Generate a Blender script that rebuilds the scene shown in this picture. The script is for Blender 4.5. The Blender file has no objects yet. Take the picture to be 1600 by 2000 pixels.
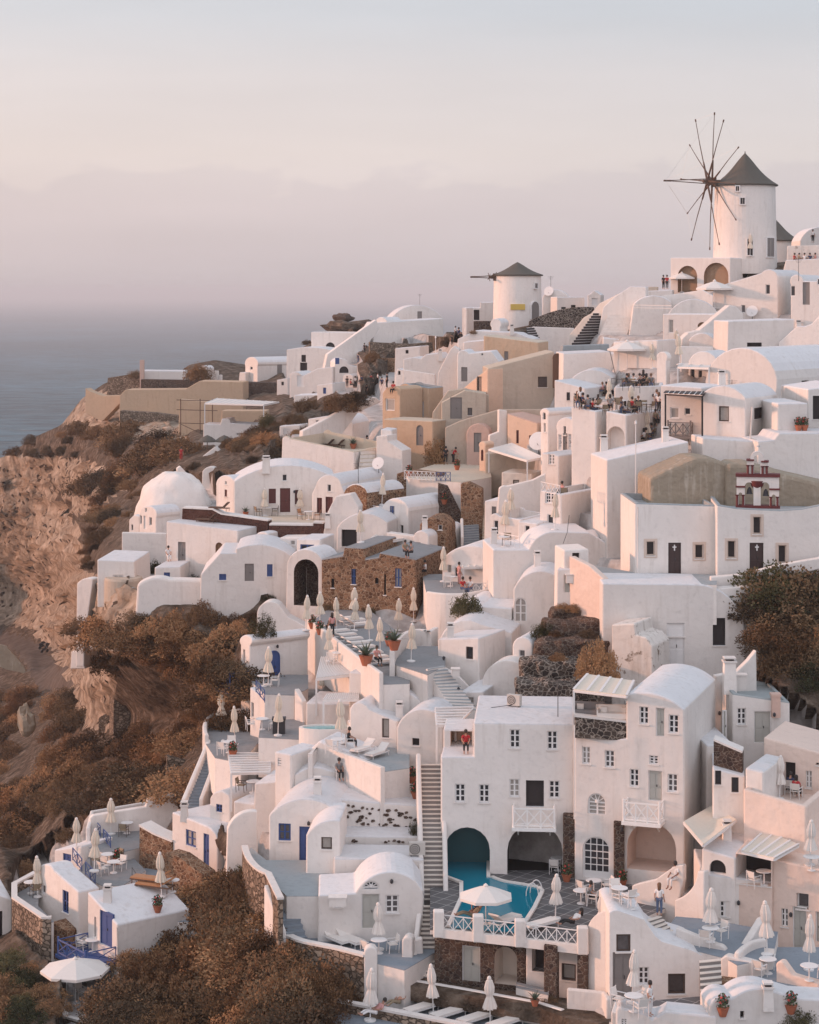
import bpy, bmesh, math, random
import numpy as np
from mathutils import Vector, Matrix, noise
R = math.radians
scene = bpy.context.scene
col = scene.collection
random.seed(7)

# ---------------------------------------------------------------- camera
# photograph frame is 1600 x 2000 px; one camera at the origin looking level along +Y (rising-front lens, verticals stay upright)
F = 4000.0            # focal length in photograph pixels
HY = 571.0            # row of the horizontal plane through the lens
cam_d = bpy.data.cameras.new('camera'); cam = bpy.data.objects.new('camera', cam_d); col.objects.link(cam)
cam.location = (0, 0, 0); cam.rotation_euler = (R(90), 0, 0)
cam_d.sensor_fit = 'HORIZONTAL'; cam_d.sensor_width = 36.0; cam_d.lens = 36.0*F/1600
cam_d.shift_y = -(1000-HY)/1600.0
cam_d.clip_start = 1.0; cam_d.clip_end = 200000
scene.camera = cam
SEA = -112.0
# ---------------------------------------------------------------- light
SUN_AZ, SUN_EL = -84.0, 10.0          # degrees left of the view direction, above the horizon
world = bpy.data.worlds.new('World'); scene.world = world; world.use_nodes = True
def build_world():
    nt = world.node_tree; N = nt.nodes; L = nt.links; N.clear()
    out = N.new('ShaderNodeOutputWorld')
    sky = N.new('ShaderNodeTexSky'); sky.sky_type = 'NISHITA'; sky.sun_disc = False
    sky.sun_elevation = R(SUN_EL); sky.sun_rotation = R(SUN_AZ); sky.air_density = 1.0; sky.dust_density = 3.0
    bs = N.new('ShaderNodeBackground'); bs.inputs['Strength'].default_value = 0.05
    L.new(sky.outputs[0], bs.inputs['Color'])
    tc = N.new('ShaderNodeTexCoord'); sep = N.new('ShaderNodeSeparateXYZ'); L.new(tc.outputs['Generated'], sep.inputs[0])
    # thin high veil of cloud, coloured by elevation
    ramp = N.new('ShaderNodeValToRGB'); cr = ramp.color_ramp
    mr = N.new('ShaderNodeMapRange'); mr.inputs['From Min'].default_value = 0.0; mr.inputs['From Max'].default_value = 0.30
    L.new(sep.outputs['Z'], mr.inputs['Value']); L.new(mr.outputs[0], ramp.inputs[0])
    stops = [(0.0,(.65,.60,.59)),(0.06,(.745,.67,.655)),(0.14,(.80,.715,.69)),(0.226,(.83,.755,.715)),(0.35,(.80,.765,.755)),(0.45,(.715,.745,.775)),(1.0,(.62,.70,.80))]
    cr.elements[0].position = 0; cr.elements[0].color = (*stops[0][1],1)
    cr.elements[1].position = 1; cr.elements[1].color = (*stops[-1][1],1)
    for p_, c_ in stops[1:-1]:
        e = cr.elements.new(p_); e.color = (*c_,1)
    # warmth towards the sunset (left), coolness away from it
    wm = N.new('ShaderNodeMapRange'); wm.inputs['From Min'].default_value = 0.25; wm.inputs['From Max'].default_value = -0.35
    L.new(sep.outputs['X'], wm.inputs['Value'])
    warm = N.new('ShaderNodeMix'); warm.data_type = 'RGBA'; warm.blend_type = 'MULTIPLY'
    warm.inputs[6].default_value = (1,1,1,1)
    wcol = N.new('ShaderNodeMix'); wcol.data_type = 'RGBA'; wcol.inputs[6].default_value = (.955,.965,1.0,1); wcol.inputs[7].default_value = (1.07,1.0,.985,1)
    L.new(wm.outputs[0], wcol.inputs[0]); warm.inputs[0].default_value = 1.0
    L.new(ramp.outputs[0], warm.inputs[6]); L.new(wcol.outputs[2], warm.inputs[7])
    # cloud banks near the horizon and broad streaks above
    mp = N.new('ShaderNodeMapping'); mp.inputs['Scale'].default_value = (20,20,46); L.new(tc.outputs['Generated'], mp.inputs[0])
    nz = N.new('ShaderNodeTexNoise'); nz.inputs['Scale'].default_value = 1.3; nz.inputs['Detail'].default_value = 6; nz.inputs['Roughness'].default_value = .5; L.new(mp.outputs[0], nz.inputs[0])
    # cumulus bank: dark where elevation (wobbled by noise) is below ~3.5 degrees
    ad = N.new('ShaderNodeMath'); ad.operation = 'MULTIPLY_ADD'; ad.inputs[1].default_value = -0.052; L.new(nz.outputs['Fac'], ad.inputs[0]); L.new(sep.outputs['Z'], ad.inputs[2])
    bank = N.new('ShaderNodeMapRange'); bank.inputs['From Min'].default_value = 0.026; bank.inputs['From Max'].default_value = 0.034; bank.interpolation_type = 'SMOOTHSTEP'
    L.new(ad.outputs[0], bank.inputs['Value'])
    bmix = N.new('ShaderNodeMix'); bmix.data_type = 'RGBA'; bmix.blend_type = 'MULTIPLY'; bmix.inputs[0].default_value = 1
    bcol = N.new('ShaderNodeMix'); bcol.data_type = 'RGBA'; bcol.inputs[6].default_value = (.94,.94,.96,1); bcol.inputs[7].default_value = (1,1,1,1); L.new(bank.outputs[0], bcol.inputs[0])
    L.new(warm.outputs[2], bmix.inputs[6]); L.new(bcol.outputs[2], bmix.inputs[7])
    mp2 = N.new('ShaderNodeMapping'); mp2.inputs['Scale'].default_value = (2.2,2.2,14); mp2.inputs['Rotation'].default_value=(0,R(6),0); L.new(tc.outputs['Generated'], mp2.inputs[0])
    n2 = N.new('ShaderNodeTexNoise'); n2.inputs['Scale'].default_value = 1.6; n2.inputs['Detail'].default_value = 5; L.new(mp2.outputs[0], n2.inputs[0])
    st = N.new('ShaderNodeMapRange'); st.inputs['From Min'].default_value=.3; st.inputs['From Max'].default_value=.7; st.inputs['To Min'].default_value=.95; st.inputs['To Max'].default_value=1.05; L.new(n2.outputs['Fac'], st.inputs['Value'])
    smul = N.new('ShaderNodeVectorMath'); smul.operation = 'SCALE'; L.new(bmix.outputs[2], smul.inputs[0]); L.new(st.outputs[0], smul.inputs['Scale'])
    bk = N.new('ShaderNodeMapRange'); bk.inputs['From Min'].default_value=.25; bk.inputs['From Max'].default_value=-.45; bk.inputs['To Min'].default_value=1.0; bk.inputs['To Max'].default_value=1.72; L.new(sep.outputs['Y'], bk.inputs['Value'])  # extra brightness added to the unseen sky behind, lifting the shaded walls
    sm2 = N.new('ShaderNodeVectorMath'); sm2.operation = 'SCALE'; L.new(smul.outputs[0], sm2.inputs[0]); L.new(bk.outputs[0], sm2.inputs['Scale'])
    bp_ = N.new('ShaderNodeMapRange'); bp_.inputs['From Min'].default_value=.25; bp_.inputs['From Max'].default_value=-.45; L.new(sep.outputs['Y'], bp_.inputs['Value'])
    bc = N.new('ShaderNodeMix'); bc.data_type='RGBA'; bc.inputs[6].default_value=(1,1,1,1); bc.inputs[7].default_value=(1.07,.985,.965,1); L.new(bp_.outputs[0], bc.inputs[0])  # pinkish tint of that added rear sky, warming the shaded walls
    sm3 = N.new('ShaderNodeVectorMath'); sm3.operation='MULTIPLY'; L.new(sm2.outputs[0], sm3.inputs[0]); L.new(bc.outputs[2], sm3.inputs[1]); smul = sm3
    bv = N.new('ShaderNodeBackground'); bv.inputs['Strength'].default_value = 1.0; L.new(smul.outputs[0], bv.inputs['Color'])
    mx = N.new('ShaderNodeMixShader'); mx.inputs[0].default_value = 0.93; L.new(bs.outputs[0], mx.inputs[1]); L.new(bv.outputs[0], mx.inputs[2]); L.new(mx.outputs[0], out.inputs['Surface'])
build_world()
sd = bpy.data.lights.new('sun', 'SUN'); so = bpy.data.objects.new('sun', sd); col.objects.link(so)
sd.energy = 3.1; sd.color = (1.0, 0.50, 0.32); sd.angle = R(3.0)
_d = Vector((math.sin(R(SUN_AZ))*math.cos(R(SUN_EL)), math.cos(R(SUN_AZ))*math.cos(R(SUN_EL)), math.sin(R(SUN_EL))))
so.rotation_euler = _d.to_track_quat('Z', 'Y').to_euler(); so.location = _d*300
vs = scene.view_settings; vs.view_transform = 'Standard'; vs.look = 'None'; vs.gamma = 1.0; vs.exposure = 0.0; vs.use_curve_mapping = False
scene.cycles.max_bounces = 5; scene.cycles.diffuse_bounces = 3; scene.cycles.volume_bounces = 0; scene.cycles.transparent_max_bounces = 6

# ---------------------------------------------------------------- pixel geometry
def W(px, py, s):                   # s = photograph pixels per metre at that point
    return Vector(((px-800)/s, F/s, (HY-py)/s))
def ray(px, py): return Vector(((px-800)/F, 1.0, (HY-py)/F))

# ---------------------------------------------------------------- materials
MAT = {}
def nmat(name):
    m = bpy.data.materials.new(name); m.use_nodes = True; nt = m.node_tree
    b = nt.nodes['Principled BSDF']; MAT[name] = m
    return m, nt, b
def simple(name, c, rough=.8, metal=0.0, var=.06, scale=6.0):
    m, nt, b = nmat(name); N = nt.nodes; L = nt.links
    b.inputs['Roughness'].default_value = rough; b.inputs['Metallic'].default_value = metal
    tc = N.new('ShaderNodeTexCoord'); nz = N.new('ShaderNodeTexNoise'); nz.inputs['Scale'].default_value = scale; nz.inputs['Detail'].default_value = 3
    L.new(tc.outputs['Object'], nz.inputs[0])
    mr = N.new('ShaderNodeMapRange'); mr.inputs['To Min'].default_value = 1-var; mr.inputs['To Max'].default_value = 1+var; L.new(nz.outputs['Fac'], mr.inputs[0])
    vm = N.new('ShaderNodeVectorMath'); vm.operation = 'SCALE'; vm.inputs[0].default_value = c; L.new(mr.outputs[0], vm.inputs['Scale']); L.new(vm.outputs[0], b.inputs['Base Color'])
    return m
def plaster(name, c, dirt=(.42,.36,.30), amt=.22, bump=.25, peel=0):
    m, nt, b = nmat(name); N = nt.nodes; L = nt.links
    b.inputs['Roughness'].default_value = .92; b.inputs['Specular IOR Level'].default_value = .2
    g = N.new('ShaderNodeNewGeometry'); P = g.outputs['Position']
    def nz(sc, det, mapsc=None):
        n = N.new('ShaderNodeTexNoise'); n.inputs['Scale'].default_value = sc; n.inputs['Detail'].default_value = det; n.inputs['Roughness'].default_value=.6
        if mapsc:
            mp = N.new('ShaderNodeMapping'); mp.inputs['Scale'].default_value = mapsc; L.new(P, mp.inputs[0]); L.new(mp.outputs[0], n.inputs[0])
        else: L.new(P, n.inputs[0])
        return n.outputs['Fac']
    big = nz(.35, 4); streak = nz(1.0, 5, (2.2,2.2,.28)); fine = nz(9, 4)
    r1 = N.new('ShaderNodeMapRange'); r1.inputs['From Min'].default_value=.52; r1.inputs['From Max'].default_value=.80; L.new(streak, r1.inputs[0])
    r2 = N.new('ShaderNodeMapRange'); r2.inputs['From Min'].default_value=.35; r2.inputs['From Max'].default_value=.75; L.new(big, r2.inputs[0])
    mu = N.new('ShaderNodeMath'); mu.operation='MULTIPLY'; L.new(r1.outputs[0], mu.inputs[0]); L.new(r2.outputs[0], mu.inputs[1])
    m2 = N.new('ShaderNodeMath'); m2.operation='MULTIPLY'; m2.inputs[1].default_value=amt*2; L.new(mu.outputs[0], m2.inputs[0])
    mix = N.new('ShaderNodeMix'); mix.data_type='RGBA'; mix.inputs[6].default_value=(*c,1); mix.inputs[7].default_value=(*dirt,1); L.new(m2.outputs[0], mix.inputs[0])
    v = N.new('ShaderNodeMapRange'); v.inputs['To Min'].default_value=.9; v.inputs['To Max'].default_value=1.08; L.new(big, v.inputs[0])
    vm = N.new('ShaderNodeVectorMath'); vm.operation='SCALE'; L.new(mix.outputs[2], vm.inputs[0]); L.new(v.outputs[0], vm.inputs['Scale'])
    last = vm.outputs[0]
    if peel:
        r3 = N.new('ShaderNodeMapRange'); r3.inputs['From Min'].default_value=.60; r3.inputs['From Max'].default_value=.66; L.new(nz(1.6,6), r3.inputs[0])
        mp = N.new('ShaderNodeMix'); mp.data_type='RGBA'; mp.inputs[7].default_value=(.25,.20,.16,1); L.new(r3.outputs[0], mp.inputs[0]); L.new(last, mp.inputs[6]); last = mp.outputs[2]
    oi = N.new('ShaderNodeObjectInfo'); ov = N.new('ShaderNodeMapRange'); ov.inputs['To Min'].default_value=.90; ov.inputs['To Max'].default_value=1.03; L.new(oi.outputs['Random'], ov.inputs[0])
    grime = N.new('ShaderNodeMapRange'); grime.inputs['From Min'].default_value=.55; grime.inputs['From Max'].default_value=.78; grime.inputs['To Min'].default_value=1.0; grime.inputs['To Max'].default_value=.87; L.new(nz(2.7,7), grime.inputs[0])
    gm = N.new('ShaderNodeMath'); gm.operation='MULTIPLY'; L.new(ov.outputs[0], gm.inputs[0]); L.new(grime.outputs[0], gm.inputs[1])
    vo = N.new('ShaderNodeVectorMath'); vo.operation='SCALE'; L.new(last, vo.inputs[0]); L.new(gm.outputs[0], vo.inputs['Scale']); last = vo.outputs[0]
    L.new(last, b.inputs['Base Color'])
    bp = N.new('ShaderNodeBump'); bp.inputs['Strength'].default_value=bump; bp.inputs['Distance'].default_value=.4
    sm = N.new('ShaderNodeMath'); sm.operation='MULTIPLY_ADD'; sm.inputs[1].default_value=.12; L.new(fine, sm.inputs[0]); L.new(nz(1.1,2), sm.inputs[2]); L.new(sm.outputs[0], bp.inputs['Height']); L.new(bp.outputs[0], b.inputs['Normal'])
    return m
def stone(name, c1, c2, mort, size=.42, edge=.05, bump=.8, zs=1.25):
    m, nt, b = nmat(name); N = nt.nodes; L = nt.links
    b.inputs['Roughness'].default_value=.95; b.inputs['Specular IOR Level'].default_value=.15
    g = N.new('ShaderNodeNewGeometry'); mp = N.new('ShaderNodeMapping'); mp.inputs['Scale'].default_value=(1/size,1/size,zs/size); L.new(g.outputs['Position'], mp.inputs[0])
    n0 = N.new('ShaderNodeTexNoise'); n0.inputs['Scale'].default_value=1.5; L.new(mp.outputs[0], n0.inputs[0])
    ad = N.new('ShaderNodeVectorMath'); ad.operation='MULTIPLY_ADD'; ad.inputs[1].default_value=(.7,.7,.7); L.new(n0.outputs['Color'], ad.inputs[0]); L.new(mp.outputs[0], ad.inputs[2])
    v = N.new('ShaderNodeTexVoronoi'); v.inputs['Scale'].default_value=1.0; v.feature='DISTANCE_TO_EDGE'; L.new(ad.outputs[0], v.inputs[0])
    v2 = N.new('ShaderNodeTexVoronoi'); v2.inputs['Scale'].default_value=1.0; L.new(ad.outputs[0], v2.inputs[0])
    r = N.new('ShaderNodeMapRange'); r.inputs['From Min'].default_value=edge*.6; r.inputs['From Max'].default_value=edge*1.8; L.new(v.outputs['Distance'], r.inputs[0])
    sp = N.new('ShaderNodeSeparateColor'); L.new(v2.outputs['Color'], sp.inputs[0])
    cm = N.new('ShaderNodeMix'); cm.data_type='RGBA'; cm.inputs[6].default_value=(*c1,1); cm.inputs[7].default_value=(*c2,1); L.new(sp.outputs[0], cm.inputs[0])
    mm = N.new('ShaderNodeMix'); mm.data_type='RGBA'; mm.inputs[6].default_value=(*mort,1); L.new(cm.outputs[2], mm.inputs[7]); L.new(r.outputs[0], mm.inputs[0])
    n3 = N.new('ShaderNodeTexNoise'); n3.inputs['Scale'].default_value=.8; n3.inputs['Detail'].default_value=5; L.new(g.outputs['Position'], n3.inputs[0])
    vr = N.new('ShaderNodeMapRange'); vr.inputs['To Min'].default_value=.7; vr.inputs['To Max'].default_value=1.3; L.new(n3.outputs['Fac'], vr.inputs[0])
    vm = N.new('ShaderNodeVectorMath'); vm.operation='SCALE'; L.new(mm.outputs[2], vm.inputs[0]); L.new(vr.outputs[0], vm.inputs['Scale']); L.new(vm.outputs[0], b.inputs['Base Color'])
    bp = N.new('ShaderNodeBump'); bp.inputs['Strength'].default_value=bump; bp.inputs['Distance'].default_value=.12; L.new(r.outputs[0], bp.inputs['Height']); L.new(bp.outputs[0], b.inputs['Normal'])
    return m
plaster('w', (.755,.705,.66), amt=.34, bump=.16)
plaster('roofw', (.70,.69,.69), amt=.42, bump=.2)
plaster('cream', (.74,.66,.58), amt=.2)
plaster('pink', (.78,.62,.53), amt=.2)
plaster('ochre', (.55,.40,.28), dirt=(.35,.22,.14), amt=.4)
plaster('peach', (.72,.52,.39), amt=.15)
plaster('tan', (.50,.42,.34), dirt=(.28,.22,.18), amt=.5)
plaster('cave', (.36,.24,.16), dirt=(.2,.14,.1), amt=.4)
plaster('old', (.68,.63,.58), dirt=(.3,.25,.2), amt=.6, bump=.25, peel=1)
plaster('tank', (.34,.28,.21), dirt=(.55,.48,.40), amt=.9, bump=.6)
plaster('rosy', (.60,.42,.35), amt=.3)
plaster('grey', (.27,.275,.28), dirt=(.12,.12,.12), amt=.4)
plaster('sand', (.58,.50,.40), dirt=(.4,.33,.26), amt=.4)
plaster('teal', (.33,.36,.37), dirt=(.2,.2,.2), amt=.4)
plaster('bluegrey', (.25,.285,.32), dirt=(.12,.13,.14), amt=.3)
stone('stone', (.035,.028,.026), (.10,.075,.06), (.34,.29,.245), .32, .06)
stone('stone_brown', (.10,.05,.03), (.30,.17,.10), (.40,.28,.19), .30, .055)  # brown-orange variant of the stone, warm sunlight put into its colour
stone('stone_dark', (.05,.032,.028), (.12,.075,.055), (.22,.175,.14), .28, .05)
stone('maroon', (.08,.035,.028), (.13,.06,.045), (.16,.09,.07), .22, .05)
stone('rubble', (.16,.12,.09), (.38,.29,.22), (.10,.075,.055), .36, .07)
def tiles(name):
    m, nt, b = nmat(name); N=nt.nodes; L=nt.links; b.inputs['Roughness'].default_value=.7
    g=N.new('ShaderNodeNewGeometry'); mp=N.new('ShaderNodeMapping'); mp.inputs['Rotation'].default_value=(0,0,R(38)); L.new(g.outputs['Position'],mp.inputs[0])
    k=N.new('ShaderNodeTexBrick'); k.offset=0; k.inputs['Scale'].default_value=1.0; k.inputs['Brick Width'].default_value=.85; k.inputs['Row Height'].default_value=.85; k.inputs['Mortar Size'].default_value=.022
    k.inputs['Color1'].default_value=(.085,.085,.088,1); k.inputs['Color2'].default_value=(.125,.12,.12,1); k.inputs['Mortar'].default_value=(.40,.38,.37,1); L.new(mp.outputs[0],k.inputs[0]); L.new(k.outputs[0],b.inputs['Base Color'])
tiles('tiles')
simple('glass', (.035,.034,.038), .15, var=.3)
simple('shadecave', (.016,.013,.012), .95)  # near-black colour stands in for the shade inside the big arch
simple('tealcave', (.02,.10,.115), .5)
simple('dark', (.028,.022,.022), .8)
simple('greyf', (.40,.38,.35), .6)
simple('curtain', (.34,.31,.28), .7, var=.2); simple('glass2', (.10,.09,.09), .3, var=.4)
simple('whitef', (.72,.70,.68), .6)
simple('railw', (.80,.78,.75), .5)
simple('doorgrey', (.42,.41,.37), .6)
simple('blue', (.035,.075,.22), .5)
simple('redwood', (.10,.025,.022), .6)
simple('churchdoor', (.045,.024,.022), .6)
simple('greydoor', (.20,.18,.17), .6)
simple('brownf', (.07,.045,.035), .6)
simple('tealroof', (.30,.33,.33), .8)
simple('trim', (.62,.50,.42), .85)
simple('maroonp', (.13,.022,.022), .6)
simple('thatch', (.10,.09,.075), .95, var=.45, scale=14)
simple('wood', (.10,.055,.035), .7, var=.25, scale=9)
simple('orangewood', (.42,.20,.09), .6, var=.15)
simple('canvas', (.68,.60,.50), .9, var=.08)
simple('canvasw', (.72,.67,.62), .9, var=.05)
simple('terracotta', (.38,.12,.06), .8, var=.15)
simple('metal', (.35,.35,.36), .4, .8)
simple('iron', (.05,.05,.055), .5, .5)
simple('acgrey', (.50,.47,.43), .6)
simple('yellow', (.60,.42,.10), .7)
simple('skin', (.42,.22,.15), .6); simple('skin2', (.25,.12,.08), .6)
simple('hair', (.025,.018,.015), .6); simple('hairb', (.16,.08,.04), .6)
for n_, c_ in dict(c_black=(.02,.02,.022), c_white=(.72,.69,.67), c_red=(.42,.03,.035), c_navy=(.03,.04,.09), c_khaki=(.28,.22,.15), c_pinkc=(.55,.28,.26), c_denim=(.09,.12,.20), c_grey=(.22,.21,.21)).items(): simple(n_, c_, .9, var=.12)
simple('green', (.055,.075,.03), .8, var=.3); simple('agave', (.10,.13,.09), .7, var=.25); simple('flower', (.45,.06,.05), .8); simple('oleander', (.6,.5,.45), .8)
simple('lampglow', (.9,.8,.6), .5)

# ---------------------------------------------------------------- mesh helper
OFF={}
class MB:
    def __init__(s): s.v=[]; s.f=[]; s.m=[]; s.mats=[]
    def mi(s, name):
        if name not in s.mats: s.mats.append(name)
        return s.mats.index(name)
    def poly(s, pts, mat='w'):
        i=len(s.v); s.v += [tuple(p) for p in pts]; s.f.append(list(range(i,i+len(pts)))); s.m.append(s.mi(mat))
    def hexa(s, p, mat='w'):       # p: 4 bottom (ccw), 4 top
        i=len(s.v); s.v += [tuple(q) for q in p]; k=s.mi(mat)
        for f in ((3,2,1,0),(4,5,6,7),(0,1,5,4),(1,2,6,5),(2,3,7,6),(3,0,4,7)):
            s.f.append([i+a for a in f]); s.m.append(k)
    def box(s, a, b, mat='w'):
        x0,y0,z0=a; x1,y1,z1=b
        s.hexa([(x0,y0,z0),(x1,y0,z0),(x1,y1,z0),(x0,y1,z0),(x0,y0,z1),(x1,y0,z1),(x1,y1,z1),(x0,y1,z1)],mat)
    def fbox(s, fr, u0,u1,v0,v1,w0,w1, mat='w'):   # box in a face frame
        O,t,n=fr; z=Vector((0,0,1))
        P=lambda u,v,w: O+t*u+z*v+n*w
        s.hexa([P(u0,v0,w1),P(u1,v0,w1),P(u1,v0,w0),P(u0,v0,w0),P(u0,v1,w1),P(u1,v1,w1),P(u1,v1,w0),P(u0,v1,w0)],mat)
    def extr(s, pts, vec, mat='w'):
        i=len(s.v); n=len(pts); k=s.mi(mat); vec=Vector(vec)
        s.v += [tuple(p) for p in pts]+[tuple(Vector(p)+vec) for p in pts]
        s.f.append(list(range(i,i+n))); s.m.append(k); s.f.append(list(range(i+2*n-1,i+n-1,-1))); s.m.append(k)
        for j in range(n):
            a=i+j; b=i+(j+1)%n; s.f.append([b,a,a+n,b+n]); s.m.append(k)
    def tube(s, a, b, r0, r1=None, mat='w', seg=8, cap=True):
        a=Vector(a); b=Vector(b); r1=r0 if r1 is None else r1
        d=(b-a).normalized(); u=d.orthogonal().normalized(); w=d.cross(u); i=len(s.v); k=s.mi(mat)
        for (c,r) in ((a,r0),(b,r1)):
            for j in range(seg):
                t=2*math.pi*j/seg; s.v.append(tuple(c+u*(r*math.cos(t))+w*(r*math.sin(t))))
        for j in range(seg): s.f.append([i+j,i+(j+1)%seg,i+seg+(j+1)%seg,i+seg+j]); s.m.append(k)
        if cap: s.f.append([i+j for j in range(seg)][::-1]); s.m.append(k); s.f.append([i+seg+j for j in range(seg)]); s.m.append(k)
    def lathe(s, c, prof, mat='w', seg=24, fold=0, sy=1.0):    # prof: (r,z) from bottom to top
        c=Vector(c); i=len(s.v); k=s.mi(mat)
        for (r,z) in prof:
            for j in range(seg):
                t=2*math.pi*j/seg; rr=r*(1+(fold if j%2 else -fold)); s.v.append((c.x+rr*math.cos(t),c.y+rr*sy*math.sin(t),c.z+z))
        for q in range(len(prof)-1):
            for j in range(seg):
                a=i+q*seg+j; b=i+q*seg+(j+1)%seg; s.f.append([a,b,b+seg,a+seg]); s.m.append(k)
        s.f.append([i+j for j in range(seg)][::-1]); s.m.append(k); e=i+(len(prof)-1)*seg; s.f.append([e+j for j in range(seg)]); s.m.append(k)
    def build(s, name, parent=None, loc=None, smooth=False, recalc=True):
        me=bpy.data.meshes.new(name)
        off = Vector(loc) if loc is not None else (OFF.get(parent.name, Vector((0,0,0))) if parent is not None else Vector((0,0,0)))
        me.from_pydata([tuple(Vector(v)-off) for v in s.v],[],s.f)
        for m in s.mats: me.materials.append(MAT[m])
        me.polygons.foreach_set('material_index', s.m)
        if recalc:
            bm=bmesh.new(); bm.from_mesh(me); bmesh.ops.recalc_face_normals(bm, faces=bm.faces); bm.to_mesh(me); bm.free()
        if smooth: me.polygons.foreach_set('use_smooth',[True]*len(me.polygons))
        o=bpy.data.objects.new(name, me); col.objects.link(o); OFF[o.name]=off
        if parent is not None: o.parent=parent
        elif loc is not None: o.location=loc
        return o
def tag(o, label=None, cat=None, group=None, kind=None):
    if label: o['label']=label
    if cat: o['category']=cat
    if group: o['group']=group
    if kind: o['kind']=kind
    return o
def root(name, loc, label, cat, group=None):
    o=bpy.data.objects.new(name, None); col.objects.link(o); o.location=loc; OFF[o.name]=Vector(loc); o.empty_display_size=.5
    return tag(o, label, cat, group)
def copy_tree(o, parent=None):
    c=o.copy(); col.objects.link(c); c.parent=parent
    for ch in o.children: copy_tree(ch, c)
    return c
# ---------------------------------------------------------------- hillside depth field
CTRL = [ # px, py, s
 (-200,900,9.2),(-60,900,9.4),(30,885,9.8),(100,840,10.2),(165,780,10.6),(230,740,10.8),(380,720,10.2),(520,700,9.6),(640,640,9.2),(760,625,10),(850,620,11),
 (0,1000,9.6),(60,1100,9.5),(60,1200,9.3),(-60,1260,9.2),(60,1260,9.8),(130,1000,10.4),(120,1120,10.2),(125,1270,10.4),(140,1180,10.6),
 (200,880,12),(300,860,13),(350,840,12.6),(250,960,14.5),(200,1010,15),(350,780,11),(500,760,11),(440,850,14),(365,890,15.5),(330,940,17),(520,820,14.5),
 (600,760,12),(620,800,14.5),(700,700,12.5),(720,760,14.5),(640,830,17.5),(760,700,13),(760,780,17.5),
 (200,1075,18),(180,1140,20.3),(190,1250,20.3),(180,1330,18.6),(200,1380,18.2),(172,1200,20),(240,1175,22.3),(300,1197,23.7),(400,1197,23.9),(520,1200,24.1),(450,1200,23.8),(400,1150,22.7),(300,1040,19.8),(300,1240,23.4),(300,1340,21.5),(380,1230,24.3),(440,1270,24.5),(340,1400,20.5),(420,1340,24.5),
 (100,1350,12),(60,1300,10.8),(0,1360,11.5),(20,1450,14),(100,1450,15.5),(0,1600,18.5),(60,1700,22.5),(-60,1500,14),(160,1450,18),(230,1400,18.4),(240,1500,21.5),(340,1500,24.5),(160,1580,23.5),(10,1700,26),(0,1960,34.5),(-200,1700,18),(-200,2000,34),(-200,1300,10),
 (400,1000,20),(550,985,21.5),(650,1000,22),(440,950,20.5),(500,1120,24),(350,1130,22.5),(600,1180,25),(650,900,20.5),(600,860,18.8),(720,950,21.5),(700,880,20),(720,840,18.8),
 (640,1060,23),(800,1060,23),(760,1130,25),(700,1230,27),(640,1290,27.8),(500,1240,25.2),(540,1330,28),(480,1400,27.5),(440,1480,28),(360,1580,28),(540,1440,30),(380,1540,28),(600,1480,31),(500,1560,31.5),
 (200,1640,28.4),(280,1640,28.6),(380,1715,30.8),(210,1700,29.4),(330,1745,30.3),(60,1750,30.2),(250,1760,30.6),(340,1820,30.6),(385,1790,31.2),(110,1800,32),(210,1850,33.5),(60,1900,33.5),(100,1950,35),(210,1920,35),(300,1920,34),(-40,1880,32.5),(440,1740,33),(560,1700,34),(560,1850,36),(480,1900,36),(640,1960,38),(400,2000,36),(100,2050,37),(-60,2050,36),
 (820,1180,26),(800,1280,28.5),(850,1380,30.5),(740,1400,31),(700,1470,31.5),(780,1490,32),(700,1600,33),(740,1700,35),(740,1840,36.5),(760,1960,38),
 (900,760,18.3),(900,860,19.3),(860,900,19.8),(940,700,17),(980,640,16),(1040,610,15.2),(1180,590,16),(1100,660,17),(1120,740,20),(1000,860,20.5),(1000,930,21.5),(900,1000,21),(940,1060,24),(1000,1060,25.5),
 (1240,560,16),(1310,550,15.8),(1460,505,15.2),(1540,500,15.5),(1700,480,15.5),(1300,640,18.5),(1400,600,18),(1500,640,19.5),(1640,620,19.5),(1240,700,20.5),(1400,700,21.5),(1500,720,22.5),(1640,740,23),
 (1220,760,23.5),(1330,780,25),(1450,800,25.5),(1600,820,26),(1150,850,24.5),(1250,860,26),(1400,900,27),(1600,940,28),(1120,960,26),(1180,1060,27.5),(1060,1080,26.5),(1000,1180,27.5),
 (1300,1120,29),(1600,1110,29.3),(1100,1160,28.8),(1100,1250,30),(1050,1340,31),(1300,1300,30.5),(1560,1250,30.5),(1700,1300,30.8),(950,1270,29.5),(900,1350,31),(1000,1400,33),(1300,1400,33),(1500,1450,33),(1700,1480,33.5),
 (1500,1560,35),(1700,1620,36),(1000,1700,34.6),(1250,1720,35.5),(1450,1700,36.5),(1700,1750,37.5),(1000,1900,37.6),(1200,1880,39),(1400,1850,38),(1600,1850,38),(1300,1980,40.5),(1600,1980,41.5),(950,1990,39),(1000,2060,41),(1700,2060,43),(1800,1000,29),(1800,600,19),(1800,1500,34),
]
_c = np.array(CTRL, float); _n=len(_c)
_X = _c[:,:2]/1000.0
_K = np.sqrt(((_X[:,None,:]-_X[None,:,:])**2).sum(-1)+1e-6)
_A = np.zeros((_n+3,_n+3)); _A[:_n,:_n]=-_K - np.eye(_n)*(-0.0015); _A[:_n,_n]=1; _A[:_n,_n+1:]=_X; _A[_n,:_n]=1; _A[_n+1:,:_n]=_X.T
_w = np.linalg.solve(_A, np.concatenate([np.log(_c[:,2]),[0,0,0]]))
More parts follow.
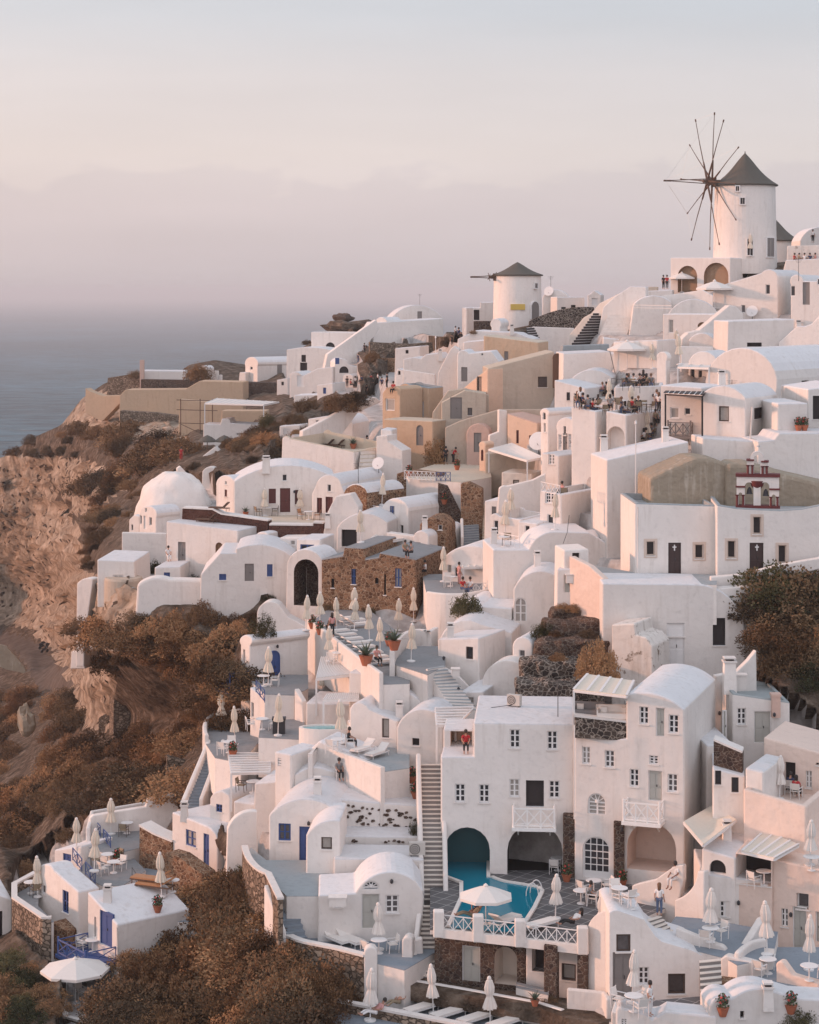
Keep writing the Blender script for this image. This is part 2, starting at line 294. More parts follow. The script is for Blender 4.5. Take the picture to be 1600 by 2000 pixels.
def sf(px, py):
    q=np.array([px,py])/1000.0
    k=-np.sqrt(((_X-q)**2).sum(-1)+1e-6)
    return float(np.exp(k@_w[:_n]+_w[_n]+_w[_n+1:]@q))
SIL = [(-300,925),(-50,905),(0,895),(30,880),(60,857),(120,830),(160,778),(205,748),(270,732),(340,735),(370,712),(420,703),(480,712),(560,696),(620,662),(650,638),(700,632),(760,640),(860,648),(960,650),(1060,630),(1170,618),(1240,590),(1310,575),(1400,545),(1520,512),(1650,505),(1900,505)]
def inside(px,py,poly):
    c=False; n=len(poly)
    for i in range(n):
        x0,y0=poly[i]; x1,y1=poly[i-1]
        if (y0>py)!=(y1>py) and px < (x1-x0)*(py-y0)/(y1-y0)+x0: c=not c
    return c
ROCK = [ [(-300,880),(60,885),(150,1030),(165,1130),(175,1200),(150,1400),(120,1290),(60,1225),(-300,1200)],
         [(150,1110),(300,1150),(235,1250),(215,1300),(215,1420),(150,1420)],
         [(120,760),(240,765),(360,780),(360,860),(200,850),(120,830)], [(60,880),(180,900),(260,940),(150,1010)]]
ROAD = [[(-300,1215),(0,1232),(60,1248),(110,1290),(140,1310),(160,1335),(120,1345),(70,1340),(60,1320),(30,1270),(0,1262),(-300,1260)]]
WHITE = [[(262,1145),(266,1012),(330,925),(500,930),(545,850),(700,770),(800,660),(1000,655),(1060,640),(1250,575),(1400,545),(1900,500),(1900,1085),(1600,1095),(1480,1150),(1470,1330),(1600,1400),(1900,1420),(1900,2300),(640,2300),(640,1900),(590,1830),(500,1690),(430,1600),(330,1690),(360,1560),(420,1440),(500,1330),(480,1240),(545,1160)],
         [(20,1700),(160,1580),(340,1550),(450,1690),(400,1760),(370,1800),(240,1890),(200,2020),(110,2010),(130,1900),(20,1800)],
 [(560,700),(700,640),(870,630),(870,650),(700,672),(700,760),(560,770)]]
def build_terrain():
    xs=np.arange(-220,1821,7.0); nx=len(xs)
    sx=[p[0] for p in SIL]; sy=[p[1] for p in SIL]
    rows=[]
    NR=175
    V=[]; zone=[]
    for j in range(-5,NR):
        for x in xs:
            y0=float(np.interp(x,sx,sy))
            if j>=0:
                y=y0+(2260-y0)*(j/(NR-1)); s=sf(x,min(y,2060+ (y-2060)*.2 if y>2060 else y))
                white=any(inside(x,y,p) for p in WHITE); rock=any(inside(x,y,p) for p in ROCK); road=any(inside(x,y,p) for p in ROAD)
                if white: s/=1.035
                p=W(x,y,s)
                if white:
                    q=p.z/2.4; fl=math.floor(q); f_=q-fl; p.z=2.4*(fl+max(0,(f_-.8)/.2))
                amp = .12 if white else (.38 if rock else (.12 if road else .55))
                if s<14: amp*=1.5
                if rock: z_='rock'
                elif road: z_='road'
                elif white: z_='white'
                else: z_='scrub'
                if j>2 and not white:
                    n=Vector((noise.fractal(p*.16,1,2,5),noise.fractal(p*.16+Vector((31,7,3)),1,2,5),noise.fractal(p*.16+Vector((3,17,53)),1,2,5)))
                    p+=n*amp
                    if rock:
                        q=Vector((p.x*.30,p.y*.30,p.z*.06)); r_=1-abs(noise.fractal(q,1,2,5)); r2=noise.noise(Vector((p.x*.08,p.y*.08,p.z*.5)))
                        p.y+=(r_-.7)*(3.0 if s<14 else 1.3)+r2*(1.6 if s<14 else .5); p.x+=(noise.noise(q*2.1+Vector((9,9,9))))*(2.2 if s<14 else .8)
            else:
                s=sf(x,y0); p=W(x,y0,s); k=-j
                back=[0,4,10,25,60,110][k]; drop=[0,1.0,4,14,50,110][k] if x<980 else [0,.5,1,3,8,30][k]
                p=Vector((p.x,p.y+back,max(p.z-drop,SEA-4))); z_='scrub'
            V.append(p); zone.append(z_)
    NRt=NR+5
    me=bpy.data.meshes.new('hillside'); faces=[]; mi=[]
    mats=['scrubground','cliff','roadm','ground_white']
    for j in range(NRt-1):
        for i in range(nx-1):
            a=j*nx+i; faces.append((a,a+nx,a+nx+1,a+1))
            z_=zone[a+nx if j<5 else a]; mi.append({'scrub':0,'rock':1,'road':2,'white':3}[z_])
    me.from_pydata([tuple(v) for v in V],[],faces)
    for m in mats: me.materials.append(MAT[m])
    me.polygons.foreach_set('material_index',mi); me.polygons.foreach_set('use_smooth',[True]*len(mi))
    o=bpy.data.objects.new('hillside',me); col.objects.link(o); tag(o,'steep hillside of brown earth, ochre cliff and paved ground under the village',None,None,'structure')
    return o
def ground_mat(name, c1, c2, c3, scale, bump, pits=False, strata=False):
    m, nt, b = nmat(name); N=nt.nodes; L=nt.links; b.inputs['Roughness'].default_value=1; b.inputs['Specular IOR Level'].default_value=.1
    g=N.new('ShaderNodeNewGeometry'); P=g.outputs['Position']
    n1=N.new('ShaderNodeTexNoise'); n1.inputs['Scale'].default_value=scale; n1.inputs['Detail'].default_value=8; n1.inputs['Roughness'].default_value=.65; L.new(P,n1.inputs[0])
    r=N.new('ShaderNodeValToRGB'); L.new(n1.outputs['Fac'],r.inputs[0]); e=r.color_ramp.elements; e[0].position=.34; e[0].color=(*c1,1); e[1].position=.66; e[1].color=(*c3,1); k=e.new(.5); k.color=(*c2,1)
    last=r.outputs[0]; h=n1.outputs['Fac']
    if strata:
        mp=N.new('ShaderNodeMapping'); mp.inputs['Scale'].default_value=(.55,.3,.07); L.new(P,mp.inputs[0])
        n2=N.new('ShaderNodeTexNoise'); n2.inputs['Scale'].default_value=1; n2.inputs['Detail'].default_value=6; n2.inputs['Distortion'].default_value=.6; L.new(mp.outputs[0],n2.inputs[0])
        rr=N.new('ShaderNodeMapRange'); rr.inputs['From Min'].default_value=.35; rr.inputs['From Max'].default_value=.65; rr.inputs['To Min'].default_value=.72; rr.inputs['To Max'].default_value=1.2; L.new(n2.outputs['Fac'],rr.inputs[0])
        vm=N.new('ShaderNodeVectorMath'); vm.operation='SCALE'; L.new(last,vm.inputs[0]); L.new(rr.outputs[0],vm.inputs['Scale']); last=vm.outputs[0]
    if pits:
        v=N.new('ShaderNodeTexVoronoi'); v.inputs['Scale'].default_value=.55; L.new(P,v.inputs[0])
        pr=N.new('ShaderNodeMapRange'); pr.inputs['From Min'].default_value=.16; pr.inputs['From Max'].default_value=.26; L.new(v.outputs['Distance'],pr.inputs[0])
        mx=N.new('ShaderNodeMix'); mx.data_type='RGBA'; mx.inputs[6].default_value=(.10,.07,.05,1); L.new(pr.outputs[0],mx.inputs[0]); L.new(last,mx.inputs[7]); last=mx.outputs[2]
        ma=N.new('ShaderNodeMath'); ma.operation='MULTIPLY_ADD'; ma.inputs[1].default_value=.6; L.new(pr.outputs[0],ma.inputs[0]); L.new(h,ma.inputs[2]); h=ma.outputs[0]
    L.new(last,b.inputs['Base Color'])
    bp=N.new('ShaderNodeBump'); bp.inputs['Strength'].default_value=bump; bp.inputs['Distance'].default_value=1.0; L.new(h,bp.inputs['Height']); L.new(bp.outputs[0],b.inputs['Normal'])
ground_mat('scrubground',(.06,.045,.034),(.13,.095,.07),(.26,.205,.16),.8,1.0)
ground_mat('cliff',(.22,.165,.12),(.40,.31,.235),(.52,.42,.335),.5,1.1,pits=True,strata=True)
ground_mat('roadm',(.085,.066,.055),(.12,.095,.08),(.16,.13,.11),.5,.3)
ground_mat('ground_white',(.30,.27,.25),(.42,.39,.37),(.55,.52,.50),.6,.4)
terrain = build_terrain()

# ---------------------------------------------------------------- sea
def build_sea():
    m, nt, b = nmat('seawater'); N=nt.nodes; L=nt.links
    b.inputs['Roughness'].default_value=.45; b.inputs['IOR'].default_value=1.33; b.inputs['Specular IOR Level'].default_value=.3
    g=N.new('ShaderNodeNewGeometry')
    mp=N.new('ShaderNodeMapping'); mp.inputs['Scale'].default_value=(.03,.07,.05); mp.inputs['Rotation'].default_value=(0,0,R(12)); L.new(g.outputs['Position'],mp.inputs[0])
    n1=N.new('ShaderNodeTexNoise'); n1.inputs['Scale'].default_value=1.0; n1.inputs['Detail'].default_value=9; n1.inputs['Roughness'].default_value=.62; L.new(mp.outputs[0],n1.inputs[0])
    bp=N.new('ShaderNodeBump'); bp.inputs['Strength'].default_value=1.0; bp.inputs['Distance'].default_value=22; L.new(n1.outputs['Fac'],bp.inputs['Height']); L.new(bp.outputs[0],b.inputs['Normal'])
    mp2=N.new('ShaderNodeMapping'); mp2.inputs['Scale'].default_value=(.012,.055,.05); mp2.inputs['Rotation'].default_value=(0,0,R(8)); L.new(g.outputs['Position'],mp2.inputs[0])
    n2=N.new('ShaderNodeTexNoise'); n2.inputs['Scale'].default_value=1.3; n2.inputs['Detail'].default_value=6; n2.inputs['Roughness'].default_value=.7; L.new(mp2.outputs[0],n2.inputs[0])
    r=N.new('ShaderNodeMapRange'); r.inputs['From Min'].default_value=.66; r.inputs['From Max'].default_value=.72; L.new(n2.outputs['Fac'],r.inputs[0])
    n3=N.new('ShaderNodeTexNoise'); n3.inputs['Scale'].default_value=.0016; n3.inputs['Detail'].default_value=4; L.new(g.outputs['Position'],n3.inputs[0])
    r3=N.new('ShaderNodeMapRange'); r3.inputs['From Min'].default_value=.35; r3.inputs['From Max'].default_value=.65; r3.inputs['To Min'].default_value=.75; r3.inputs['To Max'].default_value=1.35; L.new(n3.outputs['Fac'],r3.inputs[0])
    vm=N.new('ShaderNodeVectorMath'); vm.operation='SCALE'; vm.inputs[0].default_value=(.042,.105,.14); w1=N.new('ShaderNodeMapRange'); w1.inputs['From Min'].default_value=.38; w1.inputs['From Max'].default_value=.62; w1.inputs['To Min'].default_value=.45; w1.inputs['To Max'].default_value=1.6; L.new(n1.outputs['Fac'],w1.inputs[0]); wm_=N.new('ShaderNodeMath'); wm_.operation='MULTIPLY'; L.new(w1.outputs[0],wm_.inputs[0]); L.new(r3.outputs[0],wm_.inputs[1]); L.new(wm_.outputs[0],vm.inputs['Scale'])
    mx=N.new('ShaderNodeMix'); mx.data_type='RGBA'; mx.inputs[7].default_value=(.6,.6,.62,1); L.new(r.outputs[0],mx.inputs[0]); L.new(vm.outputs[0],mx.inputs[6]); L.new(mx.outputs[2],b.inputs['Base Color'])
    b2=MB(); S=90000
    b2.poly([(-S,-2000,SEA),(S,-2000,SEA),(S,S,SEA),(-S,S,SEA)],'seawater')
    o=b2.build('sea'); tag(o,'calm grey-blue sea with small whitecaps fading to the horizon',None,None,'structure')
build_sea()
# haze: the air between here and the horizon
def build_haze():
    m=bpy.data.materials.new('haze'); m.use_nodes=True; nt=m.node_tree; nt.nodes.clear()
    o=nt.nodes.new('ShaderNodeOutputMaterial'); v=nt.nodes.new('ShaderNodeVolumePrincipled'); v.inputs['Color'].default_value=(.90,.92,.95,1); v.inputs['Density'].default_value=HAZE_D; v.inputs['Anisotropy'].default_value=0.0
    nt.links.new(v.outputs[0],o.inputs['Volume']); MAT['haze']=m
    b=MB(); S=89000; b.box((-S,-1900,SEA-6),(S,S,40),'haze'); h=b.build('haze'); tag(h,'pale sea haze filling the air out to the horizon',None,None,'stuff')
HAZE_D=0.000135
build_haze()
# ---------------------------------------------------------------- building kit
def frame_at(px,py,s,yaw):
    O=W(px,py,s); a=R(yaw); t=Vector((math.cos(a),-math.sin(a),0)); n=Vector((-math.sin(a),-math.cos(a),0)); return (O,t,n)
def hit(fr,px,py):
    O,t,n=fr; r=ray(px,py); k=n.dot(O)/n.dot(r); p=r*k; return ((p-O).dot(t),(p-O).z)
def arc3(p0,pm,p1,n=14):
    (x0,y0),(x1,y1),(x2,y2)=p0,pm,p1
    d=2*(x0*(y1-y2)+x1*(y2-y0)+x2*(y0-y1))
    if abs(d)<1e-6: return [p1]
    ux=((x0*x0+y0*y0)*(y1-y2)+(x1*x1+y1*y1)*(y2-y0)+(x2*x2+y2*y2)*(y0-y1))/d
    uy=((x0*x0+y0*y0)*(x2-x1)+(x1*x1+y1*y1)*(x0-x2)+(x2*x2+y2*y2)*(x1-x0))/d
    r=math.hypot(x0-ux,y0-uy); a0=math.atan2(y0-uy,x0-ux); am=math.atan2(y1-uy,x1-ux); a1=math.atan2(y2-uy,x2-ux)
    T=2*math.pi
    da=(a1-a0)%T; dm=(am-a0)%T
    if dm>da: da-=T
    return [(ux+r*math.cos(a0+da*i/n),uy+r*math.sin(a0+da*i/n)) for i in range(1,n+1)]
def parse(pts):
    out=[]; mid=None
    for tk in pts.split():
        m=tk[0]=='~'
        x,y=map(float,tk.lstrip('~').split(','))
        if m: mid=(x,y); continue
        if mid is not None: out+=arc3(out[-1],mid,(x,y)); mid=None
        else: out.append((x,y))
    return out
def arch_pts(u0,u1,v0,v1,n=10):
    r=(u1-u0)/2; c=(u0+u1)/2; h=min(r, (v1-v0)*.8); vb=v1-h
    return [(u0,v0)]+[(c-r*math.cos(math.pi*i/n),vb+h*math.sin(math.pi*i/n)) for i in range(n+1)]+[(u1,v0)]
def evmesh(o):
    dg=bpy.context.evaluated_depsgraph_get(); e=o.evaluated_get(dg); return bpy.data.meshes.new_from_object(e)
# kinds: (what, frame/door material, pane material, recess, cut depth, muntins)
OPK={ 'w':('window','whitef','glass',.16,0), 'g':('window','greyf','glass',.22,(2,3)), 'b':('window','blue','glass',.16,(2,2)), 'bs':('window','blue','blue',.14,(2,1)), 'dk':('window','dark','dark',.3,0),
 't':('window','trim','dark',.25,0), 'wr':('window','redwood','redwood',.16,(2,1)), 'wt':('window','brownf','glass',.2,(1,1)), 'o':('niche',None,None,.9,0), 'ot':('niche',None,None,.9,0), 'v':('vent','whitef','greyf',.12,0),
 'd':('door','doorgrey',None,.25,0), 'db':('door','blue',None,.2,0), 'dr':('door','redwood',None,.2,0), 'dx':('door','churchdoor',None,.2,0), 'dd':('door','greydoor',None,.2,0), 'dw':('door','whitef',None,.2,0), 'gw':('window','whitef','glass',.2,(2,3)), 'dg':('door','whitef','glass',.22,(4,5)), 'f':('window','whitef','glass',.2,'fan') }
def opening(rt, fr, u0,u1,v0,v1, kind, arch, detail, surround=None, cave='cave', depth=None):
    """returns the cutter prism; adds window or door parts to rt"""
    what,fm,pm,rec,mun=OPK[kind]; O,t,n=fr; z=Vector((0,0,1)); P=lambda u,v,w:O+t*u+z*v+n*w
    if depth: rec=depth
    pts=arch_pts(u0,u1,v0,v1) if arch else [(u0,v0),(u0,v1),(u1,v1),(u1,v0)]
    cut=([P(u,v,.5) for u,v in pts], -n*(rec+.5))
    w=u1-u0; h=v1-v0; cu=(u0+u1)/2
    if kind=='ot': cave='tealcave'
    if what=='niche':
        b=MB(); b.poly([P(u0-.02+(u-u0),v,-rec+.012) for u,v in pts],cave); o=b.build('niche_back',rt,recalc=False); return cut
    fb=MB(); fwid=min(.09,w*.12)
    def ringframe(b,mat,wd,w0,w1):
        if not arch:
            b.fbox(fr,u0,u0+wd,v0,v1,w0,w1,mat); b.fbox(fr,u1-wd,u1,v0,v1,w0,w1,mat); b.fbox(fr,u0+wd,u1-wd,v1-wd,v1,w0,w1,mat)
            if what!='door': b.fbox(fr,u0+wd,u1-wd,v0,v0+wd,w0,w1,mat)
        else:
            ins=arch_pts(u0+wd,u1-wd,v0,v1-wd)
            for i in range(len(pts)-1):
                a,bq=pts[i],pts[i+1]; c,d=ins[i+1],ins[i]
                b.extr([P(*a,w1),P(*bq,w1),P(*c,w1),P(*d,w1)],n*(w0-w1),mat)
    if what=='door':
        b=MB(); 
        if arch: b.extr([P(u,v,-rec+.09) for u,v in pts],-n*.06,fm)
        else: b.fbox(fr,u0,u1,v0,v1,-rec+.03,-rec+.09,fm)
        if detail and not pm:
            for su in ((u0+w*.1,cu-w*.04),(cu+w*.04,u1-w*.1)):
                for sv in ((v0+h*.06,v0+h*.40),(v0+h*.46,v1-h*.12-(w/2 if arch else 0))):
                    b.fbox(fr,su[0],su[1],sv[0],sv[1],-rec+.09,-rec+.115,fm)
        if pm:
            for i in range(mun[0]):
                for j in range(mun[1]):
                    a0=u0+w*(.06+.88*i/mun[0])+.03; a1=u0+w*(.06+.88*(i+1)/mun[0])-.03; c0=v0+h*(.16+.80*j/mun[1])+.03; c1=v0+h*(.16+.80*(j+1)/mun[1])-.03
                    b.fbox(fr,a0,a1,c0,c1,-rec+.09,-rec+.10,'glass')
        o=b.build('door',rt)
        if detail:
            hb=MB(); hb.fbox(fr,cu+.05,cu+.09,v0+h*.45,v0+h*.52,-rec+.115,-rec+.16,'iron'); hb.build('handle',o)
            ringframe(fb,'whitef' if fm in('doorgrey','whitef') else fm,.06,-rec+.09,-rec+.15); fb.build('door_frame',o)
        return cut
    b=MB()
    if what=='vent':
        b.fbox(fr,u0,u1,v0,v1,-rec+.01,-rec+.03,'greyf'); nn=max(3,int(h/.14))
        for i in range(nn): b.fbox(fr,u0,u1,v0+h*(i+.15)/nn,v0+h*(i+.75)/nn,-rec+.03,-rec+.08,'whitef')
        b.build('louvre',rt); return cut
    if pm=='glass': pm=random.choice(('glass','glass','glass','glass2','curtain'))
    b.poly([P(u,v,-rec+.03) for u,v in pts],pm)
    if detail and h<2.2 and not arch: b.fbox(fr,u0-.06,u1+.06,v0-.07,v0-.005,-.05,.07,'w')
    if not detail: ringframe(b,fm,fwid,-rec+.03,-rec+.07); b.build('window',rt); return cut
    o=b.build('window',rt)
    ringframe(fb,fm,fwid,-rec+.03,-rec+.10)
    if mun=='fan':
        r=w/2; vb=v1-min(r,h*.8)
        fb.fbox(fr,u0,u1,vb-.04,vb+.04,-rec+.03,-rec+.09,fm)
        for k in range(1,5):
            a=math.pi*k/5; q=P(cu+r*math.cos(a)*.98,vb+(v1-vb)*math.sin(a)*.98,-rec+.06); fb.tube(P(cu,vb,-rec+.06),q,.035,mat=fm,seg=4)
        fb.tube(P(cu-.001,vb-.02,-rec+.08),P(cu+.001,vb+.16,-rec+.08),r*.22,mat=fm,seg=8)
        if h>r*1.3:
            fb.fbox(fr,cu-.05,cu+.05,v0,vb,-rec+.03,-rec+.09,fm)
            for qq in (.33,.66): fb.fbox(fr,u0,u1,v0+(vb-v0)*qq-.025,v0+(vb-v0)*qq+.025,-rec+.03,-rec+.08,fm)
    elif mun:
        nu,nv=mun
        for i in range(1,nu): q=u0+w*i/nu; fb.fbox(fr,q-.05,q+.05,v0,v1,-rec+.03,-rec+.09,fm)
        if pm!='redwood':
            for i in range(nu):
                q=u0+w*(i+.5)/nu; 
                if nu==2 and nv==3: fb.fbox(fr,q-.02,q+.02,v0,v1,-rec+.03,-rec+.08,fm) if w>.9 else None
            for j in range(1,nv): q=v0+h*j/nv; fb.fbox(fr,u0,u1,q-.03,q+.03,-rec+.03,-rec+.085,fm)
    fb.build('frame',o)
    if surround:
        sb=MB(); e=.16
        for (a0,a1,c0,c1) in ((u0-e,u0,v0-e,v1+e),(u1,u1+e,v0-e,v1+e),(u0,u1,v1,v1+e),(u0,u1,v0-e,v0)): sb.fbox(fr,a0,a1,c0,c1,-.01,.035,'trim')
        sb.build('surround',o)
    return cut
BUILT=[]
def B(label, s, yaw, depth, pts, ops='', mat='w', cat='house', name='white_house', par=0, parw=.28, xr=None, rm=None, ext=4.0, bev=.09, ref=None, cave='cave', group=None, split=True, detail=None, flip=False):
    pl=parse(pts); bl=pl[0]; br=pl[-1]
    rx,ry = ref if ref else ((bl[0]+br[0])/2, max(bl[1],br[1]))
    # the reference row is the foot of the wall
    fr=frame_at(rx,ry,s,yaw); O,t,n=fr; z=Vector((0,0,1))
    uv=[hit(fr,x,y) for x,y in pl]
    uv[0]=(uv[0][0],uv[0][1]-ext); uv[-1]=(uv[-1][0],uv[-1][1]-ext)
    e=-n
    if xr is not None:
        k=(xr-800)/F; C=O+t*uv[-1][0]; den=e.x-k*e.y
        depth=(k*C.y-C.x)/den if abs(den)>1e-3 else depth or 6
        depth=max(1.5,min(depth,40))
    umin=min(u for u,v in uv); umax=max(u for u,v in uv); vmin=min(v for u,v in uv); vtop=max(v for u,v in uv)
    base=O+t*((umin+umax)/2)+z*(vmin+ext)
    rt=root(name,base,label,cat,group)
    b=MB(); b.extr([O+t*u+z*v for u,v in uv], e*depth, mat)
    ob=b.build('wall',rt)
    if bev>0:
        md=ob.modifiers.new('b','BEVEL'); md.width=bev; md.segments=2; md.limit_method='ANGLE'; md.angle_limit=R(38)
    det = s>=19.5 if detail is None else detail
    frR=(O+t*umax, e, t); frL=(O+t*umin, -e, -t)     # side walls
    cuts=[]
    for op in [q.strip() for q in ops.split(';') if q.strip()]:
        kd,rest=op.split(); f_=fr
        if ':' in kd: side,kd=kd.split(':'); f_=frR if side=='R' else frL
        arch = kd.startswith('a') and kd not in OPK
        if arch: kd=kd[1:]
        sur = kd.endswith('+'); kd=kd.rstrip('+')
        q=[float(x) for x in rest.split(',')]; cx,cy,w_,h_=q[:4]; dp=q[4] if len(q)>4 else None
        if kd=='t': sur=True
        u0,v1=hit(f_,cx-w_/2,cy-h_/2); u1,_=hit(f_,cx+w_/2,cy-h_/2); _,v0=hit(f_,cx,cy+h_/2)
        if f_ is not fr: _,v1=hit(f_,cx,cy-h_/2)
        if u1<u0: u0,u1=u1,u0
        c=opening(rt,f_,u0,u1,v0,v1,kd,arch,det,sur,cave,dp)
        cuts.append((c[0],c[1],'tealcave' if kd=='ot' else cave if kd=='o' else mat))
    cb=MB()
    if par:
        lv=uv[1][1] if len(uv)==4 else vtop
        for side in (0,):
            p=[O+t*(umin+parw)+e*parw,O+t*(umax-parw)+e*parw,O+t*(umax-parw)+e*(depth-parw),O+t*(umin+parw)+e*(depth-parw)]
            lo=min(v for u,v in uv[1:-1])-par
            cb.extr([q_+z*lo for q_ in p], z*(vtop-lo+2), rm or mat)
    for (pp,vec,cm_) in cuts: cb.extr(pp, vec, cm_)
    if cb.f:
        co=cb.build('cutter',rt)
        md=ob.modifiers.new('x','BOOLEAN'); md.operation='DIFFERENCE'; md.object=co; md.solver='EXACT'; md.material_mode='TRANSFER'; md.use_self=True
        me=evmesh(ob); bpy.data.objects.remove(co,do_unlink=True)
    elif bev>0: me=evmesh(ob)
    else: me=ob.data
    if me is not ob.data:
        ob.modifiers.clear(); ob.data=me
    # split the roof from the walls
    if split:
        bm=bmesh.new(); bm.from_mesh(ob.data); z0=(vmin+ext)
        zt=O.z+vtop-base.z
        up=[f for f in bm.faces if f.normal.z>.30 and f.calc_center_median().z>(O.z+z0-base.z)+1.0]
        if up and len(up)<len(bm.faces):
            bm2=bm.copy(); keep={f.index for f in up}
            bmesh.ops.delete(bm,geom=[f for f in bm.faces if f.index in keep],context='FACES'); bm.to_mesh(ob.data)
            bmesh.ops.delete(bm2,geom=[f for f in bm2.faces if f.index not in keep],context='FACES')
            rme=bpy.data.meshes.new('roof'); bm2.to_mesh(rme); bm2.free()
            rmat = rm or ('roofw' if mat=='w' else mat)
            rme.materials.append(MAT[rmat]); rme.polygons.foreach_set('material_index',[0]*len(rme.polygons))
            ro=bpy.data.objects.new('roof',rme); col.objects.link(ro); ro.parent=rt
        bm.free()
    BUILT.append(rt); return rt
def WL(label, s, yaw, depth, pts, mat='w', name='garden_wall', cat='wall', ext=3.0, bev=.07, group=None, ref=None, cap=None):
    """free-standing wall: one mesh"""
    pl=parse(pts); bl=pl[0]; br=pl[-1]
    rx,ry = ref if ref else ((bl[0]+br[0])/2, max(bl[1],br[1]))
    fr=frame_at(rx,ry,s,yaw); O,t,n=fr; z=Vector((0,0,1))
    uv=[hit(fr,x,y) for x,y in pl]; uv[0]=(uv[0][0],uv[0][1]-ext); uv[-1]=(uv[-1][0],uv[-1][1]-ext)
    base=O+t*((uv[0][0]+uv[-1][0])/2)
    b=MB(); b.extr([O+t*u+z*v for u,v in uv], -n*depth, mat)
    if cap:
        o=root(name,base,label,cat,group); ob=b.build('masonry',o)
        cb=MB(); 
        for i in range(1,len(uv)-2):
            a=O+t*uv[i][0]+z*uv[i][1]; c=O+t*uv[i+1][0]+z*uv[i+1][1]
            if (c-a).length<.02: continue
            o1=n*.05; o2=-n*(depth+.05); h=z*.12
            cb.hexa([a+o1,c+o1,c+o2,a+o2,a+o1+h,c+o1+h,c+o2+h,a+o2+h],cap)
        cb.build('coping',o)
    else:
        ob=b.build(name,None,loc=base); tag(ob,label,cat,group)
    if bev>0:
        md=ob.modifiers.new('b','BEVEL'); md.width=bev; md.segments=2; md.limit_method='ANGLE'; md.angle_limit=R(38)
    return ob
def CW(label, pts, s=None, z=None, h=.9, th=.28, mat='w', name='parapet_wall', cat='wall', down=1.6, bev=.09, cap=None, group=None, ref=None):
    """curved or bent wall following a line on a level floor: pts are the foot pixels, all at the floor height z"""
    pl=parse(pts)
    if z is None: z=(HY-(ref[1] if ref else pl[0][1]))/s
    P=[]
    for x,y in pl: k=z/((HY-y)/F); P.append(Vector((ray(x,y).x*k,k,z)))
    base=P[len(P)//2]; n=len(P); L=[]; Rr=[]
    for i in range(n):
        d=(P[min(i+1,n-1)]-P[max(i-1,0)]).normalized(); nn=Vector((-d.y,d.x,0))*th/2; L.append(P[i]+nn); Rr.append(P[i]-nn)
    def strip(b,lo,hi,e,mat):
        i0=len(b.v)
        for i in range(n):
            nn=(L[i]-Rr[i]).normalized()*e
            for q in (L[i]+nn,Rr[i]-nn):
                b.v.append((q.x,q.y,q.z+lo)); b.v.append((q.x,q.y,q.z+hi))
        k=b.mi(mat)
        for i in range(n-1):
            a=i0+4*i; c=a+4
            for f in ((a,a+1,c+1,c),(a+2,c+2,c+3,a+3),(a+1,a+3,c+3,c+1),(a,c,c+2,a+2)): b.f.append(list(f)); b.m.append(k)
        for a,sg in ((i0,0),(i0+4*(n-1),1)): b.f.append([a,a+2,a+3,a+1] if sg==0 else [a,a+1,a+3,a+2]); b.m.append(k)
    b=MB(); strip(b,-down,h,0,mat)
    if cap:
        o=root(name,base,label,cat,group); ob=b.build('masonry',o); c=MB(); strip(c,h,h+.12,.04,cap); c.build('coping',o)
    else: ob=b.build(name,None,loc=base); tag(ob,label,cat,group)
    md=ob.modifiers.new('b','BEVEL'); md.width=bev; md.segments=2; md.limit_method='ANGLE'; md.angle_limit=R(38)
    return ob
def FL(label, pts, s=None, ref=None, z=None, mat='grey', th=2.6, name='terrace_floor', side='w'):
    pl=parse(pts)
    if z is None: z=(HY-ref)/s
    P=[]
    for x,y in pl: k=z/((HY-y)/F); P.append(Vector((ray(x,y).x*k,k,z)))
    b=MB(); b.extr([p-Vector((0,0,th)) for p in P],(0,0,th-.03),side); b.extr([p-Vector((0,0,.03)) for p in P],(0,0,.03),mat)
    o=b.build(name,None); tag(o,label,None,None,'structure'); return o
def solve_top(sb,yb,yt,slope,xb,xt):
    # find s at top so that rise/run = slope
    zb=(HY-yb)/sb; best=None
    for i in range(1,400):
        d=F/sb*(1+i*.002); s=F/d; zt=(HY-yt)/s; run=math.hypot(d-F/sb,(xt-800)/s-(xb-800)/sb)
        v=(zt-zb)/max(run,.01)
        if v<=slope: return s
    return sb*.6
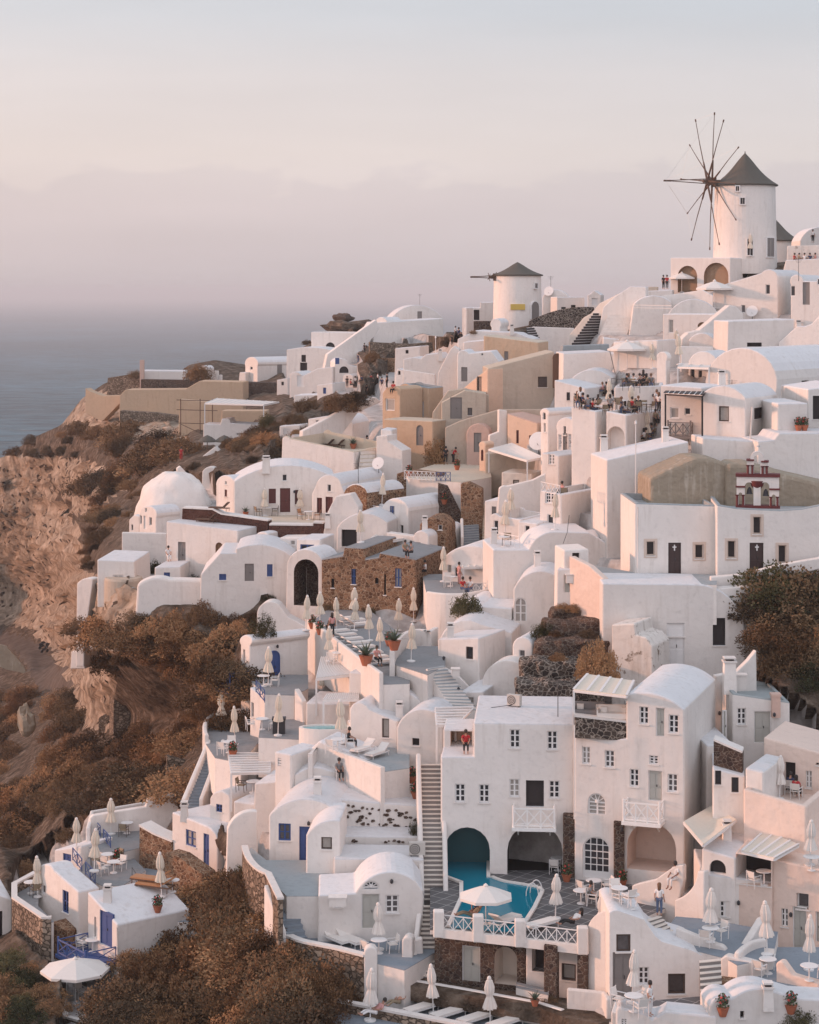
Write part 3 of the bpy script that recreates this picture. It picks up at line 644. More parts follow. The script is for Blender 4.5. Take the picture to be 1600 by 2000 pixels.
def ST(label, bl, br, tl, tr, s, n, mt='grey', mr='w', slope=.62, name='stairs', st=None, parap=None):
    bx=((bl[0]+br[0])/2,(bl[1]+br[1])/2); tx=((tl[0]+tr[0])/2,(tl[1]+tr[1])/2)
    if st is None: st=solve_top(s,bx[1],tx[1],slope,bx[0],tx[0])
    zb=(HY-bx[1])/s; zt=(HY-tx[1])/st
    def on(p,z,ss):
        if abs(HY-p[1])<60: q=W(p[0],p[1],ss); q.z=z; return q
        k=z/((HY-p[1])/F); return Vector((ray(*p).x*k,k,z))
    BL,BR,TL,TR=on(bl,zb,s),on(br,zb,s),on(tl,zt,st),on(tr,zt,st)
    rt=root(name,(BL+BR)/2,label,'stairs')
    tb=MB(); rb=MB(); h=(zt-zb)/n; dn=Vector((0,0,-1.2)); e=Vector((0,0,.03))
    for i in range(n):
        a=BL.lerp(TL,i/n); b=BR.lerp(TR,i/n); c=BR.lerp(TR,(i+1)/n); d=BL.lerp(TL,(i+1)/n)
        zz=zb+h*(i+1)
        for q in (a,b,c,d): q.z=zz-.035
        lo=[Vector((q.x,q.y,zz-h-.9)) for q in (a,b,c,d)]
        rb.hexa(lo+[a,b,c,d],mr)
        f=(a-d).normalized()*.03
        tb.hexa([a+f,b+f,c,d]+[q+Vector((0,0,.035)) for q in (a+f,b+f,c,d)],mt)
    rb.build('risers',rt); tb.build('treads',rt)
    if parap:
        for sd,(p,q) in (('l',(BL,TL)),('r',(BR,TR))):
            if sd not in parap: continue
            w=(BR-BL).normalized()*(-.28 if sd=='l' else .28)
            pb=MB(); hh=Vector((0,0,.65)); p2=p.copy(); q2=q.copy(); dd=Vector((0,0,-2.5))
            pb.hexa([p2+dd,p2+w+dd,q2+w+dd,q2+dd,p2+hh,p2+w+hh,q2+w+hh,q2+hh],'w'); ob=pb.build('side_wall',rt)
            md=ob.modifiers.new('b','BEVEL'); md.width=.08; md.segments=2
    return rt
# ================================================================ BUILDINGS
# ---- hilltop, right
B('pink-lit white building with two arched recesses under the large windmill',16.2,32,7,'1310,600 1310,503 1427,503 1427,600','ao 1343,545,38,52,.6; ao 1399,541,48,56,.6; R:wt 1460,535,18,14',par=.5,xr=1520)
B('long pink-lit white house with sloping wall below the large windmill',18,27,9,'1393,660 1393,562 1488,533 ~1504,526 1520,545 1520,660','w 1500,565,9,19; w 1452,603,8,15')
B('small round-topped pink-lit house with a tall olive door below the hilltop terrace',18.6,24,9,'1545,655 1545,556 ~1557,536 1570,549 1640,549 1640,655','w 1549,568,9,20; dd 1575,573,14,44; w 1601,550,9,12')
B('white terrace building crowded with people at the right edge of the hilltop',17,20,10,'1505,560 1535,508 1640,503 1640,560',par=.4)
WL('low white wall studded with dark stones along the hilltop cafe terrace',16.6,18,.5,'1535,508 1538,480 1640,478 1640,508',mat='old')
B('low white dome at the right edge of the skyline',15.2,0,6,'1560,490 1563,470 ~1600,443 1640,470 1640,490')
WL('curved pink parapet sloping down from the arched recesses',17,25,.5,'1240,620 1262,583 1372,566 1393,578 1393,620')
B('white humped roof left of the white dome under the hilltop',17.3,5,7,'1222,630 1238,594 ~1275,577 1312,590 1312,630')
B('white dome-roofed house under the curved parapet',18.2,8,7,'1303,650 1305,614 ~1352,584 1402,610 1404,650')
B('pink-lit white house behind the tall closed parasols',19.2,22,6,'1295,690 1295,613 1395,613 1395,690','w 1311,637,10,26; ao 1372,634,18,10,.3')
WL('white stair wall climbing diagonally to the dish wall',20,-2,2.2,'1330,700 1332,662 1345,650 1366,645 1425,596 1437,598 1452,613 1452,700')
B('pink-lit blank house wall with stains above the cafe terraces',20.5,30,6,'1198,800 1198,667 1285,664 1285,800',par=.6,xr=1330)
WL('pink-lit rounded chimney wall beside the upper cafe terrace',22.5,32,.8,'1283,775 1283,702 ~1292,687 1302,705 1302,775')
WL('white terrace parapet pierced with a row of small holes',21.5,0,.3,'1330,700 1330,676 1393,677 1393,700')
B('lavender blank slab house with a wide dark slot window',21,-4,6,'1418,700 1422,627 1551,623 1551,700','dk 1474,673,29,8')
B('pink-lit white house with a pointed gable at the right edge',21.2,24,6,'1520,700 1521,669 1557,637 1573,637 1586,632 1615,600 1660,600 1660,700')
B('huge barrel-vaulted white house with a broad pink gable',23,38,14,'1372,790 1378,742 ~1443,679 1514,775 1514,800','R:dk 1573,761,14,36')
B('small pink-lit vaulted house behind the white canopy',22,25,5,'1343,780 1345,708 ~1358,690 1400,702 1400,780','w 1353,736,9,32; w 1368,734,8,22')
B('tall white house with a pink front window and a lavender side window above the church',26,30,8,'1370,890 1370,770 ~1410,753 1457,778 1457,890','wt 1414,808,20,30; R:wt 1482,807,17,22',xr=1519)
B('lavender white house with potted plants on its ledge',26.5,-3,7,'1519,880 1519,788 1578,787 1578,880')
B('white house with a large dark window at the right edge',26,-6,7,'1578,880 1578,760 1650,750 1650,880','dk 1598,796,20,46')
B('pink-lit balcony house with a striped awning',25.5,26,6,'1291,880 1291,752 1372,757 1372,880','w 1318,806,18,22; w 1343,803,12,14')
B('long lavender wall building behind the church roof',27,-4,5,'1480,960 1480,862 1512,859 1522,846 1660,845 1660,960')
B('lavender wall house between the balcony and the cistern rock',26.8,-4,4,'1372,960 1372,855 1480,862 1480,960')
# ---- cafe terraces with the crowd
B('pink-lit white cafe terrace building crowded with diners',25,28,7,'1116,880 1116,794 1165,803 1165,880',par=.45,xr=1192)
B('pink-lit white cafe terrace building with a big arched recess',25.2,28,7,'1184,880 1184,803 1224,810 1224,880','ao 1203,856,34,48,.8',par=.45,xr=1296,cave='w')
B('upper cafe terrace building with wall lamps behind the red-shirted man',24,8,6,'1200,810 1200,756 1293,753 1293,810',par=.4)
B('broad white building with a grey band above the cafe terrace',20,-3,6,'1098,760 1100,690 1190,686 1205,700 1205,760')
WL('grey weathered retaining wall band above the broad white building',19.3,-3,1.5,'1085,700 1100,675 1190,672 1192,690',mat='teal')
B('low white vault in front of the broad white building',21,10,6,'1104,790 1108,752 ~1150,722 1196,738 1196,790')
B('pink-lit house front with small dark windows beside the tan wall',21.5,25,5,'1083,830 1083,742 1143,758 1143,830','wt 1110,774,7,16; w 1124,773,6,10; w 1137,776,5,6')
# ---- tan and ochre houses
B('tan gable end of the large tan house, lit with a curtained window',19.5,48,6,'898,850 898,764 920,745 953,719 953,850','wt 936,750,10,30',mat='peach',rm='sand')  # sunlit end of the tan house, its light put into the peach colour
B('large tan house with a long blank sloping wall',19.5,-3,6,'953,850 953,719 1082,686 1084,850','wt 1060,746,18,21',mat='tan',rm='sand')
WL('arched brown wicker shutter panel on the large tan house',19.7,-3,.2,'1080,758 1080,702 ~1089,690 1098,702 1098,758',mat='wood',name='shutter_panel',cat='shutter',ext=0,bev=0)
B('orange-ochre house behind the large tan house',18,14,6,'945,740 945,655 1052,668 1055,740','dd 989,697,8,22',mat='ochre',rm='sand')
B('cream white house with a dark green door left of the tan gable',18.8,8,6,'893,790 893,695 ~903,684 915,690 960,686 975,706 975,790','dd 907,731,12,28; w 942,692,4,4')
WL('tall cream wall curving down from the white chimneys',18.4,5,2.5,'850,775 856,728 869,702 880,682 886,676 897,682 897,775',mat='w')
B('lavender vaulted house with a low pink front wall above the ochre house',17.2,10,6,'787,770 788,702 ~800,699 822,700 832,692 855,690 866,700 866,770',ref=(800,760))
WL('low pink parapet in front of the lavender vaulted house',17.6,16,.5,'787,760 787,722 850,731 850,760')
B('ochre house with two pale shuttered windows',19,30,6,'780,840 780,755 ~790,748 800,751 838,757 840,840','w 795,792,17,25; dw 822,799,12,30',mat='ochre',rm='teal',xr=868,par=.3)
B('low ochre house with a rounded top at the end of the diagonal wall',19.3,35,4,'747,830 747,769 ~757,757 782,760 782,830','w 762,790,18,24',mat='ochre')
B('long ochre retaining building with an arched brown door',20,28,4,'747,900 750,818 846,822 846,900','add 820,850,14,40',mat='ochre',rm='sand')
WL('tan wall descending in a slope with a wide grey-brown door',19.8,2,1.5,'843,830 845,806 875,763 908,759 955,772 955,830',mat='tan')
B('flat tan house with a wide grey-brown door',19.9,2,3,'862,850 862,786 908,762 950,768 950,850','dd 891,797,23,42; wt 918,804,9,15',mat='tan',rm='sand')
WL('weathered tan garden wall curving above the round bush',20.2,4,1,'868,860 870,835 900,822 975,800 1085,800 1085,840',mat='tan')
B('rosy round-topped outhouse with a dark blue door beside the round bush',20.3,14,5,'911,905 911,848 ~934,827 957,850 957,905','dd 933,864,15,38',mat='rosy')
B('bright peach house with two narrow red doors',20.6,28,6,'991,900 991,807 1050,826 1050,900','dr 1011,853,5,26; dr 1036,860,5,20',mat='peach',rm='rosy')
WL('white garden wall sloping up to the peach house',20.5,-15,.6,'955,880 957,850 975,843 975,800 991,802 991,880')
B('tiny lit arched shrine with a red doorway',21,35,1.5,'936,905 936,873 ~942,862 948,873 948,905','adr 942,889,5,22',mat='peach',name='shrine',cat='shrine')
B('tan open shelter wall under the white fabric canopy',21.3,8,5,'948,960 948,885 1062,885 1062,960',mat='tan')
# ---- far headland
B('cylindrical-gabled far white house on the headland rim',10.6,55,9,'479,745 479,715 ~491,697 503,715 503,745','w 491,719,5,7; R:dd 547,722,9,20',xr=600,detail=False)
B('small stepped white annexe beside the far vaulted house',10.6,30,4,'462,745 468,727 480,727 480,745')
B('low white shed with a pale roof above the brown stone wall',11.3,0,6,'274,745 274,724 359,725 359,745')
B('tiny white arched chapel on the headland terrace',11.4,25,3,'389,745 389,725 ~396,714 403,725 403,745','adk 396,731,7,14',xr=418,detail=False,name='chapel',cat='chapel')
WL('tiny white bell wall beside the small chapel',11.5,20,.6,'417,745 418,724 425,724 426,745',ext=.2)
WL('short white gatepost beside the tiny bell wall',11.5,20,.6,'428,745 428,732 432,732 432,745',ext=.2,name='gatepost',cat='gatepost')
WL('tall brown chimney post at the headland tip',11.4,0,1,'273,762 273,703 281,703 281,762',mat='rosy',name='post',cat='post')
B('low brown stone bastion at the headland tip',11.3,18,8,'207,775 210,738 273,728 273,775',mat='rubble',name='stone_bastion',cat='bastion')
WL('dark stone retaining wall under the low white shed',11.6,2,2,'275,765 275,741 400,743 385,752 365,762',mat='stone_dark')
B('smooth ochre retaining wall along the headland',11.8,6,5,'232,800 234,772 245,761 362,760 390,744 475,746 475,812',mat='ochre',name='retaining_wall',cat='wall',split=False)
WL('lower ochre parapet curving around the headland tip',11.6,18,2,'166,772 167,758 175,764 200,773 234,772 234,788 200,788',mat='ochre')
WL('tall ochre buttress with an arch under scaffolding',13.2,8,2,'347,862 350,780 475,790 475,862',mat='ochre',name='buttress_wall',ext=4)
B('dark stone retaining wall below the far vaulted house',11.6,3,4,'473,800 473,747 563,748 562,782',mat='stone_dark',name='retaining_wall',cat='wall',split=False)
B('white terrace house with an open pergola below the headland wall',14.9,5,4,'397,880 397,828 430,829 433,818 448,818 450,826 520,830 505,880','w 467,848,12,6; dd 467,860,12,12',detail=False)
B('long white house with two dark windows on the far slope',11.6,12,8,'560,745 560,683 ~600,678 650,684 650,745','dk 593,700,9,14; dk 593,716,14,16',detail=False)
B('white-pink house with a flat terrace roof on the far slope',11.4,14,8,'608,700 608,648 702,650 702,700','adk 645,674,18,11',par=.5,detail=False)
WL('long white stair wall climbing diagonally to the ridge',11.9,-25,1,'628,712 640,692 735,624 742,640 735,652 655,712')
B('tall lavender white retaining building on the ridge',11.2,-12,10,'728,680 730,642 738,630 866,622 866,680',name='white_building')
B('white vaulted house with a dark door on the far ridge',10.8,-8,7,'760,640 762,624 ~820,596 866,622 866,640','dd 820,618,9,20; dk 774,631,14,7',detail=False)
B('small pink round-gabled house on the far ridge',11.2,30,5,'733,650 734,634 ~744,619 756,632 757,650','w 745,637,9,6',detail=False)
B('white rounded kiosk house above the terrace crowd',12.6,-10,5,'652,780 654,708 ~668,700 682,712 700,716 700,780','adk 672,722,18,13; bs 659,705,8,12',detail=False)
B('white cottage with pale steps and gate on the far terraces',12.6,15,6,'565,790 566,732 ~572,727 590,735 620,720 650,716 650,790','dw 587,744,14,22',detail=False)
B('low lumpy white retaining house under the far cottage',13.2,10,5,'565,812 575,772 640,770 668,772 665,812')
B('small pink-white wall house beside the terrace crowd',12.9,28,4,'668,780 670,735 ~676,731 690,735 692,780')
WL('grey stone terrace wall below the ridge building',12.4,-5,2,'722,700 722,668 800,672 850,668 850,690',mat='rubble')
WL('brown stone terrace wall behind the crowd',13,-5,2,'728,735 728,699 780,700 778,735',mat='stone_brown')
B('small white outhouse with arches left of the lavender vault',16.5,15,3,'771,765 772,735 776,720 790,722 790,765','adk 780,728,5,8',detail=False)
B('white cottage left of the small windmill with a glazed dark doorway',15.2,5,8,'903,660 903,601 938,601 938,590 966,590 966,660','dk 931,615,11,20',detail=False)
B('small white chimney block left of the windmill',15.4,25,2,'905,640 905,601 912,601 912,640')
WL('dark stone wall in front of the small windmill',15.8,4,1,'925,665 925,627 1002,627 1000,655',mat='stone_dark')
WL('dark stone terrace wall with pale coping left of the windmill foot',16.1,8,1,'921,668 924,650 964,643 964,668',mat='stone_dark')
B('small white house with a vaulted metal roof right of the windmill',14.2,5,8,'1058,620 1060,580 ~1098,568 1112,581 1114,620')
B('lavender white cottage with two dark windows on the skyline',14.6,-3,7,'1087,625 1088,580 1142,580 1142,625','dk 1101,604,9,9; dk 1120,601,9,11',detail=False)
B('tiny gabled white chapel on the skyline between windmill and stairs',14.8,10,5,'1148,612 1148,576 1152,574 1161,567 1174,576 1174,612','dw 1162,589,12,14',detail=False,name='chapel',cat='chapel')
WL('crazy-paved stone retaining wall curving under the cottages',16.2,5,2,'1030,650 1033,628 ~1085,607 1160,600 1165,618 1122,641 1122,650',mat='stone')
WL('white wall with a small pink bench niche under the crazy-paved wall',16.5,3,1,'1040,685 1040,638 1122,641 1108,685')
WL('cream stair parapet rising to the hilltop',16.8,22,.5,'1108,680 1112,655 1140,620 1155,612 1172,592 1212,572 1228,575 1178,610 1160,640 1125,680',mat='cream')
B('tall white stair block below the hilltop steps',17,12,3,'1168,690 1168,650 1178,600 1200,580 1232,559 1262,560 1262,690')
B('white terrace house with a large open parasol left of the pink house',17.8,5,6,'1175,700 1178,660 1240,664 1240,700')
B('pale square chimney house in front of the small windmill',17,20,3,'958,680 960,640 ~967,622 977,640 979,680')
B('low white roof terrace in front of the small windmill',17.2,12,5,'892,680 894,662 930,645 1010,650 1042,662 1042,690')
# ---- middle left
B('pink-lit blank terrace block with loungers on its sandy roof',20.5,22,12,'546,950 551,860 ~556,852 566,856 692,882 692,950',par=.5,rm='sand',xr=770)
WL('thick white wall running diagonally up the slope',19.2,-35,.7,'585,868 592,842 700,785 735,776 745,785 700,805 625,850')
WL('stepped white wall right of the lounger terrace',20.6,20,2.5,'735,930 735,852 757,850 758,862 786,880 786,930')
B('white house with a broad low pediment and three maroon shutters',21.8,-4,8,'457,1010 457,940 ~582,909 655,932 655,1010','wr 532,969,14,29; dr 557,977,20,47; wr 583,971,14,28; w 556,933,9,13')
B('narrow pink round-gabled house at the left of the terrace',21.5,42,7,'422,1005 422,950 ~439,928 457,952 457,1005','w 441,943,4,7; wr 441,963,5,14')
B('pink curved-gabled house with maroon door and window',22.2,24,9,'609,1030 609,965 617,948 ~642,927 668,950 674,962 674,1030','wr 624,987,10,30; dr 643,992,14,44; w 643,953,7,14')
B('stone-fronted vaulted house with a blue arched window',22.6,38,9,'672,1005 672,975 ~692,945 717,975 717,1005','ab 692,976,14,30',mat='stone_brown',rm='roofw',xr=790)
B('pink vaulted house with a blue upper window beside the stone stairs',23,34,9,'743,1055 745,1003 ~770,973 798,1005 798,1055','b 766,998,9,20; w 762,1032,16,20; w 785,1034,6,18',xr=876)
B('low white vault with a large tan opening',23.4,14,7,'656,1080 658,1030 ~700,1003 757,1020 757,1080','dk 682,1051,30,34')
WL('cream curved buttress left of the low white vault',23,10,2,'628,1070 632,1040 640,1000 655,970 685,965 700,990 690,1070')
B('white house with a blue door behind the stone building terrace',24,24,6,'808,1110 808,1058 ~822,1036 838,1052 838,1110','b 817,1074,9,30',xr=905)
WL('white terrace back wall with blue door beside the seated couple',23.8,22,1,'755,1110 755,1040 812,1048 812,1110')
B('brown volcanic stone building with narrow blue windows',25,18,8,'628,1195 628,1092 670,1085 673,1068 711,1070 714,1092 740,1088 742,1079 812,1092 812,1195','b 691,1126,9,30; b 778,1128,12,36; dk 650,1139,6,18; adk 736,1134,7,12; dk 752,1142,4,40',mat='stone_brown',rm='grey',name='stone_house')
B('small stone outhouse with a blue doorway below the vaulted house',23.8,12,4,'818,1050 820,1025 ~840,1012 872,1030 880,1050','db 828,1035,9,12; w 860,1030,8,10',mat='stone_brown')
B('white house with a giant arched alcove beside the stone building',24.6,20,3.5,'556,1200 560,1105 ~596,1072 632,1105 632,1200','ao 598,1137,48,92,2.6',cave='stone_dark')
B('small white box house with a blue square window over the alcove',24.2,14,4,'578,1110 580,1053 626,1053 628,1110','b 600,1073,27,20')
B('flat white house with a dark door and stair ramp',24,-2,7,'388,1150 392,1122 430,1080 461,1080 461,1072 ~520,1064 575,1090 578,1150','dd 487,1118,18,34; bs 527,1114,11,24; bs 435,1127,14,12')
B('long pink-lit white house wall with a dark doorway and a vine',22.8,24,5,'325,1120 325,1018 465,1036 465,1120','dd 355,1083,15,50; ao 428,1072,14,26,.4')
B('small white hut with a blue shutter behind the flat white house',23,30,4,'493,1085 495,1052 ~505,1040 523,1042 523,1085','bs 499,1057,9,14')
WL('long dark maroon stone retaining wall under the pediment terrace',22.5,14,1.2,'350,1050 356,993 415,996 432,1005 523,1018 523,1050',mat='maroon',cap='w')
WL('second dark maroon stone retaining wall right of the first',22.9,6,1.2,'526,1075 526,1026 612,1027 612,1022 632,1023 632,1075',mat='maroon',cap='w')
B('small pink round-gabled chapel house under the white rock dome',19.8,44,8,'272,1050 272,1008 ~287,988 305,1012 305,1050','w 275,1015,4,17; dw 284,1020,7,26; w 294,1018,5,16; w 285,996,4,8',xr=352,detail=False)
B('low white cottage beside the round-gabled chapel',19.6,35,5,'250,1050 252,1015 262,1005 272,1008 272,1050','w 258,1030,4,12',detail=False)
B('long white retaining wall with a wavy top above the scrub',23.6,-2,1.5,'264,1185 268,1142 ~290,1130 330,1131 545,1137 545,1192',name='retaining_wall',cat='wall',split=False,bev=.25,ext=.8)
B('white house with a small grid window above the round tan bastion',22,4,7,'190,1160 190,1093 262,1096 266,1160','gw 231,1127,19,9',ext=1.2)
WL('low white parapet at the foot of the white rock dome',20.6,0,.6,'238,1060 238,1040 325,1042 325,1062')
# ---- middle
WL('lit stone garden wall beside the stone stairs',23,10,1.2,'900,1030 900,945 915,942 941,955 943,1030',mat='stone_brown')
WL('rough stone garden wall with blue gate above the stairs',21.6,18,1.5,'772,985 775,925 800,918 860,925 862,985',mat='stone_brown')
WL('dark stone wall on the left of the stone stairs',22.6,0,1.2,'855,1010 856,945 875,950 900,1000 903,1040',mat='stone_dark')
B('narrow pink gable house with tall windows above the satellite dish',23,48,7,'1056,900 1056,812 ~1063,797 1071,812 1071,900','aw 1063,812,6,14; w 1064,835,4,18',xr=1140)
B('pink vaulted house with three tall shuttered doors',23.6,34,6,'1088,905 1088,842 ~1104,815 1121,845 1121,905','dg 1094,863,7,30; dd 1104,864,9,36; dg 1113,863,7,32; w 1103,841,5,18')
B('slim pink house with an arched niche window',23.9,30,5,'1121,910 1123,858 ~1130,845 1139,860 1139,910','aw 1129,883,9,32')
B('pink-lit house with a lavender side below the three tall doors',24.4,34,6,'1058,975 1058,884 1092,890 1092,975','gw 1077,897,12,20',xr=1142)
B('pink end wall of the big blank house with a narrow door',26,46,5,'1157,975 1157,893 1186,898 1186,975','w 1165,924,9,24')
B('huge blank lavender house wall between the terraces and the church',27,-6,6,'1185,1110 1185,898 1345,862 1345,902 1268,928 1268,978 1245,985 1245,1110')
B('terrace house with a white lattice balcony and a pointed doorway',26,32,7,'1053,1075 1055,958 1097,966 1097,1075','w 1075,1024,12,40; gw 1075,972,21,22',par=.6,xr=1190)
B('lavender lower house wall sweeping up to the terrace house',27,-5,6,'963,1200 963,1073 1033,1073 ~1052,1048 1086,1038 1150,1040 1185,1060 1240,1100 1240,1200')
B('white block with open terrace of round tables left of the sweeping wall',25.6,28,5,'958,1085 958,1008 ~966,1003 974,1008 1018,1015 1018,1085','w 969,1030,9,28',par=.4)
WL('white curved wall above the open round-table terrace',24.6,0,.8,'966,1020 975,955 ~982,950 990,950 1040,938 1066,925 1066,1020')
B('white round-roofed house with pink front above the cactus bushes',25.4,22,8,'863,1145 864,1092 ~900,1068 963,1080 963,1145','w 878,1112,8,18; w 892,1117,7,18')
B('white house with a pink curved roof and an arched lattice window',28,8,5,'1003,1215 1003,1152 ~1040,1117 1084,1122 1084,1215','agw 1017,1190,24,46')
B('stepped white vault house below the cactus bushes',27.8,12,6,'888,1260 893,1215 ~905,1182 940,1184 1000,1188 1000,1260')
B('lavender curved-roof house left of the small brown window',28.6,12,7,'857,1275 860,1246 ~892,1214 940,1218 1000,1235 1000,1275')
B('pink cubic house with a single brown window',29.5,28,7,'855,1345 855,1248 936,1246 936,1390','wt 917,1275,14,25',xr=988)
WL('smooth pink buttress wall beside the stone terraces',30.2,16,2,'942,1410 942,1332 ~972,1293 1016,1297 1018,1410',mat='w')
WL('white stair wall with round portholes',30,-5,1,'832,1330 835,1300 860,1303 ~900,1325 940,1385 940,1400 845,1400')
B('big smooth pink curved house wall below the round terrace',29.5,22,6,'742,1420 756,1350 762,1286 800,1297 826,1312 890,1400 890,1430')
B('pink domed oven-shaped house in front of the smooth curved wall',30.6,16,6,'732,1440 735,1390 ~775,1350 828,1402 828,1440')
B('white house with louvred square vent under the slatted roof',29.8,18,5,'680,1400 682,1312 762,1320 762,1400','v 716,1363,20,18')
B('pink-lit white house with a tall dark window beside the sun terrace',31,18,6,'683,1495 683,1395 ~688,1377 720,1384 776,1408 778,1495','wt 753,1422,14,38')
B('pink-lit vaulted house with a small square dark window by the long stairs',31.6,14,7,'775,1505 775,1422 ~790,1398 865,1402 867,1505','dk 812,1449,14,15')
B('white vaulted house with a blue arched door over the scrub',27.5,54,9,'470,1410 470,1260 ~479,1240 488,1262 488,1410','dk 477,1290,4,44; R:adb 537,1302,22,62',xr=602)
B('white terrace house front with a blue rail below the blue arched door',28.4,50,6,'488,1440 488,1342 515,1362 517,1440','w 493,1386,5,30',xr=580,par=.5)
WL('white wall running down beside the slatted roofs',29,55,.4,'575,1450 575,1345 590,1370 597,1450')
B('low white house with a decked lounge under the slatted roof',29.6,10,4,'597,1440 598,1372 690,1376 690,1440')
B('white roof block with a square chimney above the blue shuttered vault',32,30,3,'537,1540 537,1468 569,1474 569,1540','v 546,1488,7,16')
B('broad white roof block behind the blue shuttered vault',32,-2,6,'573,1580 575,1515 ~600,1500 640,1503 706,1518 706,1580')
B('white parapet house front under the sun terrace',31.8,20,3,'597,1530 598,1470 625,1446 700,1476 744,1495 744,1540',bev=.15)
B('low flat white roof beside the round table terrace',31.4,15,5,'492,1600 497,1530 540,1526 575,1545 575,1600')
WL('curved white ramp wall left of the blue shuttered vault',32.8,-10,.6,'440,1690 445,1620 ~470,1590 503,1585 505,1690')
B('white vaulted house with blue shutters and a blue door',33.5,8,6,'525,1700 525,1592 ~605,1560 658,1582 660,1700','b 556,1625,24,34; db 596,1648,23,68')
B('small white vault with a square brown window and a meter box',34.5,4,4,'597,1730 598,1632 ~640,1602 664,1602 664,1730','wt 638,1647,21,24')
B('white terrace wall block studded with black stones',33,-2,3,'656,1650 657,1560 828,1574 828,1650',name='white_building')
B('lower white terrace wall block studded with dark stones',33.6,-2,2.5,'652,1690 654,1632 828,1634 828,1690',name='white_building')
B('small upper white block with a row of dark stones',32.3,-2,4,'706,1570 708,1528 808,1534 808,1570',name='white_building')
B('plain white ledge block above the fanlight house',34.6,-2,3,'650,1740 652,1676 828,1678 828,1740')
B('white vaulted house with a grey door, fanlight and grey window',36,-2,4,'618,1830 622,1748 694,1744 ~745,1704 810,1718 826,1740 826,1845','w 660,1763,18,18; af 725,1729,32,16; d 724,1780,36,68; gw 766,1766,26,36')
# ---- lower left
B('white house with a blue window and blue door, left wall lit pink',30.5,46,8,'336,1690 336,1586 400,1612 ~418,1625 425,1645 425,1725','b 373,1636,20,34; db 403,1660,11,66',xr=507)
B('white house with a long pink-lit wall and blue window by the ravine',31.5,50,6,'70,1800 70,1705 ~85,1688 105,1700 153,1742 153,1830','w 85,1736,8,19; b 128,1760,12,46',xr=188)
B('white cubic house with a recessed blue door and balcony',33,52,10,'171,1910 171,1742 229,1806 229,1925','dk 186,1810,4,40; db 207,1812,24,72',xr=371,ext=6)
B('small white hut with a blue door behind the terrace tables',29.6,35,3,'104,1690 106,1660 159,1653 162,1690','db 131,1674,16,16')
B('low white building at the left edge of the frame',31.5,-20,6,'-40,1880 -40,1755 0,1748 24,1757 24,1870','dk 1,1810,8,60')
B('round stone terrace bastion at the lower left',31,30,3,'23,1870 23,1770 86,1812 88,1870',mat='rubble',name='stone_bastion',cat='bastion',rm='grey')
B('tall narrow stone buttress beside the bastion',32,40,3,'102,1910 102,1800 130,1820 132,1910',mat='stone_brown',name='stone_buttress',cat='buttress')
B('white terrace parapet with blue rails above the ravine',29,40,2.5,'167,1680 168,1633 215,1660 217,1690')
WL('long white parapet behind the upper left terrace',28.8,-14,.5,'175,1625 176,1598 182,1593 285,1576 288,1562 320,1553 352,1549 352,1572 290,1600')
WL('brown stone retaining wall curving below the parasol terrace',30,30,1.2,'270,1680 272,1614 300,1630 336,1645 336,1690',mat='stone_brown',cap='w')
WL('long brown stone retaining wall below the blue-window house',31.4,40,1.2,'318,1720 322,1665 345,1672 395,1708 398,1760',mat='stone_brown')
# ---- church and below
B('left half of the white church with a dark door and two windows',29,-2,7,'1240,1140 1240,982 1400,987 1400,1140','t 1271,1071,17,28; dx 1318,1092,25,64; t 1366,1077,17,28',mat='w',rm='teal',par=.3,name='church',cat='church')
B('right half of the white church with a bell gable above',29.4,4,8,'1400,1140 1400,985 1440,992 1524,996 1566,993 1600,986 1660,978 1660,1140','t 1429,1073,16,34; t 1479,1026,16,34; dx 1478,1089,27,58; t 1528,1082,16,35',rm='teal',par=.3,name='church',cat='church')
B('cracked brown cistern roof behind the church',28.2,-4,5,'1270,985 1270,934 ~1300,920 1355,896 ~1400,898 1440,915 1440,985',mat='tank',name='cistern',cat='cistern',bev=.3)
B('brown rock wall running right behind the bell gable',28.3,3,4,'1415,985 1418,905 1460,905 1530,925 1660,955 1660,985',mat='tank',name='rock_wall',cat='wall',bev=.3)
B('very large lavender vault house with a half-open white door',30.2,0,5,'1175,1320 1177,1139 1365,1141 ~1430,1172 1455,1240 1457,1320','dw 1320,1261,35,86; dk 1405,1234,25,54; dk 1320,1230,34,26')
B('old peeling white wall beside the air conditioner',30.9,28,3,'1193,1325 1195,1220 1240,1218 1243,1240 1262,1245 1275,1262 1278,1325',mat='old',name='peeling_wall_house')
WL('white parapet rising to the right below the church',29.8,2,.6,'1388,1150 1388,1127 1450,1122 1520,1104 1600,1090 1660,1080 1660,1104 1600,1112 1530,1130 1480,1150')
WL('white retaining wall between the vault house and the big bush',30.1,-3,1,'1400,1250 1402,1150 1478,1143 1480,1250')
WL('pink parapet with brown stone side along the church path',29.5,55,.5,'1112,1112 1112,1086 1150,1105 1178,1130 1178,1160',mat='pink')
WL('white low wall beside the grey church path',28.7,-20,.4,'1090,1100 1110,1083 1118,1084 1175,1140 1175,1160 1150,1150')
B('white-grey annexe with a teal flat roof, two grey doors and a window',32.8,-1,6,'1431,1480 1431,1354 1543,1371 1543,1480','gw 1449,1399,17,32; d 1490,1420,34,62; d 1416,1418,8,60',rm='tealroof',par=.12)
WL('lavender curved parapet right of the chimney',31.8,-12,.5,'1395,1360 1398,1320 1440,1312 1462,1290 1478,1270 1480,1360')
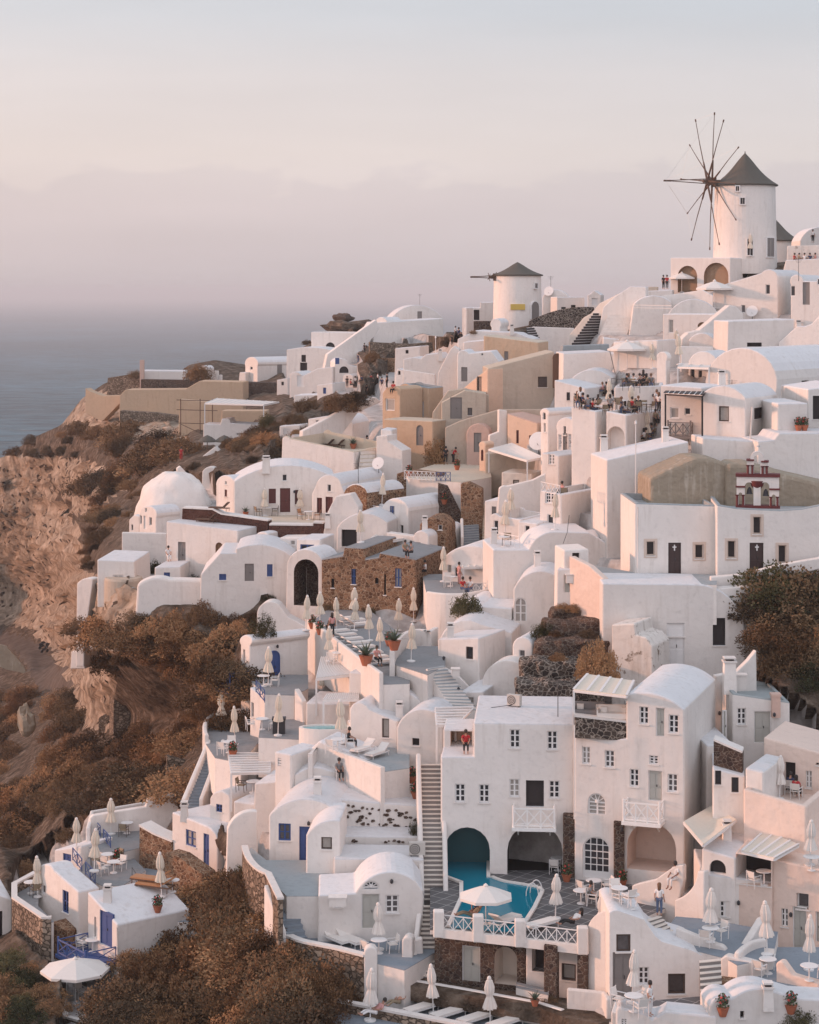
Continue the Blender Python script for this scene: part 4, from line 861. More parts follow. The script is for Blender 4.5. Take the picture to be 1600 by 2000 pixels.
# ---- hotel
B('tall white hotel building with grey casement windows and dark arches',34,4,8,'861,1712 861,1478 925,1478 925,1411 1122,1414 1122,1712','gw 1006,1443,20,37; gw 1079,1446,20,37; gw 899,1549,20,36; gw 946,1550,20,36; gw 1005,1539,20,35; gw 1083,1542,21,35; dk 1045,1550,35,52; aot 913,1663,88,96,2.2; ao 1045,1660,108,104,6.5',cave='shadecave',name='hotel',cat='hotel')
B('white hotel wing with fan-shaped windows and a pink side wall',34.6,19,8,'1122,1716 1122,1436 1223,1443 1223,1356 ~1255,1352 1337,1386 1337,1716','gw 1145,1475,16,34; gw 1191,1482,19,34; gw 1239,1519,18,35; gw 1314,1529,20,36; gw 1277,1484,18,18; af 1166,1569,36,42; adg 1165,1674,54,84; d 1280,1534,28,60; ao 1273,1652,96,98,2.4; gw 1258,1397,18,35; gw 1316,1414,20,37; d 1290,1410,18,56',xr=1398,cave='pink',name='hotel',cat='hotel')
for (x0,x1,yt,yb,sx_,lb) in ((959,988,1591,1712,33.6,'dark volcanic stone pier left of the big dark arch'),(1100,1130,1592,1714,33.9,'dark volcanic stone pier right of the big dark arch'),(1199,1220,1606,1716,34.3,'narrow dark volcanic stone pier right of the fanlight door')):
    WL(lb,sx_+.35,5,.8,f'{x0},{yb} {x0},{yt} {x1},{yt+1} {x1},{yb}',mat='stone_dark',name='stone_pier',cat='pier',ext=.3)
B('stone undercroft below the pool deck with a grey panelled door',37.2,19,5,'848,1935 848,1818 1027,1837 1027,1945','d 920,1882,36,72; ao 988,1885,44,76,1.6',mat='stone_dark',cave='cream',rm='tiles',name='stone_house')
B('white recessed porch with a brown-framed window below the pool deck',37.7,19,5,'1027,1945 1027,1838 1147,1852 1147,1960','dk 1056,1868,34,60,.8; wt 1111,1898,28,34',rm='tiles')
WL('stone pier between the porch and the brown-framed window',38.2,19,.5,'1062,1935 1062,1845 1088,1848 1088,1940',mat='stone_dark',name='stone_pier',cat='pier')
WL('stone pier at the right end of the pool deck front',38.3,19,.5,'1127,1945 1127,1853 1147,1855 1147,1948',mat='stone_dark',name='stone_pier',cat='pier')
B('white house with brown-framed door and windows below the steps',39,-2,4,'1190,2000 1190,1783 ~1202,1778 1214,1780 1258,1795 1280,1828 1292,1838 1350,1855 ~1362,1860 1368,1985','wt 1218,1842,28,34; dd 1217,1908,40,96; gw 1258,1906,20,34; wt 1322,1922,34,40')
WL('smooth pink buttress wall right of the undercroft',38.4,45,1.2,'1147,1950 1147,1835 ~1160,1790 1190,1778 1190,1950',mat='w')
WL('curved pink wall behind the man in white',36.6,40,.5,'1316,1820 1318,1758 ~1345,1742 1362,1702 1376,1702 1376,1820')
WL('white wall with a rounded top left of the yellow-lit steps',35.8,35,.4,'1234,1780 1234,1730 1246,1726 1280,1718 1320,1690 1335,1690 1335,1720 1300,1770')
B('lavender house front with two white doors and grey windows',36.6,2,5,'1374,1860 1374,1706 1515,1724 1515,1860','gw 1416,1776,18,32; d 1474,1792,34,80')
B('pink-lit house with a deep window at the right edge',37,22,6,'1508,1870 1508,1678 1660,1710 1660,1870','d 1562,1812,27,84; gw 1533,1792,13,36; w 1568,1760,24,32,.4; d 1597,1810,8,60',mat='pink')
B('small vaulted house with a round-arched window',36.5,24,5,'1371,1735 1371,1657 1437,1676 1437,1735','adk 1402,1692,32,28')
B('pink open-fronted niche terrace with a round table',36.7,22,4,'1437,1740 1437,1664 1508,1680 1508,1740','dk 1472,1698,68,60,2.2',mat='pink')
B('lavender house strip with two open windows below the stone panel',35.2,8,5,'1392,1670 1392,1500 1455,1516 1455,1670','wt 1403,1519,12,28; wt 1436,1533,14,30')
WL('dark stone panel in a white frame above the open windows',35,14,1,'1394,1497 1394,1447 1450,1471 1450,1517',mat='stone_dark',cap='w')
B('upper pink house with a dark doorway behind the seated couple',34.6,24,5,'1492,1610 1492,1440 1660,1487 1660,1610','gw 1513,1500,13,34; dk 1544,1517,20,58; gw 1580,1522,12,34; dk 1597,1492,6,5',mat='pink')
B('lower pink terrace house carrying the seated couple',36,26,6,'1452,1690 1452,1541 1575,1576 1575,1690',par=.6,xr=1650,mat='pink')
WL('white parapet block right of the tiled path',39.5,24,.6,'1408,1930 1408,1873 1418,1867 1470,1880 1490,1885 1492,1930',mat='w')
WL('white sloping divider wall between the two little terraces',38.2,-52,.4,'1456,1862 1458,1850 1492,1795 1502,1790 1505,1800 1505,1862',mat='w')
WL('long sloping white parapet beside the tiled path',38.6,30,.4,'1318,1848 1320,1812 1400,1845 ~1414,1852 1418,1868 1418,1890')
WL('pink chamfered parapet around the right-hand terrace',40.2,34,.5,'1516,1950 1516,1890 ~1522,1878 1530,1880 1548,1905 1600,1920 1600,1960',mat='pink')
B('smooth white roof in the lower right corner',42.5,-6,1.8,'1384,2040 1386,1965 ~1400,1950 1430,1950 ~1480,1930 1500,1932 1560,1950 1660,1955 1660,2040','dk 1450,1982,8,14')
B('white roofs at the bottom edge beside the potted plants',42.5,10,1.4,'1200,2060 1203,1975 ~1208,1968 1220,1970 1262,1980 1275,1990 1300,1975 1400,1985 1400,2060','gw 1219,1997,10,14')
WL('small stone wall below the parapet block',40,-2,1,'1408,1955 1408,1918 1480,1925 1478,1935 1430,1955',mat='stone_brown')

B('small open-fronted niche with an orange back wall left of the hotel roof',33.2,4,3,'866,1500 866,1424 925,1424 925,1500','o 901,1452,42,48,1.8',cave='peach',name='niche_house',cat='house')
B('plain white house wall filling the corner right of the hotel',34.0,-4,6,'1380,1640 1380,1455 1440,1460 1440,1640','gw 1410,1500,14,26')
B('small white cubic house behind the ochre roofs',17.6,8,5,'905,690 905,668 948,664 948,690')
B('low white flat house with a tiny dark window below the ridge wall',15.2,14,5,'770,700 772,680 820,676 822,700','dk 795,687,6,7',detail=False)
B('small white house with blue door beside the far crowd',13.6,20,5,'618,775 620,752 650,748 652,775','db 634,763,6,12',detail=False)
B('tiny white house left of the far stair wall',12.2,15,5,'540,760 541,742 562,738 564,760','dk 552,749,5,7',detail=False)
B('white vaulted house with a dark door behind the lounger terrace',18.6,15,6,'640,845 641,828 ~665,812 690,828 690,845','dk 664,836,8,12',detail=False)
B('low white block house beside the thick diagonal wall',17.8,20,5,'600,835 602,818 640,812 642,835','w 620,824,7,7')
B('small white chimney house above the lounger terrace',20.4,10,3,'742,868 744,838 765,840 766,868')
B('white cubic house between the stone stairs and the pink niche house',24.2,20,5,'945,1015 947,978 985,975 987,1015','dd 965,1000,9,22')
B('small cream house with a brown window under the garden canopy',22.6,16,4,'978,960 980,922 1040,926 1042,960','wt 1008,944,12,14',mat='cream')
B('narrow white house with a grey door above the gully',29.2,10,4,'1086,1160 1088,1112 1126,1110 1128,1160','d 1108,1140,14,34')
B('small white vaulted house beside the gully steps',29.9,20,4,'1000,1300 1001,1262 ~1020,1244 1040,1262 1041,1300','w 1020,1276,12,14')
B('low white house with a round vent below the brown window house',30.6,18,5,'896,1392 897,1352 945,1350 945,1392','w 920,1368,12,14')
B('small white block house beside the plunge pool',30.8,-10,3,'690,1470 692,1425 720,1420 722,1470')
B('white house with two windows below the blue arched terrace',28.9,30,4,'520,1470 522,1442 590,1450 592,1500','w 548,1462,12,14; w 575,1466,8,12')
B('low white house under the left closed parasol terrace',29.4,24,4,'440,1560 442,1500 500,1512 502,1560','w 462,1525,12,14')
B('small white vaulted house below the steep blue-grey steps',30.4,32,4,'408,1600 410,1560 ~430,1545 450,1562 452,1600','b 428,1578,12,16')
B('white house with a tall window under the pergola table',31.2,22,4,'455,1640 456,1565 515,1572 516,1640','w 484,1596,12,26')
B('white vaulted house between the lattice terrace and the red-banded church',26.9,10,4,'1120,1090 1122,1062 ~1145,1046 1170,1062 1172,1090')
B('small white house right of the round-table terrace',26.2,26,4,'1010,1060 1012,1018 1050,1022 1052,1060','w 1030,1034,10,16')
B('pink-lit house with arched doorway above the cafe roof',22.2,26,5,'1140,840 1142,800 1180,806 1180,840','adk 1160,822,10,22')
B('small white house left of the wide dark slot window',20.4,16,4,'1396,700 1398,660 1420,658 1421,700','w 1409,676,7,12')
B('small white house on the hill below the broad pale steps',18.2,14,5,'1180,720 1182,690 1222,688 1224,720','w 1202,703,9,12')
B('low pink-lit vault behind the pierced parapet',20.2,20,5,'1345,680 1346,664 ~1370,650 1395,664 1396,680')
B('white-walled courtyard house right of the church path',29.1,-8,3,'1100,1098 1102,1075 1150,1072 1152,1098','dk 1125,1086,14,12')
B('low white house with a blue window above the wavy wall',23.2,6,4,'300,1140 302,1108 352,1106 354,1140','bs 326,1124,12,12')
B('small white house under the pediment terrace',23.2,12,4,'545,1068 546,1050 600,1050 600,1068','w 572,1060,9,9')
B('small pink-lit house at the far right below the stone panel',35.6,26,4,'1455,1540 1456,1500 1492,1508 1492,1540')

B('low pink-lit terrace building left of the brown arches on the skyline',16.4,10,5,'1230,600 1233,569 1313,566 1313,600')
B('small tan planter block on the skyline terrace',16.2,10,1.5,'1262,575 1263,560 1285,560 1285,575',mat='tan',name='planter',cat='planter')

B('ochre back wall building inside the far open pergola',14.0,5,3,'432,835 433,802 520,802 520,835',mat='ochre')
WL('white stair wall sweeping down behind the rock dome',17.6,-14,.8,'345,945 346,915 352,910 378,938 410,962 446,985 446,1000 400,985')
WL('white curved wall right of the dark bush above the rock dome',17.8,8,1.5,'392,955 395,922 ~408,912 424,925 428,955')
WL('white wedge wall with steps under the straw parasols',15.8,6,1.5,'383,905 384,900 420,872 441,896 441,905')
B('small white terrace house left of the straw parasols',15.2,10,3,'352,910 353,893 386,890 388,910')
WL('rubble retaining wall beneath the ochre headland wall',12.1,6,2,'232,838 234,802 300,806 347,812 347,840',mat='rubble')
WL('dry stone terrace wall on the brown slope strip',15.6,-10,1,'470,905 472,892 530,884 532,896',mat='rubble',name='dry_stone_wall')
WL('broken dry stone wall under the far cottage',13.8,-8,1,'560,835 562,822 640,815 642,826',mat='rubble',name='dry_stone_wall')
B('small white shed with a slatted front at the left of the diagonal wall',16.4,12,4,'545,852 546,832 585,830 588,852','v 560,842,14,12')

WL('white rounded stair parapet beside the giant arched alcove',25.0,6,1.6,'500,1240 502,1200 ~520,1176 545,1182 562,1205 606,1228 606,1245')
# ================================================================ FLOORS, STAIRS, LANDMARKS
DECK=FL('pool deck paved in dark square tiles','840,1816 848,1816 1147,1851 1240,1800 1330,1760 1330,1705 1100,1700 861,1700 840,1720',z=-33.42,mat='tiles',name='pool_deck',th=.25)
ZD=-33.42
def onz(px,py,z): k=z/((HY-py)/F); return Vector((ray(px,py).x*k,k,z))
FL('lower grassy ground in front of the stone undercroft','690,1880 780,1860 848,1900 848,1917 1147,1955 1250,1960 1250,2010 1110,1990 1052,1968 855,1936 735,1912',z=-36.2,mat='scrubground',name='lower_ground',th=.8,side='scrubground')
FL('blue-grey painted terrace of the fanlight house','560,1842 586,1850 712,1876 790,1895 850,1860 850,1790 620,1800 570,1800',z=-35.2,mat='bluegrey')
FL('pale upper terrace with white chairs beside the blue door','478,1675 523,1714 560,1750 640,1750 660,1700 600,1680 520,1680 490,1655',z=-32.9,mat='teal')
FL('grey sunbathing terrace at the bottom edge','628,1970 690,1925 900,1955 1120,2005 1120,2120 700,2120',z=-37.3,mat='bluegrey')
FL('dark paved sunbed terrace with many closed parasols','600,1222 640,1190 720,1190 810,1260 800,1335 745,1337 700,1304 650,1264',z=-24.9,mat='grey')
FL('sandy terrace in front of the maroon-shuttered house','420,1001 455,985 655,1000 640,1023 612,1025 527,1023 523,1016 432,1003',z=-19.97,mat='sand')
FL('brown-grey sun terrace beside the small round pool','610,1478 632,1434 690,1436 800,1470 800,1500 745,1508 700,1493 628,1467',z=-28.6,mat='teal')
FL('round grey terrace with a single closed parasol','765,1296 800,1262 870,1262 870,1300 835,1318',z=-24.2,mat='grey')
FL('upper grey terrace with blue rails at the lower left','172,1655 195,1600 275,1588 340,1600 300,1650 215,1670',z=-36.6,mat='grey')
FL('grey tables terrace behind the ravine house','150,1705 180,1665 250,1665 285,1700 240,1730 200,1730',z=-37.2,mat='grey')
FL('blue-grey terrace with two orange loungers','255,1735 290,1685 400,1745 385,1800 300,1800',z=-37.6,mat='bluegrey')
FL('small grey terrace inside the stone bastion','25,1745 75,1715 75,1770 105,1800 85,1808 25,1772',z=-37.9,mat='grey')
FL('little terrace under the big open parasol at the lower left','108,1950 125,1925 195,1925 205,2020 130,2020',z=-41.4,mat='sand')
FL('grey terrace before the blue arched door','490,1330 500,1318 602,1318 602,1345 575,1358 517,1356',z=-27.3,mat='grey')
FL('dark small terrace with a round table','505,1440 510,1405 595,1405 595,1445',z=-28.9,mat='grey')
FL('small left terrace with closed parasols','400,1450 405,1420 500,1410 505,1450 470,1490 420,1480',z=-30.6,mat='grey')
FL('tiled path and terrace below the white double doors','1286,1838 1320,1790 1380,1795 1520,1820 1510,1870 1440,1885 1418,1872',z=-33.1,mat='bluegrey')
FL('grey right-hand terrace with tables and parasols','1486,1850 1620,1850 1660,1920 1600,1935 1480,1925',z=-33.7,mat='bluegrey')
FL('tiled path at the bottom of the steps','1190,1995 1210,1960 1380,1945 1440,1950 1660,1935 1660,2000 1400,2000',z=-34.4,mat='tiles')
FL('grey forecourt of the white church','1110,1095 1240,1118 1400,1122 1400,1142 1180,1134',z=-18.9,mat='teal')
FL('restaurant terrace above the cactus bushes','825,1122 965,1118 965,1165 835,1168',z=-22.3,mat='grey')
FL('garden terrace above the stone stairs','790,925 870,900 955,898 960,932 900,942 800,936',z=-16.6,mat='sand')

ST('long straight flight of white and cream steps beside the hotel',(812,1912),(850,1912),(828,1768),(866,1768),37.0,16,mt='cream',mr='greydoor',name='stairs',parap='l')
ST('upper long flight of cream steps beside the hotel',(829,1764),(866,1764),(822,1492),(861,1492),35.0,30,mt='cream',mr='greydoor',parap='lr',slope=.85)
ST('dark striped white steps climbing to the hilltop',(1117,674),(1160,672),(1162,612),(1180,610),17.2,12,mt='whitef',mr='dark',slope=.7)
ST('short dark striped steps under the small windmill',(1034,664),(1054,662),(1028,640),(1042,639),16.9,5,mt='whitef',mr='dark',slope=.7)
ST('broad pale steps inside the white hilltop stair block',(1172,655),(1225,655),(1205,588),(1258,562),17.2,14,mt='w',mr='w',slope=.7)
ST('grey stone stairs, upper flight between rough walls',(905,1020),(932,1016),(868,950),(893,945),21.6,14,mt='teal',mr='bluegrey',slope=.7)
ST('grey stone stairs, lower flight ending at the canopy',(906,1064),(937,1062),(905,1026),(935,1024),23.4,8,mt='teal',mr='bluegrey',slope=.8,parap='l')
ST('narrow sandy steps right of the stone wall',(942,1060),(962,1058),(944,985),(960,983),23.2,14,mt='sand',mr='sand',slope=.8)
ST('blue-grey curved steps down to the fanlight house terrace',(560,1842),(600,1838),(525,1750),(568,1746),36.2,8,mt='bluegrey',mr='bluegrey',parap='l',slope=.7)
ST('steep blue-grey steps with white side walls down the left slope',(362,1580),(388,1580),(412,1462),(432,1462),29.5,20,mt='bluegrey',mr='bluegrey',parap='lr',slope=.9)
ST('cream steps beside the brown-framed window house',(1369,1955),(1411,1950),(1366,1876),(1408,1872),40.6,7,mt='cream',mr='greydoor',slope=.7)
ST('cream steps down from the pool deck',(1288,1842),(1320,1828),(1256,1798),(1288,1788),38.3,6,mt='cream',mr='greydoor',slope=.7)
ST('low white steps in front of the brown-framed porch',(1008,1930),(1070,1945),(1008,1918),(1075,1932),38.1,2,mt='grey',mr='w',slope=.4)
ST('white steps with dark slots along the porthole wall',(885,1388),(935,1392),(832,1306),(866,1300),31.0,14,mt='teal',mr='w',slope=.75)
ST('pale steps climbing from the lounger terrace',(700,925),(735,925),(705,880),(732,878),20.8,6,mt='sand',mr='w',slope=.6)
ST('low brown steps beside the ravine house balcony',(148,1905),(170,1925),(140,1860),(160,1872),33.4,7,mt='teal',mr='dark',slope=.9)

# terraces walls that follow the floors
CW('curved white-topped rubble wall around the fanlight house terrace','552,1835 ~575,1848 600,1856 660,1868 714,1882',z=-35.2,h=.38,th=.35,mat='rubble',cap='w',down=3)
CW('white-topped wall around the upper chair terrace','478,1668 ~492,1700 524,1722 548,1772',z=-32.9,h=.4,th=.3,mat='rubble',cap='w',down=4)
CW('front wall of the bottom sunbathing terrace, rubble with white coping','690,1932 630,1968 760,1992 900,2020 1010,2046',z=-37.3,h=.45,th=.35,mat='rubble',cap='w',down=5)
CW('white back wall of the bottom sunbathing terrace','676,1925 ~690,1935 760,1948 900,1972 1050,2000 1100,2016',z=-37.3,h=1.15,th=.3)
CW('low white wall around the dark sunbed terrace','600,1225 650,1265 700,1305 745,1338',z=-24.9,h=.8,th=.3,down=3)
CW('curved white parapet around the round grey terrace','766,1300 ~790,1262 838,1258 852,1250',z=-24.2,h=.9,th=.35)
CW('white parapet of the upper left terrace','172,1640 180,1606 275,1590 340,1586',z=-36.6,h=.8,th=.3)
CW('white wall around the bastion terrace','70,1722 28,1745 28,1772 86,1812 100,1812',z=-37.9,h=.55,th=.3,mat='rubble',cap='w',down=4)
CW('white parapet of the little parasol terrace','125,1945 128,2012 165,2022',z=-41.4,h=.7,th=.25,mat='rubble',cap='w',down=3)
CW('white parapet around the left closed parasol terrace','404,1452 ~402,1425 416,1410 470,1400',z=-30.6,h=.6,th=.3,down=4)
CW('pink-lit front parapet of the sun terrace','606,1488 625,1470 700,1497 748,1515',z=-28.6,h=.5,th=.3,down=3)
CW('white parapet around the restaurant terrace','835,1168 ~900,1172 962,1160',z=-22.3,h=.5,th=.3,down=3)
CW('rounded white parapet behind the brown-framed window house table','1200,1998 1203,1978 1262,1990 1300,1985',z=-34.4,h=.5,th=.3)
CW('low white wall stepping along the tiled path','1440,1888 ~1480,1862 1496,1860',z=-33.4,h=.7,th=.3)
CW('short white wall of the lawn below the undercroft steps','1108,1968 1180,1975 1190,1990',z=-36.2,h=1.0,th=.3)
WL('small white gate pillar with a black finial on the bottom terrace wall',37.3,0,.7,'711,1905 711,1862 ~724,1850 737,1862 737,1905',name='gate_pillar',cat='pillar')
WL('small white gate pillar with a black finial beside the long steps',36.9,10,.8,'785,1888 785,1840 ~795,1830 806,1842 806,1888',name='gate_pillar',cat='pillar')
WL('low white wall right of the gate pillar by the long steps',36.7,-10,.4,'806,1888 806,1838 826,1832 832,1888')
# stone terraces in the gully right of the centre
for k,(pts,s_,yw,lb) in enumerate([
 ('1006,1385 1008,1338 1060,1336 1126,1344 1126,1390',31.6,3,'lowest rough stone wall of the terraced gully with pale mortar'),
 ('1018,1345 1018,1298 1040,1294 1150,1298 1180,1300 1180,1345',30.9,2,'second rough stone wall of the terraced gully'),
 ('1045,1298 1045,1256 1110,1248 1190,1252 1190,1298',30.3,4,'third dark dry-stone wall of the terraced gully'),
 ('1062,1255 1066,1218 1180,1212 1185,1255',29.8,-2,'fourth dark dry-stone wall of the terraced gully'),
 ('1072,1225 1076,1192 1180,1186 1182,1225',29.4,4,'fifth dark dry-stone wall of the terraced gully'),
 ('1100,1195 1104,1166 1178,1158 1180,1195',29.0,-3,'top dark dry-stone wall of the terraced gully')]):
    ob=WL(lb,s_,yw,2.6,pts,mat='stone' if k<2 else 'stone_dark',name='dry_stone_wall',ext=1.0,bev=.15)
    me=evmesh(ob); ob.modifiers.clear(); ob.data=me; bm=bmesh.new(); bm.from_mesh(me); bmesh.ops.triangulate(bm,faces=bm.faces)
    for _ in range(4):
        bmesh.ops.subdivide_edges(bm,edges=[e for e in bm.edges if e.calc_length()>.45],cuts=1,use_grid_fill=False); bmesh.ops.triangulate(bm,faces=[f for f in bm.faces if len(f.verts)>3])
    for v in bm.verts:
        q=v.co+ob.location; n_=Vector((noise.noise(q*1.3),noise.noise(q*1.3+Vector((7,1,4))),noise.noise(q*1.1+Vector((2,9,6))))); v.co+=n_*.32
    bm.to_mesh(me); bm.free()
WL('lit brown stone wall at the top right of the gully',29.3,55,.6,'1140,1180 1140,1130 1150,1125 1178,1142 1180,1185',mat='stone_brown')
WL('lit brown stone edge below the vault house',30,60,.6,'1176,1300 1176,1170 1195,1230 1196,1300',mat='stone_brown')
WL('sofa balcony wall of dark volcanic stone on the hotel roof',34.5,8,.5,'1122,1440 1122,1400 1228,1412 1228,1446',mat='stone',cap='w',ext=.05)

# ---------------------------------------------------------------- windmills
def windmill(cx,base,top,wt,wb,s,apex,label,hub=None,spokes=True,door=None,wins=(),sign=None):
    c=W(cx,base,s); rt=root('windmill',c,label,'windmill')
    H=(base-top)/s; r0=wb/2/s; r1=wt/2/s
    b=MB(); b.lathe(c-Vector((0,0,2)),[(r0,0),(r0,2.0),(r0*.985,2+H*.3),(r1,2+H)],'w',48); b.build('tower',rt,smooth=False)
    ch=(top-apex)/s; prof=[(r1*1.08,H-.12),(r1*1.10,H+.02)]
    for i in range(1,11):
        q=i/10; prof.append((r1*1.08*((1-q)**1.0)*(1-.16*math.sin(math.pi*q))+.02,H+.02+ch*(q if hub and spokes else q)))
    cb=MB(); cb.lathe(c,prof,'thatch',40)
    if spokes: cb.tube(c+Vector((0,0,H+ch-.15)),c+Vector((0,0,H+ch+.25)),.10,.03,mat='thatch')
    cb.build('cone_roof',rt)
    def wall(px,py,w,h,nm,mat,arch=False,hood=False,frame=True):
        x=(px-cx)/s; R_=r0+.02; x=max(-R_*.97,min(R_*.97,x)); y=-math.sqrt(R_*R_-x*x); n=Vector((x,y,0)).normalized(); t=Vector((-n.y,n.x,0)); 
        if t.x<0: t=-t
        O=c+Vector((x,y,(base-py)/s)); fr=(O,t,n); ww=w/s/max(.5,abs(t.x))/2; hh=h/s/2
        o=MB(); pts=arch_pts(-ww,ww,-hh,hh) if arch else [(-ww,-hh),(-ww,hh),(ww,hh),(ww,-hh)]
        z=Vector((0,0,1)); o.extr([O+t*u+z*v+n*.04 for u,v in pts],-n*.3,mat); ob=o.build(nm,rt)
        if frame:
            f=MB(); e=.12
            if arch:
                ins=pts; out=arch_pts(-ww-e,ww+e,-hh,hh+e)
                for i in range(len(pts)-1): f.extr([O+t*a[0]+z*a[1]+n*.09 for a in (out[i],out[i+1],ins[i+1],ins[i])],-n*.3,'whitef')
            else:
                for a in ((-ww-e,-ww,-hh-e,hh+e),(ww,ww+e,-hh-e,hh+e),(-ww,ww,hh,hh+e),(-ww,ww,-hh-e,-hh)): f.fbox(fr,a[0],a[1],a[2],a[3],-.2,.09,'whitef')
                f.fbox(fr,-.03,.03,-hh,hh,-.1,.07,'greyf')
            f.build('frame',ob)
    for w_ in wins: wall(*w_)
    if door: wall(*door)
    if sign:
        px,py,w,h=sign; wall(px,py,w,h,'sign_board','yellow',frame=False)
    if hub:
        hx,hy=hub; az=R(15); ax=Vector((-math.cos(az),-math.sin(az),0)); up=Vector((0,0,1)); sd=Vector((math.sin(az),-math.cos(az),0))
        zc=(base-hy)/s; hb=c+Vector((0,0,zc)); dist=((cx-hx)/s)/math.cos(az); P=hb+ax*dist
        m=MB(); m.tube(hb,P+ax*.9,.22,.2,mat='wood',seg=10); m.build('axle',rt)
        bo=MB(); bl=((hx-(1295 if spokes else 922))/s)/math.cos(az)
        tip=P+ax*bl
        for q in (-.28,.28): bo.tube(P+up*q*(1 if spokes else .6)+ax*.5,tip,.06,.05,mat='wood',seg=5)
        bo.tube(tip-ax*.7,tip+ax*.25,.11,mat='wood',seg=6); bo.build('bowsprit',rt)
        h2=MB(); h2.box(P-Vector((.45,.45,.45)),P+Vector((.75,.45,.45)),'wood'); h2.build('hub',rt)
        if spokes:
            Rr=136/s; tips=[]
            for k in range(12):
                a=R(5+30*k); d=up*math.cos(a)+sd*math.sin(a); o=P+ax*(.35 if k%2 else -.3); tp=o+d*Rr*(1 if k%3 else .97); tips.append(tp)
                f=MB(); f.tube(o+d*.2,o+d*2.6,.13,.10,mat='wood',seg=6); f.tube(o+d*1.2,o+d*Rr*.6+ax*.05,.065,.055,mat='wood',seg=6); f.tube(o+d*Rr*.6+ax*.05,tp,.05,.04,mat='wood',seg=6); f.tube(tp-d*.2,tp+d*.12,.09,mat='wood',seg=6); f.build('sail_arm',rt)
            for k in range(0,12):
                f=MB(); f.tube(tips[k],tip if k%2==0 else tips[(k+1)%12],.012,mat='canvasw',seg=3); f.build('rope',rt)
        else:
            for k in range(8):
                a=R(10+45*k); d=up*math.cos(a)+sd*math.sin(a); f=MB(); o=P+ax*(1.0 if k%2 else .1); f.tube(o,o+d*.62,.05,.04,mat='wood',seg=5); f.build('sail_arm',rt)
    return rt
windmill(1455.5,503,362,117,123,15.9,299,'large white windmill with a dark thatched cone and twelve bare sail arms',hub=(1384,355),wins=((1432,371,6,9,'window','dark'),(1441,395,8,12,'window','dark'),(1455,484,10,32,'window','dark')),door=(1497,484,16,36,'door','greydoor'))
windmill(1512,520,470,92,92,14.6,426,'second windmill half hidden behind the large one, dark cone only showing',spokes=False)
windmill(1011,628,537,92,96,15.7,512,'small squat white windmill with a rusty stub of sails and a yellow sign',hub=(970,541),spokes=False,wins=((1045,558,5,9,'window','dark'),),door=(1043,606,15,34,'door','greydoor',True),sign=(1009,599,28,11))
# ---------------------------------------------------------------- bell gable
def bell_gable():
    s=29.2; yaw=10; fr=frame_at(1482,990,s,yaw); O,t,n=fr; z=Vector((0,0,1)); rt=root('bell_gable',O,'white bell gable with dark red bands, columns and two bells on the church roof','bell gable')
    P=lambda x,y:hit(fr,x,y)
    def panel(pts,cuts,depth,w0=0,mat='w'):
        b=MB(); b.extr([O+t*u+z*v+n*w0 for u,v in pts],-n*depth,mat); ob=b.build('wall',rt)
        cb=MB()
        for c in cuts: cb.extr([O+t*u+z*v+n*(w0+.5) for u,v in c],-n*(depth+1),mat)
        if cuts:
            co=cb.build('cutter',rt); md=ob.modifiers.new('x','BOOLEAN'); md.object=co; md.solver='EXACT'; md.operation='DIFFERENCE'; me=evmesh(ob); bpy.data.objects.remove(co,do_unlink=True); ob.modifiers.clear(); ob.data=me
        return ob
    u0,v0=P(1439,990); u1,v1=P(1522,928)
    def ar(xa,xb,ya,yb): a,b_=P(xa,yb); c,d=P(xb,ya); return arch_pts(a,c,b_,d)
    panel([(u0,v0),(u0,v1),(u1,v1),(u1,v0)],[ar(1455,1472,942,989),ar(1486,1503,942,989),ar(1443,1450,962,989),ar(1508,1515,966,989)],.7)
    a0,b0=P(1459,928); a1,b1=P(1500,900)
    top=[(a0,b0),(a0,b1)]+arch_pts(P(1466,905)[0],P(1493,905)[0],b1,P(1480,882)[1])+[(a1,b1),(a1,b0)]
    panel(top,[ar(1473,1485,889,927)],.6)
    m=MB()
    for (x0,x1,y0,y1) in ((1437,1524,926,931),(1437,1456,949,952),(1503,1524,954,957),(1437,1524,988,992),(1458,1473,897,900),(1487,1502,900,903)):
        ua,va=P(x0,y1); ub,vb=P(x1,y0); m.fbox(fr,ua,ub,va,vb,-.75,.10,'maroonp')
    m.build('red_band',rt)
    for (x,y0,y1) in ((1440,966,990),(1452,966,990),(1506,970,990),(1519,970,990),(1461,908,926),(1470,908,926),(1490,910,926),(1498,910,926)):
        c=MB(); a,b_=P(x,y1); _,d=P(x,y0); q=O+t*a+n*.08; c.tube(q+z*b_,q+z*d,.075,mat='maroonp',seg=8); c.tube(q+z*(d-.08),q+z*d,.08,.15,mat='maroonp',seg=8); c.build('column',rt)
    a,b_=P(1479,986); _,d=P(1479,957); c=MB(); c.tube(O+t*a+z*b_-n*.3,O+t*a+z*d-n*.3,.17,.14,mat='w',seg=12); c.build('column',rt)
    c=MB(); c.lathe(O+t*a+z*(d-.1)-n*.3,[(.12,0),(.4,.35),(.5,.7)],'maroonp',16); c.build('capital',rt)
    for x,y in ((1464,958),(1496,962)):
        a,b_=P(x,y); c=MB(); c.lathe(O+t*a+z*(b_-.25)-n*.3,[(.22,0),(.17,.1),(.14,.3),(.08,.42),(.02,.46)],'iron',14); c.build('bell',rt)
    c=MB(); a,b_=P(1483,882); q=O+t*a-n*.3; c.box(q+z*b_-Vector((.03,.03,0)),q+z*(b_+.55)+Vector((.03,.03,0)),'whitef'); c.box(q+z*(b_+.3)-Vector((.17,.03,0)),q+z*(b_+.37)+Vector((.17,.03,0)),'whitef'); c.build('cross',rt)
bell_gable()
